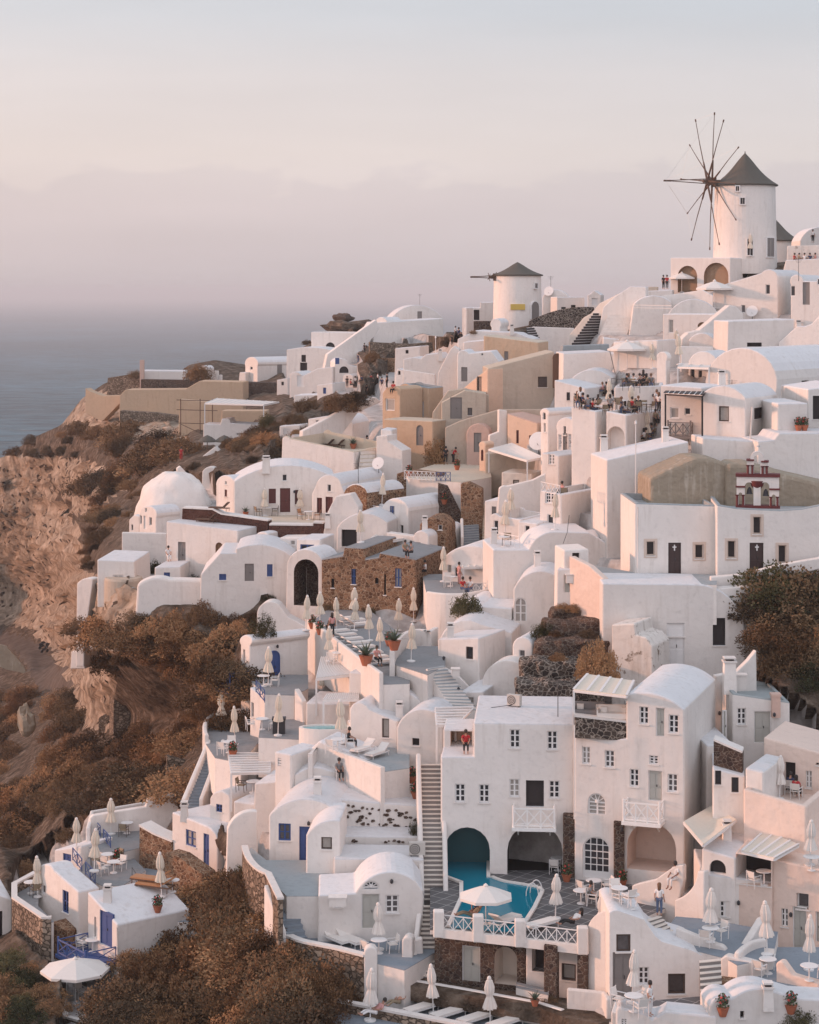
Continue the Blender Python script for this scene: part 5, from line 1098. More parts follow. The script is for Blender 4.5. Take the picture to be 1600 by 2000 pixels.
# small white crosses on the church doors
for (x,y,lb) in ((1318,1070,'left'),(1479,1070,'right')):
    fr=frame_at(1320,1140,29,-2) if x<1400 else frame_at(1530,1140,29.4,4); O,t,n=fr; u,v=hit(fr,x,y); c=MB(); 
    w0=-.08
    c.fbox(fr,u-.04,u+.04,v-.2,v+.2,w0,w0+.02,'whitef'); c.fbox(fr,u-.13,u-.04,v,v+.08,w0,w0+.02,'whitef'); c.fbox(fr,u+.04,u+.13,v,v+.08,w0,w0+.02,'whitef')
    o=c.build('door_cross',None,loc=O+t*u+Vector((0,0,v))); tag(o,'small white cross on the dark '+lb+' church door','cross')
# ---------------------------------------------------------------- pool
def pool():
    z=ZD+.02; m,nt,b=nmat('poolwater'); b.inputs['Base Color'].default_value=(.010,.19,.27,1); b.inputs['Roughness'].default_value=.12; b.inputs['IOR'].default_value=1.33
    N=nt.nodes; L=nt.links; nz=N.new('ShaderNodeTexNoise'); nz.inputs['Scale'].default_value=2.5; g=N.new('ShaderNodeNewGeometry'); L.new(g.outputs['Position'],nz.inputs[0]); bp=N.new('ShaderNodeBump'); bp.inputs['Strength'].default_value=.12; L.new(nz.outputs['Fac'],bp.inputs['Height']); L.new(bp.outputs[0],b.inputs['Normal'])
    px=parse('880,1812 905,1756 905,1725 870,1712 868,1672 958,1672 958,1715 ~975,1722 1000,1727 1048,1735 1056,1742 1040,1775 1020,1806 1010,1822')
    pts=[onz(x,y,z) for x,y in px]; c=sum(pts,Vector())/len(pts)
    rt=root('swimming_pool',c,'bright blue swimming pool running under the left arch of the hotel','pool')
    w=MB(); w.extr([p-Vector((0,0,.02)) for p in pts],(0,0,.05),'poolwater'); w.build('water',rt)
    r=MB(); n=len(pts)
    for i in list(range(0,4))+list(range(5,n-1)):
        a,b_=pts[i],pts[(i+1)%n]; d=(b_-a)
        if d.length<.01: continue
        nn=Vector((-d.y,d.x,0)).normalized()*.22
        if (a+nn-c).length<(a-c).length: nn=-nn
        h=Vector((0,0,.12)); r.hexa([a,b_,b_+nn,a+nn,a+h,b_+h,b_+nn+h,a+nn+h],'canvasw')
    r.build('rim',rt)
    l=MB()
    for q in (0,1):
        p=onz(1040+q*8,1752-q*6,z); 
        pr=None
        for k in range(9):
            a=math.pi*k/8; v=p+Vector((.35*math.cos(a),.1,.75*math.sin(a)))
            if pr is not None: l.tube(pr,v,.03,mat='whitef',seg=5)
            pr=v
    l.build('ladder',rt)
pool()
def small_pool(px,py,s,rad,label,sy=.5):
    z=(HY-py)/s; c=onz(px,py,z); rt=root('plunge_pool',c,label,'pool'); w=MB(); w.lathe(c,[(rad-.2,-.3),(rad-.2,.30)],'poolpale',28,sy=sy); w.build('water',rt)
    r=MB(); n=28
    for i in range(n):
        a=2*math.pi*i/n; b_=2*math.pi*(i+1)/n; f=lambda a,r_:c+Vector((r_*math.cos(a),r_*math.sin(a)*sy,0)); h=Vector((0,0,.4)); d=Vector((0,0,-1))
        r.hexa([f(a,rad-.2)+d,f(b_,rad-.2)+d,f(b_,rad)+d,f(a,rad)+d,f(a,rad-.2)+h,f(b_,rad-.2)+h,f(b_,rad)+h,f(a,rad)+h],'w')
    r.build('rim',rt)
simple('poolpale',(.22,.46,.48),.12,var=.05)
small_pool(636,1432,30.6,1.7,'small round turquoise plunge pool above the sun terrace')
# ---------------------------------------------------------------- roofs on posts, awnings, railings, balconies
def corners(px,z): return [onz(x,y,z) for x,y in px]
def PERG(label, quad, s, ref=None, n=7, kind='slat', posts=(0,1), ph=2.3, mat='whitef', name='pergola', sheet=None, rise=0, bw=.07):
    """quad: front-left, front-right, back-right, back-left pixels of the top; height from s at the front-left corner"""
    q=[tuple(map(float,t.split(','))) for t in quad.split()]; z=(HY-(ref or q[0][1]))/s
    P=corners(q,z); fl,fr_,br,bl=P; br=br+Vector((0,0,rise)); bl=bl+Vector((0,0,rise)); rt=root(name,(fl+fr_)/2-Vector((0,0,ph)),label,name)
    def bar(a,b,w,h,mt,nm=None,B_=None):
        d=(b-a).normalized(); sd=Vector((-d.y,d.x,0)).normalized()*w/2; u=Vector((0,0,h)); B_.hexa([a-sd,b-sd,b+sd,a+sd,a-sd+u,b-sd+u,b+sd+u,a+sd+u],mt)
    f=MB()
    for a,b in ((fl,fr_),(fr_,br),(br,bl),(bl,fl)): bar(a,b,.1,.12,mat,B_=f)
    f.build('frame',rt)
    up=Vector((0,0,.12))
    if kind=='slat':
        sm=MB()
        for i in range(n+1): k=i/n; bar(fl.lerp(bl,k)+up,fr_.lerp(br,k)+up,bw,.08,mat,B_=sm)
        sm.build('slats',rt)
    elif kind=='rib':
        sm=MB(); u=Vector((0,0,.05)); sm.hexa([p+up for p in P[:2]]+[br+up,bl+up]+[p+up+u for p in P[:2]]+[br+up+u,bl+up+u],sheet or 'canvasw'); sm.build('roof_sheet',rt)
        r=MB()
        for i in range(n+1): k=i/n; bar(fl.lerp(fr_,k)+up+u,bl.lerp(br,k)+up+u,bw,.05,mat,B_=r)
        r.build('slats',rt)
    else:
        sm=MB(); u=Vector((0,0,.05)); m=6
        for i in range(m):
            for j in range(m):
                g=lambda a,b: fl.lerp(fr_,a/m).lerp(bl.lerp(br,a/m),b/m)+up-Vector((0,0,.35*math.sin(math.pi*a/m)*math.sin(math.pi*b/m)))
                a,b_,c,d=g(i,j),g(i+1,j),g(i+1,j+1),g(i,j+1); sm.hexa([a,b_,c,d,a+u,b_+u,c+u,d+u],sheet or 'canvasw')
        sm.build('fabric',rt)
    for k in posts:
        p=[fl,fr_,br,bl][k]; b=MB(); b.box(p-Vector((.06,.06,ph)),p+Vector((.06,.06,.1)),mat); b.build('post',rt)
    return rt
def xrail(b,a,c,h,n,mat,t=.035):
    z=Vector((0,0,1))
    b.tube(a+z*h,c+z*h,t,mat=mat,seg=4); b.tube(a+z*.1,c+z*.1,t,mat=mat,seg=4)
    for i in range(n+1): q=a.lerp(c,i/n); b.tube(q,q+z*h,t,mat=mat,seg=4)
    for i in range(n):
        p=a.lerp(c,i/n); q=a.lerp(c,(i+1)/n); b.tube(p+z*.12,q+z*(h-.05),t*.75,mat=mat,seg=4); b.tube(q+z*.12,p+z*(h-.05),t*.75,mat=mat,seg=4)
def RAIL(label,p0,p1,z,h=.8,n=4,mat='whitef',bars=False,t=.035):
    a=onz(*p0,z); c=onz(*p1,z); b=MB(); a0=a.copy()
    if bars:
        Zv=Vector((0,0,1)); b.tube(a+Zv*h,c+Zv*h,t,mat=mat,seg=4); b.tube(a+Zv*h*.5,c+Zv*h*.5,t*.7,mat=mat,seg=4)
        for i in range(n+1): q=a.lerp(c,i/n); b.tube(q,q+Zv*h,t*.8,mat=mat,seg=4)
    else: xrail(b,a,c,h,n,mat,t)
    o=b.build('railing',None,loc=a0); tag(o,label,'railing'); return o
def BALC(label,cx,base,s,yaw,x0,x1,yf,hpx,depth=1.1,n=3,mat='railw'):
    fr=frame_at(cx,base,s,yaw); O,t,n_=fr; u0,v0=hit(fr,x0,yf); u1,_=hit(fr,x1,yf); h=hpx/s; Zv=Vector((0,0,1)); P=lambda u,v,w:O+t*u+Zv*v+n_*w
    rt=root('balcony',P((u0+u1)/2,v0,0),label,'balcony'); b=MB(); b.fbox(fr,u0-.1,u1+.1,v0-.2,v0,-.05,depth+.15,mat)
    for u in (u0+.25,u1-.25): b.tube(P(u,v0-.14,depth*.8),P(u,v0-.7,0),.05,mat=mat,seg=4)
    b.build('slab',rt); r=MB(); xrail(r,P(u0,v0,depth),P(u1,v0,depth),h,n,mat,.055); r.build('railing',rt)
    for u in (u0,u1): r=MB(); xrail(r,P(u,v0,0),P(u,v0,depth),h,1,mat,.04); r.build('side_railing',rt)
    for u in (u0,u1): r=MB(); r.tube(P(u,v0,depth),P(u,v0+h+.18,depth),.07,mat=mat,seg=6); r.build('post',rt)
BALC('white X-pattern balcony with a closed parasol over the big dark arch',1042,1712,34,4,1004,1083,1606,36)
BALC('white X-pattern balcony on the hotel wing before the grey double door',1229.5,1716,34.6,19,1227,1296,1594,36)
# pool deck front: pillars and railings
for i,(x,lb) in enumerate(((857,'at the left end'),(934,'second from the left'),(1016,'third from the left'),(1138,'at the right end'))):
    y=1817+(x-848)*.117; p=onz(x,y,ZD); b=MB(); b.box(p-Vector((.28,.28,.3)),p+Vector((.28,.28,1.08)),'w'); o=b.build('pillar',None,loc=p); tag(o,f'white plastered pillar of the pool deck railing, {lb}','pillar'); md=o.modifiers.new('b','BEVEL'); md.width=.06; md.segments=2
for (xa,xb,lb,n) in ((866,925,'left',3),(943,1007,'middle',3),(1027,1128,'long right',5)):
    ya=1817+(xa-848)*.117; yb=1817+(xb-848)*.117; RAIL(f'{lb} white X-pattern railing along the pool deck edge',(xa,ya),(xb,yb),ZD,.85,n)
b=MB(); a=onz(848,1817.5,ZD); c=onz(1149,1852.5,ZD); d=(c-a).normalized(); nn=Vector((-d.y,d.x,0))*.15; u=Vector((0,0,.14)); a0=a-Vector((0,0,.3)); c0=c-Vector((0,0,.3)); b.hexa([a0-nn,c0-nn,c0+nn,a0+nn,a-nn+u,c-nn+u,c+nn+u,a+nn+u],'w'); o=b.build('curb',None,loc=a); tag(o,'white curb running under the pool deck railings','curb')
# blue rails at the lower left
RAIL('short blue railing on the upper left terrace, left half',(182,1618),(196,1634),-36.6,.7,2,'blue'); RAIL('short blue railing on the upper left terrace, right half',(202,1640),(216,1656),-36.6,.7,2,'blue')
RAIL('blue railing beside the round tables, left half',(142,1680),(160,1702),-37.2,.8,2,'blue'); RAIL('blue railing beside the round tables, right half',(167,1708),(186,1728),-37.2,.8,2,'blue')
RAIL('thin grey railing around the orange loungers terrace, long side',(258,1722),(305,1795),-37.6,.9,4,'iron',True,.025); RAIL('thin grey railing around the orange loungers terrace, front side',(305,1796),(368,1782),-37.6,.9,3,'iron',True,.025)
RAIL('blue railing of the white terrace before the blue arched door',(500,1352),(517,1372),-27.3,.8,2,'blue')
RAIL('white railing of the round grey terrace steps',(600,1215),(606,1232),-24.9,.9,2,'whitef',True)
RAIL('white lattice railing beside the stone vault',(722,1004),(748,1010),-19.2,.8,3,'whitef')
RAIL('white and blue railing above the stone wall, left length',(790,937),(850,940),-16.6,.8,7,'whitef'); RAIL('blue railing above the stone wall, right length',(852,940),(880,940),-16.6,.8,3,'blue')
RAIL('thin dark railing at the upper cafe terrace',(1195,760),(1250,768),-8.0,.9,5,'iron',True,.03)
RAIL('white railing above the white dome house',(1237,606),(1312,608),-2.0,.6,9,'whitef',True,.03)
# balconies hung on faces
BALC('blue wooden balcony on the scrub side of the vaulted house',479,1410,27.5,54,462,487,1338,34,1.6,2,'blue')
BALC('dark lattice balcony under the striped awning',1331,880,25.5,26,1309,1353,850,26,.5,3,'greydoor')
BALC('white ravine balcony with a round table before the recessed blue door',200,1910,33,52,172,226,1850,28,2.0,3,'blue')
# pergolas and canopies
PERG('white slatted roof over the decked lounge, larger one','618,1330 684,1322 712,1292 628,1288',29.6,n=22,kind='rib',name='slatted_roof',bw=.06)
PERG('white slatted roof over the decked lounge, lower one','632,1372 700,1370 700,1358 640,1360',30.2,n=16,kind='rib',name='slatted_roof',bw=.06)
PERG('white horizontal slat pergola above the round table','452,1514 527,1512 530,1476 446,1476',30.8,n=8,bw=.22)
PERG('white slat pergola left of the hotel roof','853,1420 890,1420 925,1386 850,1388',32.8,n=6,bw=.2)
PERG('cream beam pergola over the hotel roof sofas','1121,1352 1224,1364 1238,1335 1148,1322',34.3,n=4,kind='rib',sheet='canvas',posts=(0,),ph=2.2,bw=.14)
PERG('cream ribbed awning beside the small vaulted house','1450,1668 1512,1682 1560,1655 1495,1628',37,n=4,kind='rib',sheet='canvas',posts=(),bw=.12,name='awning')
PERG('tan shade sail stretched beside the hotel','1336,1610 1374,1655 1438,1606 1392,1578',35.6,kind='cloth',sheet='canvas',posts=(),name='shade_sail')
PERG('white flat canopy of the restaurant terrace','905,1112 965,1110 965,1092 898,1094',25.6,n=5,kind='rib',ph=2.2,name='canopy')
PERG('white fabric canopy over the garden terrace','955,880 1030,903 1062,896 1000,868',21.5,kind='cloth',name='canopy',ph=2.0)
PERG('small white canopy beside the low vault','719,1060 752,1062 788,1056 735,1048',24,n=4,kind='rib',name='canopy',ph=1.8)
PERG('striped black and white awning over the lattice balcony','1300,772 1372,776 1386,760 1316,756',25.9,n=7,kind='rib',sheet='whitef',mat='dark',name='awning',ph=3.6,bw=.28)
PERG('white flat canopy left of the big barrel vault','1324,720 1385,722 1390,712 1335,710',22.6,kind='rib',n=3,name='canopy',ph=2.0)
PERG('pale pergola roof over the far terrace house','400,790 515,793 545,787 425,780',14.9,n=10,kind='rib',name='pergola',ph=2.6,bw=.05)
# scaffolding on the ochre buttress
def scaffold():
    s=13.5; rt=root('scaffolding',W(385,850,s),'brown pole scaffolding before the ochre buttress','scaffolding')
    for x in (353,391,415): b=MB(); b.tube(W(x,850,s),W(x,779,s),.07,mat='wood',seg=5); b.build('pole',rt)
    for y in (781,800,826): b=MB(); b.tube(W(345,y,s),W(425,y+2,s),.05,mat='wood',seg=5); b.build('rail',rt)
    b=MB(); b.tube(W(353,828,s),W(391,846,s),.05,mat='wood',seg=5); b.build('brace',rt)
scaffold()
# thatch parasols on the ledge below the scaffolding
for i,(x,y,lb) in enumerate(((405,886,'left'),(438,886,'right'))):
    c=W(x,y,15.4); rt=root('thatch_parasol',c,f'{lb} straw parasol on the ledge below the pergola','parasol','straw parasols'); b=MB(); b.lathe(c,[(1.25,1.5),(1.2,1.65),(.6,2.1),(.05,2.35)],'thatch',16); b.build('canopy',rt); b=MB(); b.tube(c,c+Vector((0,0,2)),.06,mat='wood',seg=5); b.build('pole',rt)
# dark stones set in the white walls
def studs(rt_label,pts,s,yaw,refx,refy,seed):
    fr=frame_at(refx,refy,s,yaw); O,t,n=fr; Zv=Vector((0,0,1)); par=[o for o in scene.objects if o.get('label')==rt_label][0]; b=MB(); rg_=random.Random(seed)
    for x,y in pts:
        u,v=hit(fr,x,y); r=rg_.uniform(.05,.14); k=rg_.randint(5,7); ring=[]
        for i in range(k): a=2*math.pi*i/k; q=r*rg_.uniform(.7,1.25); ring.append(O+t*(u+q*1.2*math.cos(a))+Zv*(v+q*.8*math.sin(a))+n*.01)
        b.extr(ring,n*.05,'stone_dark')
    b.build('set_stones',par)
rs=random.Random(5)
studs('white terrace wall block studded with black stones',[(665+i*7.6+rs.uniform(-3,3),1577+j*13+rs.uniform(-5,5)+i*.45) for i in range(20) for j in range(3) if rs.random()<.75],33,-2,742,1650,1)
studs('lower white terrace wall block studded with dark stones',[(690+i*9+rs.uniform(-3,3),1643+j*10+rs.uniform(-3,3)) for i in range(13) for j in range(3) if rs.random()<.6],33.6,-2,740,1690,2)
studs('small upper white block with a row of dark stones',[(718,1536),(737,1543),(760,1544),(778,1543),(792,1548),(742,1537)],32.3,-2,757,1570,3)
# motorbikes by the dirt road: simple but whole
def bike(px,py,s,rz,label):
    c=W(px,py,s); rt=root('motorbike',c,label,'motorbike','motorbikes parked by the dirt road'); rt.rotation_euler=(0,0,0)
    ca,sa=math.cos(R(rz)),math.sin(R(rz)); T=lambda x,y,z: c+Vector((x*ca-y*sa,x*sa+y*ca,z))
    for x in (-.65,.65): b=MB(); b.tube(T(x,-.06,.32),T(x,.06,.32),.32,mat='iron',seg=14); b.build('wheel',rt)
    b=MB(); b.tube(T(-.55,0,.45),T(.2,0,.75),.13,.18,mat='iron',seg=8); b.tube(T(.2,0,.78),T(.6,0,.45),.07,mat='metal',seg=6); b.build('body',rt)
    b=MB(); b.tube(T(-.55,0,.78),T(.05,0,.82),.12,mat='dark',seg=8); b.build('saddle',rt); b=MB(); b.tube(T(.38,-.32,1.05),T(.38,.32,1.05),.03,mat='metal',seg=5); b.tube(T(.38,0,1.05),T(.55,0,.7),.04,mat='metal',seg=5); b.build('handlebar',rt)
for i,(x,y) in enumerate(((86,1262),(84,1268),(87,1275),(110,1290))): bike(x,y,10.3,20+i*15,('first','second','third','last')[i]+' motorbike parked beside the dirt road below the cliff')

# lounge furniture and smaller built-in pieces
def sofa(px,py,z,rz,label,w=1.7,mat='c_grey'):
    p=onz(px,py,z); rt=root('sofa',(0,0,0),label,'sofa','low sofas'); b=MB(); b.box((-w/2,-.35,.12),(w/2,.35,.42),mat); b.build('seat',rt); b=MB(); b.box((-w/2,.25,.42),(w/2,.42,.80),mat); b.build('backrest',rt)
    for x in (-w/2+.12,w/2-.5): b=MB(); b.box((x,.05,.42),(x+.38,.22,.70),'canvasw'); b.build('cushion',rt)
    b=MB(); b.box((-w/2-.08,-.35,.02),(-w/2,.40,.60),mat); b.box((w/2,-.35,.02),(w/2+.08,.40,.60),mat); b.build('armrest',rt)
    rt.location=p; rt.rotation_euler=(0,0,R(rz))
zr=(HY-1402)/34.2
sofa(1152,1400,zr,-8,'dark sofa with white cushions under the hotel roof pergola, left'); sofa(1200,1406,zr,-8,'pale daybed with white cushions under the hotel roof pergola, right',1.8,'canvasw')
B('small built-up platform carrying the hotel roof sofas',34.2,8,3,'1122,1436 1122,1404 1224,1414 1224,1444',ext=0,mat='grey',name='roof_platform',cat='platform')
RAIL('white lattice railing of the lattice balcony terrace',(1057,962),(1094,970),(HY-960)/26.2,.8,4,'whitef')
RAIL('thin white stair railing beside the round table terrace',(975,1062),(1015,1070),(HY-1062)/26.6,.8,4,'whitef',True)
RAIL('white railing of the restaurant terrace above the bushes',(905,1160),(955,1160),-22.3,.8,4,'whitef')
for k_,(x_,y_,s_,w_,h_,yw_,mt_,lb_) in enumerate(((660,1768,36.3,.9,.5,0,'w','low white bench beside the fanlight terrace loungers'),(1440,1345,32.2,1.1,.9,5,'w','white box with a tank beside the annexe chimney'),(1120,1138,29.2,1.0,.6,-20,'w','low white block beside the grey church path'),(1515,1400,32.8,.5,1.4,0,'rosy','brown barrel planter right of the double annexe door'),(545,1440,29.8,.8,1.3,20,'iron','dark folded screen leaning behind the small terrace table'),(890,1320,30.6,.5,.5,0,'w','small white step block on the porthole stairs'))):
    c_=W(x_,y_,s_); b_=MB(); b_.box(c_+Vector((-w_/2,-.3,0)),c_+Vector((w_/2,.3,h_*.9)),mt_); b_.box(c_+Vector((-w_/2-.05,-.35,h_*.9)),c_+Vector((w_/2+.05,.35,h_)),mt_); o_=b_.build('block',None,loc=c_); tag(o_,lb_,'block')
# rubble around the ravine: loose stones
# ================================================================ FURNITURE, PLANTS, PEOPLE
bpy.context.view_layer.update(); DG=bpy.context.evaluated_depsgraph_get()
from mathutils.bvhtree import BVHTree
def bvh_all():
    V=[];Fc=[]
    for o in scene.objects:
        if o.type!='MESH' or o.name.startswith(('haze','sea')): continue
        m=o.matrix_world; e=o.evaluated_get(DG).data; b0=len(V)
        V+= [m@v.co for v in e.vertices]; Fc+= [[b0+i for i in p.vertices] for p in e.polygons]
    return BVHTree.FromPolygons(V,Fc)
BV=bvh_all()
def G(px,py):
    """point where something standing at that pixel rests"""
    d=ray(px,py).normalized(); h=BV.ray_cast(Vector((0,0,0)),d)
    if h[0] is None: return W(px,py,sf(px,py))
    p,n=h[0],h[1]
    if abs(n.z)<.55:
        q=p-Vector((d.x,d.y,0)).normalized()*.45+Vector((0,0,.3)); g=BV.ray_cast(q,Vector((0,0,-1)))
        if g[0] is not None and g[3]<4: return g[0]
    return p
ALL={}
def place(proto,px,py,label,rz=0,sc=1.0,group=None,pos=None,mats=None,up=0):
    p=pos if pos is not None else G(px,py)
    o=copy_tree(proto); o.location=p+Vector((0,0,up)); o.rotation_euler=(0,0,R(rz)); o.scale=(sc,sc,sc)
    if proto.name.startswith('closed'): q=random.Random(px*31+py); o.scale=(sc*q.uniform(.85,1.15),sc*q.uniform(.85,1.15),sc*q.uniform(.9,1.06)); o.rotation_euler=(R(q.uniform(-3,3)),R(q.uniform(-3,3)),q.uniform(0,6))
    o['label']=' '.join(label.split()[:16])
    if group: o['group']=group
    return o
PROTO=[]
def proto(name,cat):
    o=root(name,(0,0,0),'x',cat); PROTO.append(o); return o
Z=Vector((0,0,0))
def mk_closed(cmat='canvas'):
    r=proto('closed_parasol','parasol')
    b=MB(); b.lathe(Z,[(.05,.86),(.30,.90),(.29,1.0),(.20,1.35),(.14,1.52),(.13,1.58),(.20,1.75),(.21,2.05),(.13,2.40),(.06,2.5)],cmat,18,fold=.22); b.build('canopy',r)
    c=MB(); c.lathe(Z,[(.06,2.45),(.11,2.5),(.09,2.6),(.02,2.66)],'canvasw',10); c.build('top_cap',r)
    p=MB(); p.tube((0,0,0),(0,0,2.55),.032,mat='whitef',seg=8); p.build('pole',r)
    q=MB(); q.lathe(Z,[(.28,0),(.28,.07),(.06,.12)],'whitef',16); q.build('base',r)
    return r
CLOSED=mk_closed(); CLOSEDW=mk_closed('canvasw')
def mk_open(rad=1.7,mat='canvasw',h=2.4):
    r=proto('open_parasol','parasol'); b=MB(); n=8; i0=0
    P=[Vector((rad*math.cos(2*math.pi*k/n+.2),rad*math.sin(2*math.pi*k/n+.2),h-.62)) for k in range(n)]; T=Vector((0,0,h))
    for k in range(n):
        a,c=P[k],P[(k+1)%n]; m1=a.lerp(T,.5)+Vector((0,0,.05)); m2=c.lerp(T,.5)+Vector((0,0,.05))
        for f in ([a,c,m2,m1],[m1,m2,T]):
            b.poly(f,mat); b.poly([q-Vector((0,0,.03)) for q in f][::-1],mat)
        v=Vector((0,0,-.16)); b.poly([a,c,c+v,a+v],mat); 
    b.build('canopy',r,recalc=False)
    c=MB(); c.lathe(Z,[(.14,h-.04),(.16,h+.02),(.03,h+.14)],mat,10); c.build('top_cap',r)
    for k in range(n):
        f=MB(); f.tube(T-Vector((0,0,.12)),P[k]-Vector((0,0,.04)),.015,mat='wood',seg=4); f.build('rib',r)
    p=MB(); p.tube((0,0,0),(0,0,h),.035,mat='whitef',seg=8); p.build('pole',r); q=MB(); q.lathe(Z,[(.3,0),(.3,.07),(.06,.12)],'whitef',16); q.build('base',r)
    return r
OPEN=mk_open(); OPENBIG=mk_open(2.1,'canvasw',2.7)
def mk_table(mat='whitef'):
    r=proto('round_table','table'); b=MB(); b.lathe(Z,[(.42,.70),(.44,.72),(.42,.745)],mat,24); b.build('table_top',r)
    p=MB(); p.tube((0,0,0),(0,0,.70),.035,mat=mat,seg=8); p.build('leg',r); q=MB(); q.lathe(Z,[(.24,0),(.22,.04),(.05,.06)],mat,14); q.build('base',r); return r
TABLE=mk_table(); 
def mk_chair(seat='canvasw',frame='whitef'):
    r=proto('armchair','chair'); b=MB(); b.box((-.24,-.24,.42),(.24,.22,.46),seat); b.build('seat',r)
    k=MB(); k.hexa([(-.23,.20,.52),(.23,.20,.52),(.23,.23,.52),(-.23,.23,.52),(-.23,.30,.90),(.23,.30,.90),(.23,.33,.90),(-.23,.33,.90)],seat); k.build('backrest',r)
    for sx in (-1,1):
        for y0,y1,z1 in ((-.24,-.22,.64),(.22,.32,.92)):
            l=MB(); l.tube((sx*.26,y0-(.04 if y0<0 else -.04),0),(sx*.26,y1,z1),.02,mat=frame,seg=5); l.build('leg',r)
        a=MB(); a.box((sx*.26-.03,-.26,.63),(sx*.26+.03,.26,.66),frame); a.build('armrest',r)
    return r
CHAIR=mk_chair(); CHAIRD=mk_chair('c_khaki','brownf'); CHAIRW=mk_chair('orangewood','wood')
def mk_lounger(mat='canvasw',fr='whitef',back=35):
    r=proto('sun_lounger','sun lounger'); a=R(back); L_=.75
    b=MB(); b.box((-.33,-1.1,.32),(.33,.35,.40),mat); y1=.35+L_*math.cos(a); z1=.40+L_*math.sin(a)
    b.hexa([(-.33,.35,.32),(.33,.35,.32),(.33,y1,z1-.08),(-.33,y1,z1-.08),(-.33,.35,.40),(.33,.35,.40),(.33,y1-.04,z1),(-.33,y1-.04,z1)],mat); b.build('mattress',r)
    f=MB(); 
    for sx in (-1,1): f.box((sx*.36-.02,-1.12,.26),(sx*.36+.02,.9,.32),fr)
    f.box((-.34,-1.12,.26),(.34,-1.08,.32),fr); f.box((-.34,.86,.26),(.34,.9,.32),fr); f.build('frame',r)
    for sx in (-1,1):
        for y in (-1.0,.8): l=MB(); l.tube((sx*.34,y,0),(sx*.34,y,.27),.025,mat=fr,seg=5); l.build('leg',r)
    return r
LOUNGE=mk_lounger(); LOUNGEF=mk_lounger(back=2); LOUNGEW=mk_lounger('orangewood','wood',32); LOUNGEB=mk_lounger('wood','wood',42)
def mk_pot(kind='bush',pm='terracotta',fm='green'):
    r=proto('potted_plant','plant'); b=MB(); b.lathe(Z,[(.16,0),(.28,.36),(.31,.42),(.27,.42)],pm,16); b.build('pot',r); f=MB(); rg=random.Random(kind+fm)
    if kind=='agave':
        for k in range(26):
            a=rg.uniform(0,6.28); e=rg.uniform(.25,1.4); l=rg.uniform(.5,.85); d=Vector((math.cos(a)*math.cos(e),math.sin(a)*math.cos(e),math.sin(e))); s_=Vector((-math.sin(a),math.cos(a),0))*.05; p0=Vector((0,0,.4)); p1=p0+d*l*.5; p2=p0+d*l+Vector((0,0,-.1))
            f.poly([p0-s_,p0+s_,p1+s_*1.1,p1-s_*1.1],fm); f.poly([p1-s_*1.1,p1+s_*1.1,p2],fm)
    else:
        for k in range(170):
            v=Vector((rg.gauss(0,1),rg.gauss(0,1),rg.gauss(0,1))).normalized()*rg.uniform(.12,.36); c=v+Vector((0,0,.68)); u=Vector((rg.gauss(0,1),rg.gauss(0,1),rg.gauss(0,1))).normalized()*.08; w=u.orthogonal().normalized()*.05
            f.poly([c-u,c+w,c+u,c-w],fm if rg.random()<.85 else 'flower' if fm!='flower' else 'green')
    f.build('foliage',r,recalc=False); return r
POT=mk_pot(); AGAVE=mk_pot('agave','terracotta','agave'); POTW=mk_pot('bush','canvasw','green'); POTR=mk_pot('bush','terracotta','flower')
def mk_ac():
    r=proto('air_conditioner','air conditioner'); b=MB(); b.box((-.42,-.16,.08),(.42,.16,.72),'acgrey'); b.build('casing',r)
    g=MB(); 
    for k in range(6): g.tube((-.12,-.17,.40),(-.12,-.175-.003*k,.40),.27-.045*k,mat='dark' if k%2==0 else 'acgrey',seg=20)
    g.build('fan_grille',r); l=MB(); l.box((-.35,-.12,0),(-.28,.12,.08),'iron'); l.build('foot',r); l=MB(); l.box((.28,-.12,0),(.35,.12,.08),'iron'); l.build('foot',r); return r
AC=mk_ac()
def mk_dish():
    r=proto('satellite_dish','satellite dish'); b=MB(); b.lathe(Z,[(.03,0),(.25,.03),(.45,.11),(.58,.2)],'whitef',24); ob=b.build('reflector',r); ob.rotation_euler=(R(68),0,R(-25)); ob.location=(0,0,.9)
    p=MB(); p.tube((0,.1,0),(0,.1,.95),.03,mat='iron',seg=6); p.build('mast',r); a=MB(); a.tube((0,0,.6),(-.15,-.55,.85),.015,mat='iron',seg=4); a.build('feed_arm',r); return r
DISH=mk_dish()
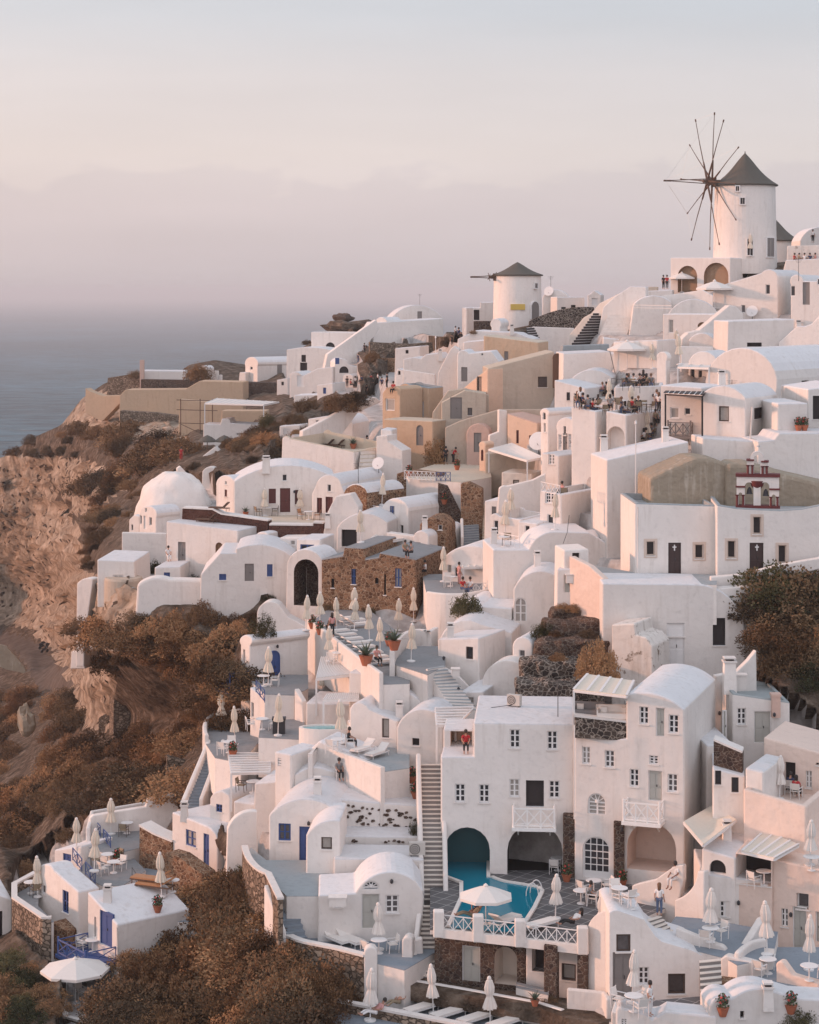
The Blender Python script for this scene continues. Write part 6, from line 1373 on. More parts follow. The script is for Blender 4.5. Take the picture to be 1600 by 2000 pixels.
# ---- people
def skin_mesh(name,joints,edges,mat,parent,lvl=1):
    me=bpy.data.meshes.new(name); me.from_pydata([j[0] for j in joints],edges,[]); o=bpy.data.objects.new(name,me); col.objects.link(o)
    md=o.modifiers.new('s','SKIN'); md.use_smooth_shade=True
    for i,j in enumerate(joints): me.skin_vertices[0].data[i].radius=(j[1],j[2] if len(j)>2 else j[1])
    me.skin_vertices[0].data[0].use_root=True
    if lvl: sb=o.modifiers.new('u','SUBSURF'); sb.levels=lvl; sb.render_levels=lvl
    bpy.context.view_layer.update(); m2=evmesh(o); o.modifiers.clear(); o.data=m2; m2.materials.clear(); m2.materials.append(MAT[mat]); o.parent=parent; return o
POSES={
 'stand':dict(pel=(0,0,.93),ch=(0,0,1.24),nk=(0,.01,1.44),hd=(0,-.01,1.56),sh=(.17,0,1.38),el=(.23,.03,1.10),wr=(.24,-.07,.86),hip=(.09,0,.90),kn=(.10,-.03,.49),an=(.10,.02,.08),toe=(.11,-.14,.04)),
 'lean':dict(pel=(0,.05,.92),ch=(0,-.10,1.22),nk=(0,-.18,1.40),hd=(0,-.24,1.51),sh=(.17,-.16,1.34),el=(.22,-.26,1.08),wr=(.14,-.45,1.02),hip=(.09,.05,.90),kn=(.10,0,.49),an=(.10,.08,.08),toe=(.11,-.08,.04)),
 'sit':dict(pel=(0,.08,.52),ch=(0,.10,.84),nk=(0,.08,1.04),hd=(0,.04,1.16),sh=(.17,.09,.98),el=(.23,-.02,.74),wr=(.15,-.25,.64),hip=(.09,.04,.50),kn=(.11,-.38,.50),an=(.11,-.36,.08),toe=(.11,-.52,.04)),
 'recline':dict(pel=(0,.20,.48),ch=(0,.48,.66),nk=(0,.66,.80),hd=(0,.72,.90),sh=(.17,.60,.76),el=(.25,.42,.60),wr=(.12,.16,.62),hip=(.09,.16,.46),kn=(.11,-.28,.60),an=(.11,-.68,.46),toe=(.11,-.76,.54)) }
def mk_person(pose,top='c_white',bot='c_black',hair='hair',skin='skin',longhair=False):
    D=POSES[pose]; r=proto('person','person'); V=lambda k,sx=1:Vector((D[k][0]*sx,D[k][1],D[k][2]))
    J=[(V('pel'),.115,.085),(V('ch'),.14,.10),(V('nk'),.052),(V('hd'),.075,.085),(V('hd')+(V('hd')-V('nk')).normalized()*.12,.07,.075)]; E=[(0,1),(1,2),(2,3),(3,4)]
    for sx in (-1,1):
        b=len(J); J+=[(V('sh',sx),.062),(V('el',sx),.042),(V('wr',sx),.028)]; E+=[(1,b),(b,b+1),(b+1,b+2)]
        b=len(J); J+=[(V('hip',sx),.085),(V('kn',sx),.056),(V('an',sx),.036),(V('toe',sx),.032)]; E+=[(0,b),(b,b+1),(b+1,b+2),(b+2,b+3)]
    body=skin_mesh('body',J,E,skin,r)
    # hands, nose and ears join the same mesh
    x=MB()
    for sx in (-1,1):
        w=V('wr',sx); d=(w-V('el',sx)).normalized(); s_=d.orthogonal().normalized(); u_=d.cross(s_)
        x.tube(w-d*.01,w+d*.09,.032,.036,mat=skin,seg=6)
        for k in range(4):
            o_=s_*(-.03+.02*k); l=(.065,.08,.075,.055)[k]; m_=w+d*.08+o_; q=m_+d*l*.55+u_*.008; x.tube(m_,q,.009,.008,mat=skin,seg=4); x.tube(q,q+d*l*.4+u_*.025,.008,.006,mat=skin,seg=4)
        m_=w+d*.03+s_*.035; x.tube(m_,m_+d*.035+s_*.03,.010,.008,mat=skin,seg=4); x.tube(m_+d*.035+s_*.03,m_+d*.065+s_*.034+u_*.01,.008,.006,mat=skin,seg=4)
        h=V('hd'); x.tube(h+Vector((sx*.072,.01,.03)),h+Vector((sx*.092,.015,.03)),.022,.018,mat=skin,seg=6)
    h=V('hd'); x.tube(h+Vector((0,-.082,.055)),h+Vector((0,-.112,.02)),.010,.017,mat=skin,seg=5)
    xo=x.build('x',r); bm=bmesh.new(); bm.from_mesh(body.data); bm.from_mesh(xo.data); bm.to_mesh(body.data); bm.free(); bpy.data.objects.remove(xo,do_unlink=True)
    f=MB(); 
    for sx in (-1,1): f.tube(h+Vector((sx*.032,-.083,.05)),h+Vector((sx*.032,-.092,.05)),.011,mat='dark',seg=6)
    f.tube(h+Vector((-.022,-.083,-.015)),h+Vector((.022,-.083,-.015)),.007,mat='maroonp',seg=4)
    f.build('face',r)
    # hair
    hb=MB(); up=(V('hd')-V('nk')).normalized(); c=h+up*.07+Vector((0,.025,0)); hb.lathe(c-Vector((0,0,.07)),[(.085,-.02 if not longhair else -.22),(.105,.02),(.112,.08),(.10,.14),(.065,.185),(.02,.20)],hair,14); hb.build('hair',r,smooth=True)
    if top:
        J=[(V('pel'),.132,.105),(V('ch'),.155,.118),(V('ch').lerp(V('nk'),.75),.075)]; E=[(0,1),(1,2)]
        for sx in (-1,1): b=len(J); J+=[(V('sh',sx),.078),(V('sh',sx).lerp(V('el',sx),.8),.058)]; E+=[(1,b),(b,b+1)]
        skin_mesh('shirt',J,E,top,r)
    if bot:
        J=[(V('pel')+Vector((0,0,.02)),.13,.105)]; E=[]
        for sx in (-1,1): b=len(J); J+=[(V('hip',sx),.10),(V('kn',sx),.070),(V('kn',sx).lerp(V('an',sx),.8),.055)]; E+=[(0,b),(b,b+1),(b+1,b+2)]
        skin_mesh('trousers',J,E,bot,r)
    return r
PE={}
def person(pose,top,bot,hair='hair',skin='skin',lh=False):
    k=(pose,top,bot,hair,skin,lh)
    if k not in PE: PE[k]=mk_person(*k)
    return PE[k]
ADJ=dict(c_black='black',c_white='white',c_red='red',c_navy='navy',c_khaki='khaki',c_pinkc='pink',c_denim='denim blue',c_grey='grey'); ADJ[None]='bare'
def folk(px,py,pose,top,bot,where,rz=0,hair='hair',skin='skin',lh=False,chair=None,sc=1.0,group='people on the terraces',z=None):
    what={'stand':'standing','lean':'leaning','sit':'seated','recline':'reclining'}[pose]
    p=G(px,py) if z is None else onz(px,py,z)
    lb=f"{what} person in {ADJ[top]} top {where}" if top else f"{what} bare-chested person {where}"
    o=place(person(pose,top,bot,hair,skin,lh),px,py,lb,rz,sc,group,pos=p)
    if chair: place(chair,px,py,f"chair under the {what} person in {ADJ[top]} {where}",rz+0,sc,'occupied chairs',pos=p+Vector((0,0,0)))
    return o
# ================================================================ PLANTS
def mk_shrub(seed, mat, leaf=.066, n=5200, flat=.75, tall=False):
    rg=random.Random(seed); b=MB(); off=Vector((seed*7.3,seed*3.1,0))
    # clumps of leaves on an uneven dome, with twigs
    clumps=[]
    for k in range(46):
        a=rg.uniform(0,6.283); e=math.asin(rg.uniform(-.05,1)); rr=.62+.34*rg.random()
        clumps.append((Vector((math.cos(a)*math.cos(e)*rr,math.sin(a)*math.cos(e)*rr,math.sin(e)*rr*flat)),rg.uniform(.16,.30)))
    for k in range(14): clumps.append((Vector((rg.uniform(-.4,.4),rg.uniform(-.4,.4),rg.uniform(.1,.5)*flat)),.3))
    per=n//len(clumps)
    for c,r_ in clumps:
        for q in range(per):
            v=Vector((rg.gauss(0,1),rg.gauss(0,1),rg.gauss(0,1))).normalized(); p=c+v*r_*rg.uniform(.55,1.08)
            if p.z<-.05: p.z=abs(p.z)*.3
            u=(v+Vector((rg.gauss(0,.6),rg.gauss(0,.6),rg.gauss(0,.6)+.3))).normalized()*leaf*rg.uniform(.5,1.1); w=u.orthogonal().normalized()*leaf*.32
            b.poly([p-u*.5,p+w,p+u*.8,p-w],mat)
    r=MB()
    for k in range(7):
        a=rg.uniform(0,6.28); r.tube((0,0,-.15),(math.cos(a)*.5,math.sin(a)*.5,.45*flat+.1),.035,.01,mat='wood',seg=4)
    return b,r
def leafmat(name,c1,c2,c3):
    m,nt,b=nmat(name); N=nt.nodes; L=nt.links; b.inputs['Roughness'].default_value=.9; b.inputs['Specular IOR Level'].default_value=.1
    oi=N.new('ShaderNodeObjectInfo'); g=N.new('ShaderNodeTexCoord'); nz=N.new('ShaderNodeTexNoise'); nz.inputs['Scale'].default_value=2.6; nz.inputs['Detail'].default_value=5; nz.inputs['Roughness'].default_value=.7; L.new(g.outputs['Object'],nz.inputs[0])
    ad=N.new('ShaderNodeMath'); ad.operation='MULTIPLY_ADD'; ad.inputs[1].default_value=.42; L.new(oi.outputs['Random'],ad.inputs[0]); 
    sb=N.new('ShaderNodeMath'); sb.operation='SUBTRACT'; sb.inputs[1].default_value=.21; L.new(nz.outputs['Fac'],sb.inputs[0]); L.new(sb.outputs[0],ad.inputs[2])
    r=N.new('ShaderNodeValToRGB'); e=r.color_ramp.elements; e[0].position=.28; e[0].color=(*c1,1); e[1].position=.72; e[1].color=(*c3,1); k=e.new(.5); k.color=(*c2,1); L.new(ad.outputs[0],r.inputs[0]); L.new(r.outputs[0],b.inputs['Base Color'])
leafmat('leaf_rust',(.105,.062,.036),(.23,.130,.068),(.37,.215,.11))
leafmat('leaf_dark',(.062,.043,.028),(.13,.084,.050),(.22,.138,.076))
leafmat('leaf_green',(.035,.038,.020),(.075,.072,.036),(.13,.11,.055))
def shrub_proto(seed,mat,name='shrub',cat='shrub',**k):
    r=proto(name,cat); b,t=mk_shrub(seed,mat,**k); b.build('foliage',r,recalc=False); t.build('stem',r); return r
SH=[shrub_proto(i,'leaf_rust') for i in range(4)]; SHD=[shrub_proto(10+i,'leaf_dark') for i in range(3)]; SHG=[shrub_proto(20+i,'leaf_green') for i in range(2)]
SCRUB=[[(-20,900),(60,862),(120,835),(200,840),(350,860),(365,905),(300,920),(258,985),(235,1010),(150,1040),(130,985),(180,905),(60,890)],
 [(175,1205),(330,1225),(480,1245),(468,1390),(400,1440),(360,1570),(280,1575),(180,1590),(60,1700),(0,1745),(-20,1740),(-20,1350),(60,1350),(150,1330),(165,1400),(215,1425),(215,1300)],
 [(500,1690),(560,1830),(640,1900),(640,2020),(190,2020),(250,1900),(370,1790),(430,1700)],
 [(0,1880),(100,1880),(110,2020),(-20,2020)], [(545,830),(640,800),(720,760),(740,780),(600,850),(540,920),(500,910),(440,860),(480,830)],
 [(1482,1120),(1620,1105),(1620,1330),(1560,1340),(1490,1290)]]
rg=random.Random(3); cnt=0
def scatter(poly,n,rmin,rmax,kinds,group,lab):
    global cnt; xs=[p[0] for p in poly]; ys=[p[1] for p in poly]; k=0; t=0
    while k<n and t<n*30:
        t+=1; x=rg.uniform(min(xs),max(xs)); y=rg.uniform(min(ys),max(ys))
        if not inside(x,y,poly): continue
        if any(inside(x,y,q) for q in ROAD) or (n>60 and any(inside(x,y,q) for q in WHITE)): continue
        if any(a<x<c and b_<y<d for a,b_,c,d in ((178,1396,250,1475),(212,1342,405,1425),(275,1318,405,1362),(318,1474,378,1550),(20,1420,100,1520),(-30,1200,165,1350))): continue
        s=sf(x,y); r=rg.uniform(rmin,rmax)*(.5 if (x<150 and y<905) else 1)
        p=G(x,y); 
        if abs(p.y-F/s)>(26 if n>100 or n==14 else 13): continue
        o=copy_tree(rg.choice(kinds)); o.location=p-Vector((0,0,.15*r)); o.scale=(r*rg.uniform(.85,1.2),r*rg.uniform(.85,1.2),r*rg.uniform(.75,1.1)); o.rotation_euler=(0,0,rg.uniform(0,6.28)); o['label']=lab; o['group']=group; k+=1
G1='rust-brown shrubs covering the slopes'
scatter(SCRUB[0],42,1.9,4.6,SHD+SH[:2],'dark shrubs on the cliff top','dark brown mounded shrub on the cliff top above the sea')
scatter(SCRUB[1],112,1.6,3.4,SH+SHD[:2],G1,'rust-brown mounded shrub on the scrubby ravine slope left of the village')
scatter(SCRUB[2],62,1.3,2.8,SH+SHD[:1],'shrubs on the spur between the terraces','rust-brown shrub on the spur between the ravine houses and the fanlight house')
scatter(SCRUB[3],14,.9,1.9,SH+SHG,'shrubs in the lower left corner','brown shrub in the lower left corner')
scatter(SCRUB[4],24,.8,1.9,SH+SHD,'shrubs on the far middle slope','dry brown shrub on the strip of bare slope above the pediment house')
scatter(SCRUB[5],16,1.5,3.2,SH+SHD+SHG,'shrubs on the bank at the right edge','big rusty shrub on the bank at the right edge')
scatter([(185,1005),(262,965),(300,935),(262,1010),(235,1060),(200,1105),(165,1110)],14,.9,2.1,SH+SHD,'shrubs on the streaked slope above the cliff','low brown shrub on the streaked slope between cliff and rock dome')
scatter([(-20,1360),(140,1345),(200,1490),(60,1640),(-20,1660)],14,1.6,3.2,SH+SHD[:1],'low shrubs on the far left slope','rounded rust shrub on the far left slope below the dirt road')
def plant1(px,py,r,kinds,label,name='shrub',h=1.0,y=None):
    p=G(px,py); o=copy_tree(random.Random(px).choice(kinds)); o.location=p-Vector((0,0,.1)); o.scale=(r,r,r*h); o.rotation_euler=(0,0,px); o['label']=label; o.name='bush' if name=='shrub' else name; return o
plant1(860,898,2.1,SH,'big round golden-brown bush beside the arched ochre door',h=1.5)
plant1(392,1190,1.35,SH,'single rust bush growing on the wavy white retaining wall',h=1.5)
plant1(513,1238,1.0,SHG,'dark green bush hanging at the right end of the wavy white wall',h=2.0)
plant1(388,742,2.7,SHD,'large dark round bush on the headland behind the tiny chapel',h=1.3)
plant1(345,965,.8,SHG,'dark green bush on the white stairs above the rock dome',h=1.2); plant1(380,915,1.0,SHD,'dark bush beside the steps above the rock dome',h=1.1)
plant1(880,1215,1.1,SHG,'dark cactus bush below the restaurant terrace',h=1.6); plant1(910,1190,1.2,SHG,'taller dark cactus bush beside the restaurant pergola',h=1.5); plant1(855,1190,1.1,SHG,'dark shrub at the left end of the restaurant terrace',h=1.3)
plant1(375,1115,1.0,SHG,'leafy vine tree in the courtyard of the pink-lit wall',h=1.9); plant1(300,1120,1.3,SHG,'dark palm-like bush beside the round tan bastion',h=1.2)
plant1(525,1138,.7,SHG,'low bush in front of the blue shutter',h=.7); plant1(720,1190,.6,SHG,'bush by the arched stone cellar',h=1)
plant1(728,700,1.3,SH,'golden bush on the stone terrace below the ridge',h=1.6); plant1(1060,1235,.9,SHG,'bush at the foot of the gully steps',h=1.3); plant1(1100,1180,.6,SH,'reddish bush at the top of the gully')
plant1(265,735,1.5,SHD,'dark bush at the headland tip beside the chimney post'); plant1(600,672,1.2,SHD,'dark bush beside the far flat-roofed house'); plant1(640,1165,.7,SHD,'dark bush at the foot of the stone building')
plant1(975,930,.9,SHG,'grassy agave bush under the fabric canopy'); plant1(925,650,.5,SHD,'small bush beside the windmill wall')
plant1(1590,1340,1.6,SHG,'dry palm at the right edge below the bank',h=1.2); plant1(1560,2000,.9,SHG,'leafy branch in the lower right corner',h=1.1)
plant1(1075,1955,.5,SHD,'dark shrub under the brown-framed window',h=.9); plant1(470,1700,.9,SHG,'green bush at the corner of the chair terrace',h=1.3)
plant1(875,660,1.3,SHD,'dark shrubs below the ridge house corner',h=1.5); plant1(520,835,1.3,SHG,'dark vine tree beside the open pergola',h=1.8)
for i_,(x_,y_,r_,w_) in enumerate(((600,802,2.2,'under the lumpy white retaining house'),(632,815,2.0,'beside the diagonal wall foot'),(665,800,2.2,'under the distant crowd terrace'),(695,790,1.8,'above the thick diagonal wall'),(560,845,2.0,'at the top of the brown slope strip'),(520,868,1.9,'right of the straw parasols'),(480,880,1.9,'below the far open pergola'),(452,872,1.5,'between straw parasols and the pediment house'),(500,850,1.7,'next to the vine at the pergola'),(575,828,1.7,'left end of the diagonal wall'),(420,1218,1.3,'under the middle of the wavy wall'),(462,1222,1.3,'under the right half of the wavy wall'),(500,1218,1.2,'near the right end of the wavy wall foot'),(345,1218,1.3,'under the left half of the wavy wall'),(290,1222,1.2,'at the left foot of the wavy wall'),(250,1300,1.6,'on the bare shaded slope above the ruined terrace'),(300,1290,1.7,'in the hollow under the wavy wall'),(350,1300,1.6,'right of the hollow under the wavy wall'),(400,1290,1.6,'left of the blue wooden balcony'),(430,1330,1.5,'below the blue wooden balcony'),(330,1255,1.5,'high in the hollow under the wavy wall'),(250,1250,1.4,'on the outcrop under the round tan bastion'),(380,1420,1.7,'beside the left closed parasol terrace'),(1090,1290,.7,'on the second step of the gully terraces'),(1150,1245,.8,'on the third step of the gully terraces'),(1085,1240,.6,'on the left end of the gully terraces'),(1120,1175,.6,'on the top step of the gully terraces'),(250,1890,1.3,'at the foot of the cubic ravine house'),(310,1868,1.2,'right of the cubic ravine house wall'),(370,1830,1.3,'below the orange loungers terrace'))): plant1(x_,y_,r_,SH if i_%3 else SHD,'dry brown bush '+w_)
for i_,(x_,y_,r_,h_) in enumerate(((440,1745,2.3,1.3),(474,1775,2.2,1.3),(405,1800,2.3,1.2),(355,1870,2.4,1.1),(305,1940,2.5,1.1),(480,1830,2.2,1.2),(525,1885,1.9,1.1),(430,1880,2.5,1.2),(380,1960,2.6,1.0),(590,1940,1.4,1.0))): plant1(x_,y_,r_,SH,('crest bush on the brown spur, '+('highest one near the chair terrace','just below the highest','facing the blue-window house','halfway down toward the ravine houses','lowest toward the open parasol','middle of the shaded flank','under the fanlight terrace wall','centre of the spur','bottom centre at the frame edge','beside the rubble terrace wall')[i_]),h=h_)
_o=plant1(1168,1315,1.0,SH,'tall feathery golden bush growing at the right side of the gully walls'); _o.location=W(1166,1322,31.6); _o.scale=(1.35,1.35,2.7)
for x_,y_,h_,l_ in ((806,1502,2.6,'upper tall cactus in a pot at the top of the long steps'),(814,1548,2.4,'lower tall cactus in a pot beside the long steps')): _o=plant1(x_,y_,.5,SHG,l_,h=h_)
# boulders
def boulder(px,py,s,w,h,label,mat='cliff',seed=1,pt=None):
    p=W(px,py,s); b=MB(); rg_=random.Random(seed); n=14; m=9; off=Vector((seed*5.7,seed,2))
    V=[]
    for i in range(m+1):
        for j in range(n):
            a=math.pi*i/m; t=2*math.pi*j/n; v=Vector((math.sin(a)*math.cos(t),math.sin(a)*math.sin(t),math.cos(a))); k=1+.45*noise.noise(v*1.4+off)+.15*noise.noise(v*4+off); V.append(p+Vector((v.x*w/2*k,v.y*w/2*k,(v.z*.5+.5)*h*k)))
    i0=0; b.v=[tuple(v) for v in V]; k=b.mi(mat)
    for i in range(m):
        for j in range(n): b.f.append([i*n+j,(i+1)*n+j,(i+1)*n+(j+1)%n,i*n+(j+1)%n]); b.m.append(k)
    o=b.build('boulder',None,loc=p); tag(o,label,'rock'); return o
boulder(671,630,9.6,4.0,1.9,'dark flat-topped boulder on the ridge skyline','stone_dark',3)
boulder(680,652,9.8,10,2.6,'rocky brown mound under the dark boulder','scrubground',5)
boulder(52,1440,15,2.2,3.6,'pale upright boulder on the scrub slope','tank',7)
# the white-washed rock dome
def rockdome():
    s=19.4; p=W(335,1036,s); b=MB(); n=64; m=26; k=b.mi('w')
    for i in range(m+1):
        for j in range(n):
            a=(math.pi/2)*i/m; t=2*math.pi*j/n; v=Vector((math.sin(a)*math.cos(t),math.sin(a)*math.sin(t),math.cos(a)))
            f=1+.16*noise.noise(v*1.6+Vector((4,2,9)))+.05*noise.noise(v*3.6)+.012*noise.noise(v*11); q=abs(math.cos(t))
            b.v.append(tuple(p+Vector((v.x*4.1*f,v.y*4*f+3.2,(max(0,v.z)**.85)*5.8*f-.2))))
    for i in range(m):
        for j in range(n): b.f.append([i*n+j,(i+1)*n+j,(i+1)*n+(j+1)%n,i*n+(j+1)%n]); b.m.append(k)
    o=b.build('rock_dome',None,loc=p,smooth=True); tag(o,'lumpy whitewashed rock dome above the pink gabled chapel house','rock dome')
rockdome()
# ruin on the slope, stone walls in the scrub
B('small tumbledown stone hut with a dark doorway on the scrub slope',18.4,15,3,'190,1442 192,1404 198,1398 236,1400 237,1442','dk 216,1420,10,24',mat='rubble',name='ruined_hut',cat='hut',detail=False,rm='rubble')
WL('ruined stone terrace building with a flat earth roof above the hut',19.2,-14,4,'221,1400 222,1348 362,1367 362,1400',mat='rubble',name='stone_wall',ref=(221,1385)); WL('upper dry stone wall in the ravine scrub',20,-16,2,'280,1345 282,1322 395,1338 395,1356',mat='rubble',name='stone_wall',ref=(282,1340))
WL('low block wall ruin with a dark gap beside the white stairs',24.8,-10,1,'325,1510 326,1478 368,1490 368,1515',mat='rubble',name='stone_wall')
WL('curved low roadside wall beside the dirt road',10.9,0,.6,'-5,1268 -5,1258 12,1262 45,1300 62,1330 62,1345 45,1315 12,1275',mat='tank',name='roadside_wall')
b_=MB(); c_=W(237,1205,22.2); b_.lathe(c_-Vector((0,-1.5,3)),[(1.75,0),(1.7,6.1),(1.6,6.3)],'tan',32); o_=b_.build('round_bastion',None,loc=c_); tag(o_,'round tan plastered bastion at the cliff corner','bastion')
B('tall narrow white wall dropping down the cliff edge',20.6,20,1.2,'148,1296 150,1140 ~165,1130 182,1131 172,1200 165,1240 164,1296',name='cliff_wall',cat='wall',split=False,ext=.3)
B('tiny white ledge with a pool at the foot of the cliff wall',20.4,20,3,'137,1290 139,1272 165,1272 166,1290',ext=.8)
# ================================================================ FURNISHING
def many(proto_,pts,where,group,rz=None,sc=1.0):
    for i,(x,y,w) in enumerate(pts): place(proto_,x,y,f"{where} {w}",(random.Random(x).uniform(-40,40) if rz is None else rz),sc,group)
many(CLOSED,[(598,1232,'by the blue-grey steps left of the sunbeds'),(625,1222,'behind the terracotta pots'),(658,1232,'at the upper end of the sunbed row'),(692,1232,'in the middle of the sunbed row'),(690,1210,'standing behind the sunbed row'),(722,1252,'toward the lower end of the sunbed row'),(743,1275,'beside the big terracotta pot'),(630,1280,'left one of the pair below the sunbeds'),(642,1292,'right one of the pair below the sunbeds'),(778,1232,'left of the parapet with the agave'),(808,1215,'tall one behind the round terrace')],'closed cream parasol','closed parasols on the sunbed terrace')
many(CLOSED,[(803,1292,'alone on the round grey terrace'),(524,1338,'before the blue arched door'),(543,1432,'beside the dark latticed door'),(668,1452,'beside the person in black on the sun terrace'),(433,1420,'upper one on the small left terrace'),(459,1455,'lower one on the small left terrace')],'closed cream parasol','closed parasols on small terraces')
many(CLOSED,[(217,1622,'on the blue-railed terrace'),(326,1618,'next to the blue-window house'),(184,1702,'between the round tables'),(150,1668,'near the small blue door'),(74,1706,'behind the ravine house vault'),(316,1752,'beside the two orange loungers')],'closed cream parasol','closed parasols around the ravine houses')
many(CLOSEDW,[(740,1855,'on the fanlight house terrace'),(723,1975,'rising beside the gate pillar'),(847,1980,'between the bottom sunbeds, left one'),(958,2002,'between the bottom sunbeds, right one'),(1085,1795,'on the pool deck behind the railing'),(1171,1750,'at the fanlight door of the hotel')],'closed off-white striped parasol','closed parasols near the pool')
many(CLOSEDW,[(1386,1835,'beside the double doors terrace chairs'),(1499,1865,'at the sloping divider wall'),(1580,1895,'at the right edge terrace'),(1234,1960,'in front of the brown-framed house'),(1523,1552,'beside the seated couple in the pink house'),(1582,1690,'at the right edge upstairs')],'closed off-white striped parasol','closed parasols on the lower right terraces')
many(CLOSED,[(1189,800,'left one among the cafe crowd'),(1232,800,'middle one among the cafe crowd'),(1265,805,'right one among the cafe crowd'),(1084,958,'on the lattice balcony terrace'),(986,1048,'on the round-table terrace'),(998,1005,'behind the curved white wall'),(1322,655,'tall one above the pierced parapet'),(1328,712,'lower one before the white canopy'),(1465,500,'in front of the large windmill'),(1496,525,'on the terrace under the large windmill'),(1275,665,'small one on the hilltop terrace')],'closed beige parasol','closed parasols on the upper terraces')
many(CLOSED,[(586,1003,'on the pediment terrace beside the round table'),(516,990,'left one on the pediment terrace'),(746,985,'beside the stone vault railing'),(705,1060,'in front of the low white vault'),(866,1128,'beside the restaurant pergola')],'closed cream parasol','closed parasols on the middle terraces')
place(OPEN,949,1806,'open white parasol beside the swimming pool',10,.86,pos=onz(949,1806,ZD)); place(OPENBIG,147,1960,'wide open cream parasol over the little lower left terrace',0,.95); place(OPEN,1225,668,'open white parasol on the terrace left of the pink house',0,1.15)
place(OPEN,1332,566,'open white parasol before the left brown arch',0,1.0); place(OPEN,1396,562,'open white parasol before the right brown arch',0,1.25)
# open straw parasols by the white steps
# sunbeds in a row
sb=[(655,1240),(668,1248),(680,1256),(692,1264),(704,1272),(716,1282),(728,1292),(740,1300),(672,1215),(686,1219),(698,1226)]
for i,(x,y) in enumerate(sb): place(LOUNGE,x,y,'white sun lounger in the tight row on the dark sunbed terrace',118,.95,'sun loungers on the sunbed terrace')
for x,y,w in ((825,1978,'leftmost of the bottom edge row'),(878,1988,'second of the bottom edge row'),(930,1998,'third of the bottom edge row'),(990,2006,'rightmost of the bottom edge row')): place(LOUNGEF,x,y,'flat white sun lounger '+w,-48,1.0,'flat sun loungers at the bottom edge')
place(LOUNGE,655,1842,'white sun lounger on the fanlight terrace, left one',38,1,'loungers on the fanlight terrace'); place(LOUNGE,682,1832,'white sun lounger on the fanlight terrace, right one',38,1,'loungers on the fanlight terrace')
place(LOUNGE,985,1812,'white sun lounger at the pool edge under the open parasol',140,1,'loungers at the pool',pos=onz(985,1808,ZD)); place(LOUNGEF,1058,1812,'flat white sun lounger behind the deck railing',130,1,'loungers at the pool',pos=onz(1055,1815,ZD))
place(LOUNGE,710,1470,'white deck lounger on the sun terrace, left one',-35,.9,'loungers on the sun terrace'); place(LOUNGE,738,1478,'white deck lounger on the sun terrace, right one',-35,.9,'loungers on the sun terrace')
place(LOUNGEB,635,868,'dark wooden lounger on the sandy roof, left one',-110,1,'wooden loungers'); place(LOUNGEB,655,872,'dark wooden lounger on the sandy roof, right one',-110,1,'wooden loungers')
place(LOUNGEW,296,1728,'orange padded lounger beside the arched shed, rear one',-112,1.15,'orange loungers'); place(LOUNGEW,306,1740,'orange padded lounger beside the arched shed, front one',-112,1.15,'orange loungers')
place(LOUNGEB,405,995,'dark wooden lounger on the left end of the pediment terrace',-110,.9); place(LOUNGEB,430,998,'second dark wooden lounger on the pediment terrace',-110,.9)
# tables with chairs around
TC=[(740,1862,'on the fanlight terrace',2,CHAIR),(1238,1975,'in front of the brown-framed house',3,CHAIR),(1388,1840,'before the double white doors',2,CHAIR),(1500,1885,'beside the sloping divider wall',2,CHAIR),(1581,1915,'on the right edge terrace',1,CHAIR),(1135,1765,'of the reading person on the pool deck',1,CHAIR),(1160,1745,'near the fanlight door of the hotel',2,CHAIR),(1210,1762,'at the right of the pool deck',2,CHAIR),(1233,1775,'on the pool deck by the pink wall',1,CHAIR),
 (512,1425,'on the small dark terrace',2,CHAIR),(494,1548,'under the slatted pergola',2,CHAIRD),(448,1470,'on the small left terrace',2,CHAIR),(515,1340,'before the blue arched door',1,CHAIR),(660,1462,'of the person in black on the sun terrace',1,CHAIR),(248,1620,'on the blue-railed terrace',2,CHAIRD),(210,1682,'near the small hut, left one',2,CHAIRD),(222,1705,'near the small hut, right one',2,CHAIR),(337,1742,'beside the orange loungers',0,CHAIR),(60,1745,'in the stone bastion terrace',1,CHAIRD),(170,1958,'under the wide open parasol',1,CHAIR),(181,1838,'on the ravine balcony',1,CHAIR),
 (520,1000,'on the left of the pediment terrace',2,CHAIRD),(603,1015,'with wooden chairs on the pediment terrace',2,CHAIRW),(510,1720,'of the white chair terrace',3,CHAIR),(1000,1048,'on the block terrace beside the curved wall',2,CHAIR),(985,1062,'in front of the curved wall terrace',1,CHAIRD),(880,1145,'under the restaurant pergola',2,CHAIR),(1493,1728,'in the pink niche terrace',1,CHAIR),(1170,798,'in the cafe crowd, left one',3,CHAIRD),(1215,800,'in the cafe crowd, middle one',3,CHAIRD),(1255,805,'in the cafe crowd, right one',3,CHAIRD),(1240,753,'on the upper cafe terrace',2,CHAIRD),(1100,960,'on the lattice balcony terrace',1,CHAIRD),(660,1280,'under the pair of parasols below the sunbeds',2,CHAIR),(1585,1700,'at the right edge upstairs',1,CHAIR),(1090,1700,'inside the big dark arch',1,CHAIR)]
for x,y,w,nch,CH in TC:
    p=G(x,y); place(TABLE,x,y,'round white table '+w,0,1,'round white tables',pos=p)
    for k in range(nch):
        a=math.radians(200+x*1.7+k*(360/max(nch,1))+(25 if k else 0)); q=p+Vector((.78*math.cos(a),.78*math.sin(a),0)); kind={'whitef':'white'}.get('whitef') if CH is CHAIR else ('wooden' if CH is CHAIRW else 'brown')
        place(CH,x,y,f"{kind} armchair drawn up to the round table {w}",math.degrees(a)-90,1,'armchairs at round tables',pos=q)
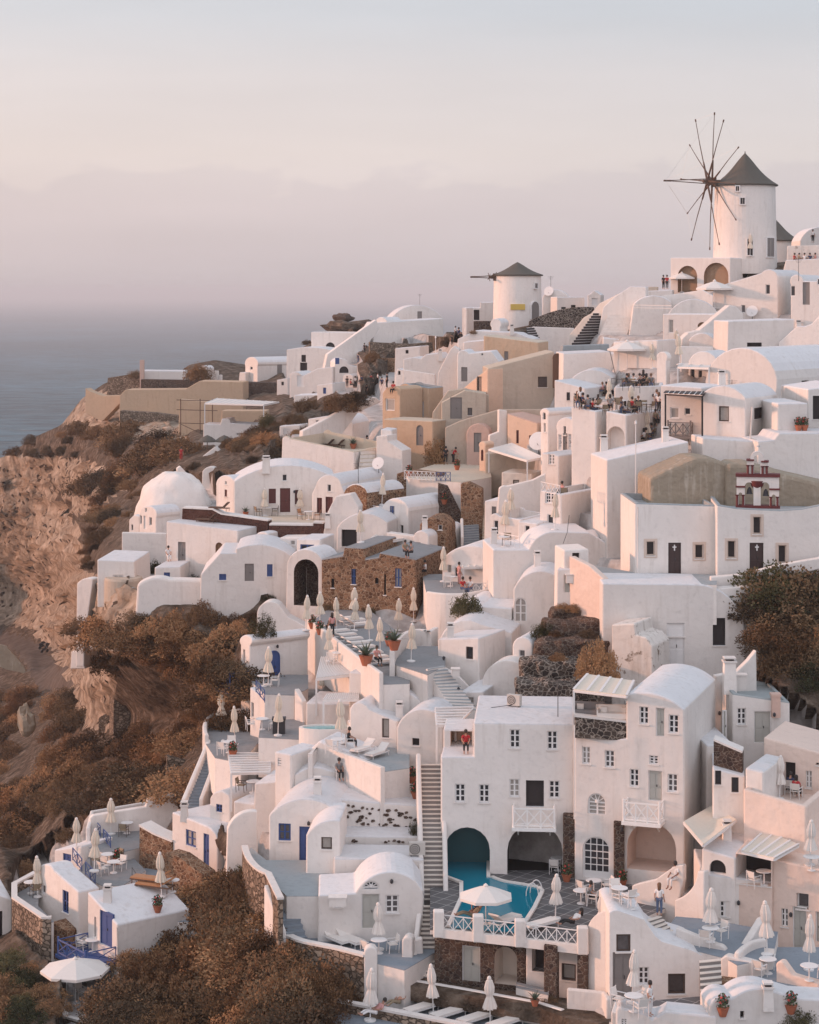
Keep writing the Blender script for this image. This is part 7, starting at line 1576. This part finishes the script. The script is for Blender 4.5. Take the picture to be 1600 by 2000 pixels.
# people
folk(1206,800,'stand','c_red','c_black','with back turned in the middle of the cafe terrace',180,sc=1.0)
cr=[(1128,797,'c_khaki','at the left end of the cafe terrace'),(1140,800,'c_navy','second from the left on the cafe terrace'),(1153,798,'c_black','beside the left cafe umbrella'),(1168,795,'c_black','behind the cafe sofa'),(1176,758,'c_pinkc','at the upper cafe railing, left'),(1184,760,'c_grey','at the upper cafe railing'),(1222,806,'c_white','in front of the middle cafe parasol'),(1236,808,'c_red','with back to the parapet beside the middle parasol'),(1247,806,'c_black','between the middle and right parasols'),(1257,806,'c_white','left of the right cafe parasol'),(1272,806,'c_grey','right of the right cafe parasol'),(1281,806,'c_khaki','at the right end of the cafe terrace'),(1229,752,'c_grey','on the upper cafe terrace, left'),(1238,750,'c_white','on the upper cafe terrace, second'),(1249,752,'c_grey','on the upper cafe terrace, third'),(1262,752,'c_khaki','on the upper cafe terrace, fourth'),(1272,753,'c_grey','on the upper cafe terrace, right')]
for i,(x,y,t_,w) in enumerate(cr): folk(x,y,'sit',t_,'c_black' if i%2 else 'c_denim',w,rz=(i*67)%360,hair='hair' if i%4 else 'hairb',lh=i%3==0,chair=CHAIRD,group='diners on the cafe terrace')
cr=[(1545,502,'c_white'),(1553,503,'c_red'),(1562,503,'c_khaki'),(1572,502,'c_white'),(1582,503,'c_navy'),(1592,503,'c_pinkc'),(1580,476,'c_white'),(1588,474,'c_white'),(1597,475,'c_grey'),(1548,478,'c_black'),(1570,476,'c_khaki')]
for i,(x,y,t_) in enumerate(cr): folk(x,y,'stand' if i>5 else 'sit',t_,'c_black',['at the far left of the hilltop wall','second from left below the spotted wall','third below the spotted wall','fourth below the spotted wall','fifth below the spotted wall','last below the spotted wall','above the spotted wall near the dome','just right of the tall one above the spotted wall','above the spotted wall at the frame edge','above the left end of the spotted wall','above the middle of the spotted wall'][i],rz=i*50,group='people on the hilltop terrace')
folk(1296,565,'stand','c_black','c_black','left of the open parasols under the windmill',30); folk(1303,565,'stand','c_red','c_black','beside another left of the open parasols',10)
folk(649,1245,'stand','c_pinkc','c_black','with long hair at the top of the sunbed row',200,lh=True); folk(642,1248,'lean','c_black','c_black','bending beside the terracotta pots',60)
folk(1318,1735,'sit','c_white','c_white','perched on the curved pink wall',-50,sc=1.1,skin='skin2'); folk(1288,1790,'stand','c_white','c_denim','climbing the steps toward the man in white',160,hair='hairb',lh=True)
folk(1270,1985,'stand','c_white','c_white','at the bottom wall before the brown-framed house',60,hair='hair',sc=.95)
folk(726,1968,'recline','c_pinkc','c_white','on the lounger beside the gate pillar',-60,chair=None); folk(772,1962,'recline',None,'c_khaki','with dark hair on the bottom sunbathing terrace',-45,lh=True)
folk(930,1796,'sit','c_navy','c_black','at the left corner of the pool',-20,z=ZD); folk(915,1803,'recline','c_khaki','c_khaki','lying at the left corner of the pool',-80,z=ZD)
folk(1156,1768,'sit','c_grey','c_black','reading on the pool deck',80,chair=CHAIR); folk(1112,1818,'recline','c_white','c_black','lying near the right end of the deck railing',-60,lh=True,z=ZD)
folk(684,1462,'sit','c_black','c_black','in black on the sun terrace',90,chair=CHAIR); folk(663,1470,'sit','c_grey','c_black','with back turned on the sun terrace',20,chair=CHAIR)
folk(1545,1553,'sit','c_navy','c_navy','left of the couple in the pink terrace house',150,chair=CHAIR); folk(1556,1560,'sit','c_red','c_black','right of the couple in the pink terrace house',150,chair=CHAIR,lh=True)
folk(865,905,'stand','c_black','c_black','beside the round bush above the stone stairs',170); folk(871,905,'stand','c_black','c_black','next to the red shirt above the stone stairs',200); folk(886,900,'lean','c_red','c_black','over the wall above the stone stairs',60); folk(853,905,'stand','c_khaki','c_black','left of the group above the stone stairs',100)
folk(897,1142,'stand','c_pinkc','c_pinkc','under the white restaurant pergola',120); folk(905,1155,'sit','c_red','c_denim','at the restaurant pergola post',40); folk(918,1150,'sit','c_white','c_denim','deeper under the restaurant pergola',-30)
folk(792,1088,'sit','c_khaki','c_black','left of the pair on the stone building wall',20); folk(802,1090,'sit','c_grey','c_black','right of the pair on the stone building wall',-40); folk(829,1102,'sit','c_white','c_black','on the corner of the stone building',-80)
folk(354,900,'stand','c_red','c_red','on the white steps above the rock dome',0); folk(700,700,'stand','c_navy','c_denim','climbing the far white stair wall',150); folk(712,690,'stand','c_black','c_black','higher on the far white stair wall',150)
folk(718,838,'sit','c_black','c_black','on the wall above the wooden loungers',120); folk(329,1085,'sit','c_white','c_white','like a statue against the pink-lit wall',20); folk(1097,957,'sit','c_pinkc','c_black','on the lattice balcony terrace',-60)
folk(737,1300,'sit','c_pinkc','c_black','at the table above the slatted roof',30); folk(910,1470,'sit','c_red','c_black','in the niche left of the hotel roof',0)
crd=[(678,748),(686,750),(694,752),(706,750),(716,752),(726,752),(738,750),(746,754),(756,760),(768,770),(890,660),(897,662),(883,658)]
for i,(x,y) in enumerate(crd): folk(x,y,'sit' if i%2 else 'stand',['c_black','c_red','c_white','c_navy'][i%4],'c_black',f"in the distant crowd watching the sunset {['at its left end','beside the kiosk','under the bush','in its middle','near the stone wall','by the white table','at its right end','below the bush','near the steps','by the white outhouse','on the path left of the windmill','by the stone wall left of the windmill','at the corner of the ridge house'][i]}",rz=i*77,group='distant sunset watchers')
# pots, air conditioners, dishes
many(POT,[(810,1498,'at the top of the long steps'),(805,1530,'halfway down the long steps'),(812,1560,'beside the studded wall, lowest'),(1412,1985,'on the curved white roof by the tiled path'),(1545,1980,'on the white roof at the lower right'),(760,1262,'beside the agave planter'),(308,1782,'at the corner of the lounger terrace'),(230,1680,'by the round tables'),(455,1478,'on the small left terrace'),(1107,1722,'beside the pier of the big arch'),(1215,1712,'beside the right pier'),(610,1228,'left one behind the sunbeds'),(625,1240,'right one behind the sunbeds'),(800,925,'on the wall above the stone stairs'),(893,918,'beside the blue gate'),(868,985,'beside the stone steps'),(1560,838,'on the ledge of the lavender house, left'),(1572,838,'on the ledge of the lavender house, right'),(1574,528,'on the hilltop wall')],'potted plant','potted plants',0)
place(AGAVE,715,1300,'large agave in a terracotta pot at the end of the sunbed row',0,1.6); place(AGAVE,770,1270,'spiky agave in the white planter',0,1.5); place(AGAVE,690,858,'agave in a dark pot on the lounger roof',0,1.2); place(AGAVE,480,995,'round white planter with grey shrub on the pediment terrace',0,.9); place(AGAVE,1045,1965,'dark spiky plant beside the porch steps',0,.8)
place(AC,1233,1312,'air conditioner at the foot of the peeling wall',0,1.0); place(AC,1005,1380,'air conditioner on the hotel roof edge',-30,1.0); place(AC,478,1338,'air conditioner under the blue balcony',-40,.9); place(AC,815,1672,'air conditioner box beside the studded wall',0,1.1)
place(DISH,1053,888,'large satellite dish beside the narrow pink gable house',0,1.5); place(DISH,1470,590,'satellite dish on the pink-lit hilltop house',0,1.1); place(DISH,1073,585,'satellite dish beside the small windmill',0,1.2); place(DISH,740,925,'small satellite dish behind the stone vault',0,1)
for i,(x,y,t_,w) in enumerate(((1134,799,'c_white','squeezed at the left cafe table'),(1160,800,'c_red','leaning back at the left cafe parasol'),(1192,803,'c_grey','at the sofa just left of the red-shirted man'),(1214,806,'c_navy','at the table right of the red-shirted man'),(1242,804,'c_khaki','half hidden behind the middle cafe parasol'),(1263,808,'c_navy','under the right cafe parasol'),(1287,808,'c_white','in the last seat beside the white post'),(1224,752,'c_black','at the left end of the upper cafe terrace'),(1256,754,'c_black','with a glass in the middle of the upper cafe terrace'),(1283,755,'c_white','at the far end of the upper cafe terrace'),(1190,765,'c_white','behind the rail by the left parasol'),(1148,804,'c_grey','at the front parapet of the cafe terrace'))): folk(x,y,'sit' if i%3 else 'stand',t_,'c_denim' if i%2 else 'c_black',w,rz=(i*83)%360,hair='hair' if i%3 else 'hairb',lh=i%2==0,group='diners on the cafe terrace')
for p_ in PROTO:
    def rm(o):
        for c in list(o.children): rm(c)
        bpy.data.objects.remove(o,do_unlink=True)
    rm(p_)

# ================================================================ SMALL ROOF AND STREET DETAILS (built after the prototypes are gone)
def chimney(px,py,h,w,label):
    p=G(px,py); rt=root('chimney',p,label,'chimney','white chimneys on the roofs'); b=MB(); b.hexa([p+Vector((x*w/2,y*w/2,-.3)) for x,y in((-1,-1),(1,-1),(1,1),(-1,1))]+[p+Vector((x*w*.42,y*w*.42,h)) for x,y in((-1,-1),(1,-1),(1,1),(-1,1))],'w'); b.build('shaft',rt)
    c=MB(); c.box(p+Vector((-w*.52,-w*.52,h)),p+Vector((w*.52,w*.52,h+.1)),'w'); c.box(p+Vector((-w*.3,-w*.3,h+.1)),p+Vector((w*.3,w*.3,h+.22)),'dark'); c.box(p+Vector((-w*.45,-w*.45,h+.22)),p+Vector((w*.45,w*.45,h+.3)),'w'); c.build('cap',rt)
for x,y,h,w,l in ((1425,1340,1.6,.8,'with a black cap behind the hotel wing'),(88,905,1,.6,'x') if False else (700,905,1.0,.6,'on the roof behind the maroon gable house'),(520,918,1.0,.7,'on the pediment house roof'),(965,1062,.9,.5,'on the lavender house below the round tables'),(1050,1105,.8,.5,'on the sweeping lavender house'),(905,1180,.8,.5,'beside the cactus bushes'),(1180,880,.9,.6,'on the edge of the big blank house'),(1300,862,.8,.5,'behind the cistern rock'),(1410,752,.9,.6,'on the tall house above the church'),(1560,620,.9,.6,'on the gabled hill house'),(1340,600,.7,.5,'on the dome-roofed house'),(620,1550,.7,.5,'above the blue shuttered vault'),(1420,1640,.8,.5,'on the small vaulted house'),(1500,1960,.7,.5,'on the lower right white roof'),(360,1595,.7,.5,'on the blue-window house roof'),(210,1760,.7,.5,'on the cubic ravine house roof'),(640,1025,.7,.5,'on the low white vault'),(830,1030,.8,.5,'on the pink vaulted house'),(1000,650,.7,.5,'on the terrace in front of the small windmill'),(860,700,.8,.5,'on the cream house'),(780,1400,.7,.5,'by the pink dark-window vault'),(880,1245,.7,.5,'on the lavender curved roof')):
    chimney(x,y,h,w,'white chimney '+l)
def pole(px,py0,py1,s,label,name='lamp_post'):
    a=W(px,py0,s); b_=W(px,py1,s); rt=root(name,a,label,name.replace('_',' ')); b=MB(); b.tube(a-Vector((0,0,2)),b_,.045,.035,mat='whitef',seg=6); b.build('pole',rt); c=MB(); c.tube(b_,b_+Vector((0,0,.25)),.10,.06,mat='whitef',seg=8); c.build('lamp_head',rt)
pole(1242,985,828,27.3,'tall thin white lamp post before the big blank wall'); pole(851,702,660,16.8,'thin white pole beside the lavender vaulted house')
def pipe(pts,s,label,mat='w',r=.05,name='drainpipe'):
    P=[W(x,y,s) for x,y in pts]; b=MB()
    for a,c in zip(P,P[1:]): b.tube(a,c,r,mat=mat,seg=6)
    o=b.build(name,None,loc=P[0]); tag(o,label,'pipe' if name=='drainpipe' else 'cable')
pipe([(1246,990),(1246,1118)],29.25,'white drainpipe down the left corner of the church'); pipe([(1452,1250),(1452,1250.5),(1498,862),(1500,905)],28.6,'x') if False else None
pipe([(1122,1416),(1122,1600)],34.55,'white drainpipe between the two hotel buildings',r=.04)
pipe([(229,1812),(232,1905)],33.4,'thin grey drainpipe at the corner of the cubic ravine house','acgrey',.035)
pipe([(1470,795),(1466,855),(1515,868)],26.8,'looping white pipe on the pink house above the church','w',.06)
pipe([(1000,1377),(960,1382),(930,1398)],32.8,'black cable running from the air conditioner over the roof','iron',.02,'cable')
pipe([(1112,1006),(1108,1040),(1100,1062)],27.6,'thin cable hanging on the lavender wall','iron',.018,'cable')
pipe([(1190,680),(1203,735)],20.4,'dark cable sagging on the broad white building','iron',.03,'cable')
def walllamp(px,py,label):
    p=G(px,py); d=ray(px,py).normalized(); h=BV.ray_cast(Vector((0,0,0)),d); p=h[0]; n=h[1]; 
    b=MB(); b.tube(p,p+n*.12,.03,mat='iron',seg=5); b.lathe(p+n*.16-Vector((0,0,.12)),[(.05,0),(.09,.05),(.09,.18),(.03,.25)],'iron',8); o=b.build('wall_lamp',None,loc=p); tag(o,label,'lamp','wall lamps')
for x,y,l in ((867,1290,'upper one on the porthole stair wall'),(895,1345,'middle one on the porthole stair wall'),(1404,1392,'left of the annexe side door'),(1512,1395,'right of the annexe double door'),(604,1607,'above the blue door of the shuttered vault'),(1200,775,'on the upper cafe wall, left'),(1276,772,'on the upper cafe wall, right'),(1444,1762,'between the grey window and the double door'),(1215,1618,'beside the right hotel arch'),(765,1720,'over the fanlight door'),(1240,1875,'beside the brown-framed door'),(540,1262,'above the blue arched door'),(575,960,'beside the maroon door'),(1546,1785,'by the right-hand deep window')): walllamp(x,y,'small dark wall lamp '+l)
for x,y,l in ((1076,570,'right of the small windmill'),(820,596,'on the far ridge house'),(1560,545,'on the hilltop house'),(700,942,'on the stone vault'),(1430,750,'on the tall house above the church'),(1090,1400,'on the hotel roof')):
    p=G(x,y); b=MB(); b.tube(p-Vector((0,0,.2)),p+Vector((0,0,2.2)),.025,mat='iron',seg=5)
    for k in range(4): b.tube(p+Vector((-.45+.08*k,0,2.1-.12*k)),p+Vector((.45-.08*k,0,2.1-.12*k)),.012,mat='iron',seg=4)
    o=b.build('antenna',None,loc=p); tag(o,'thin television aerial '+l,'antenna','television aerials')
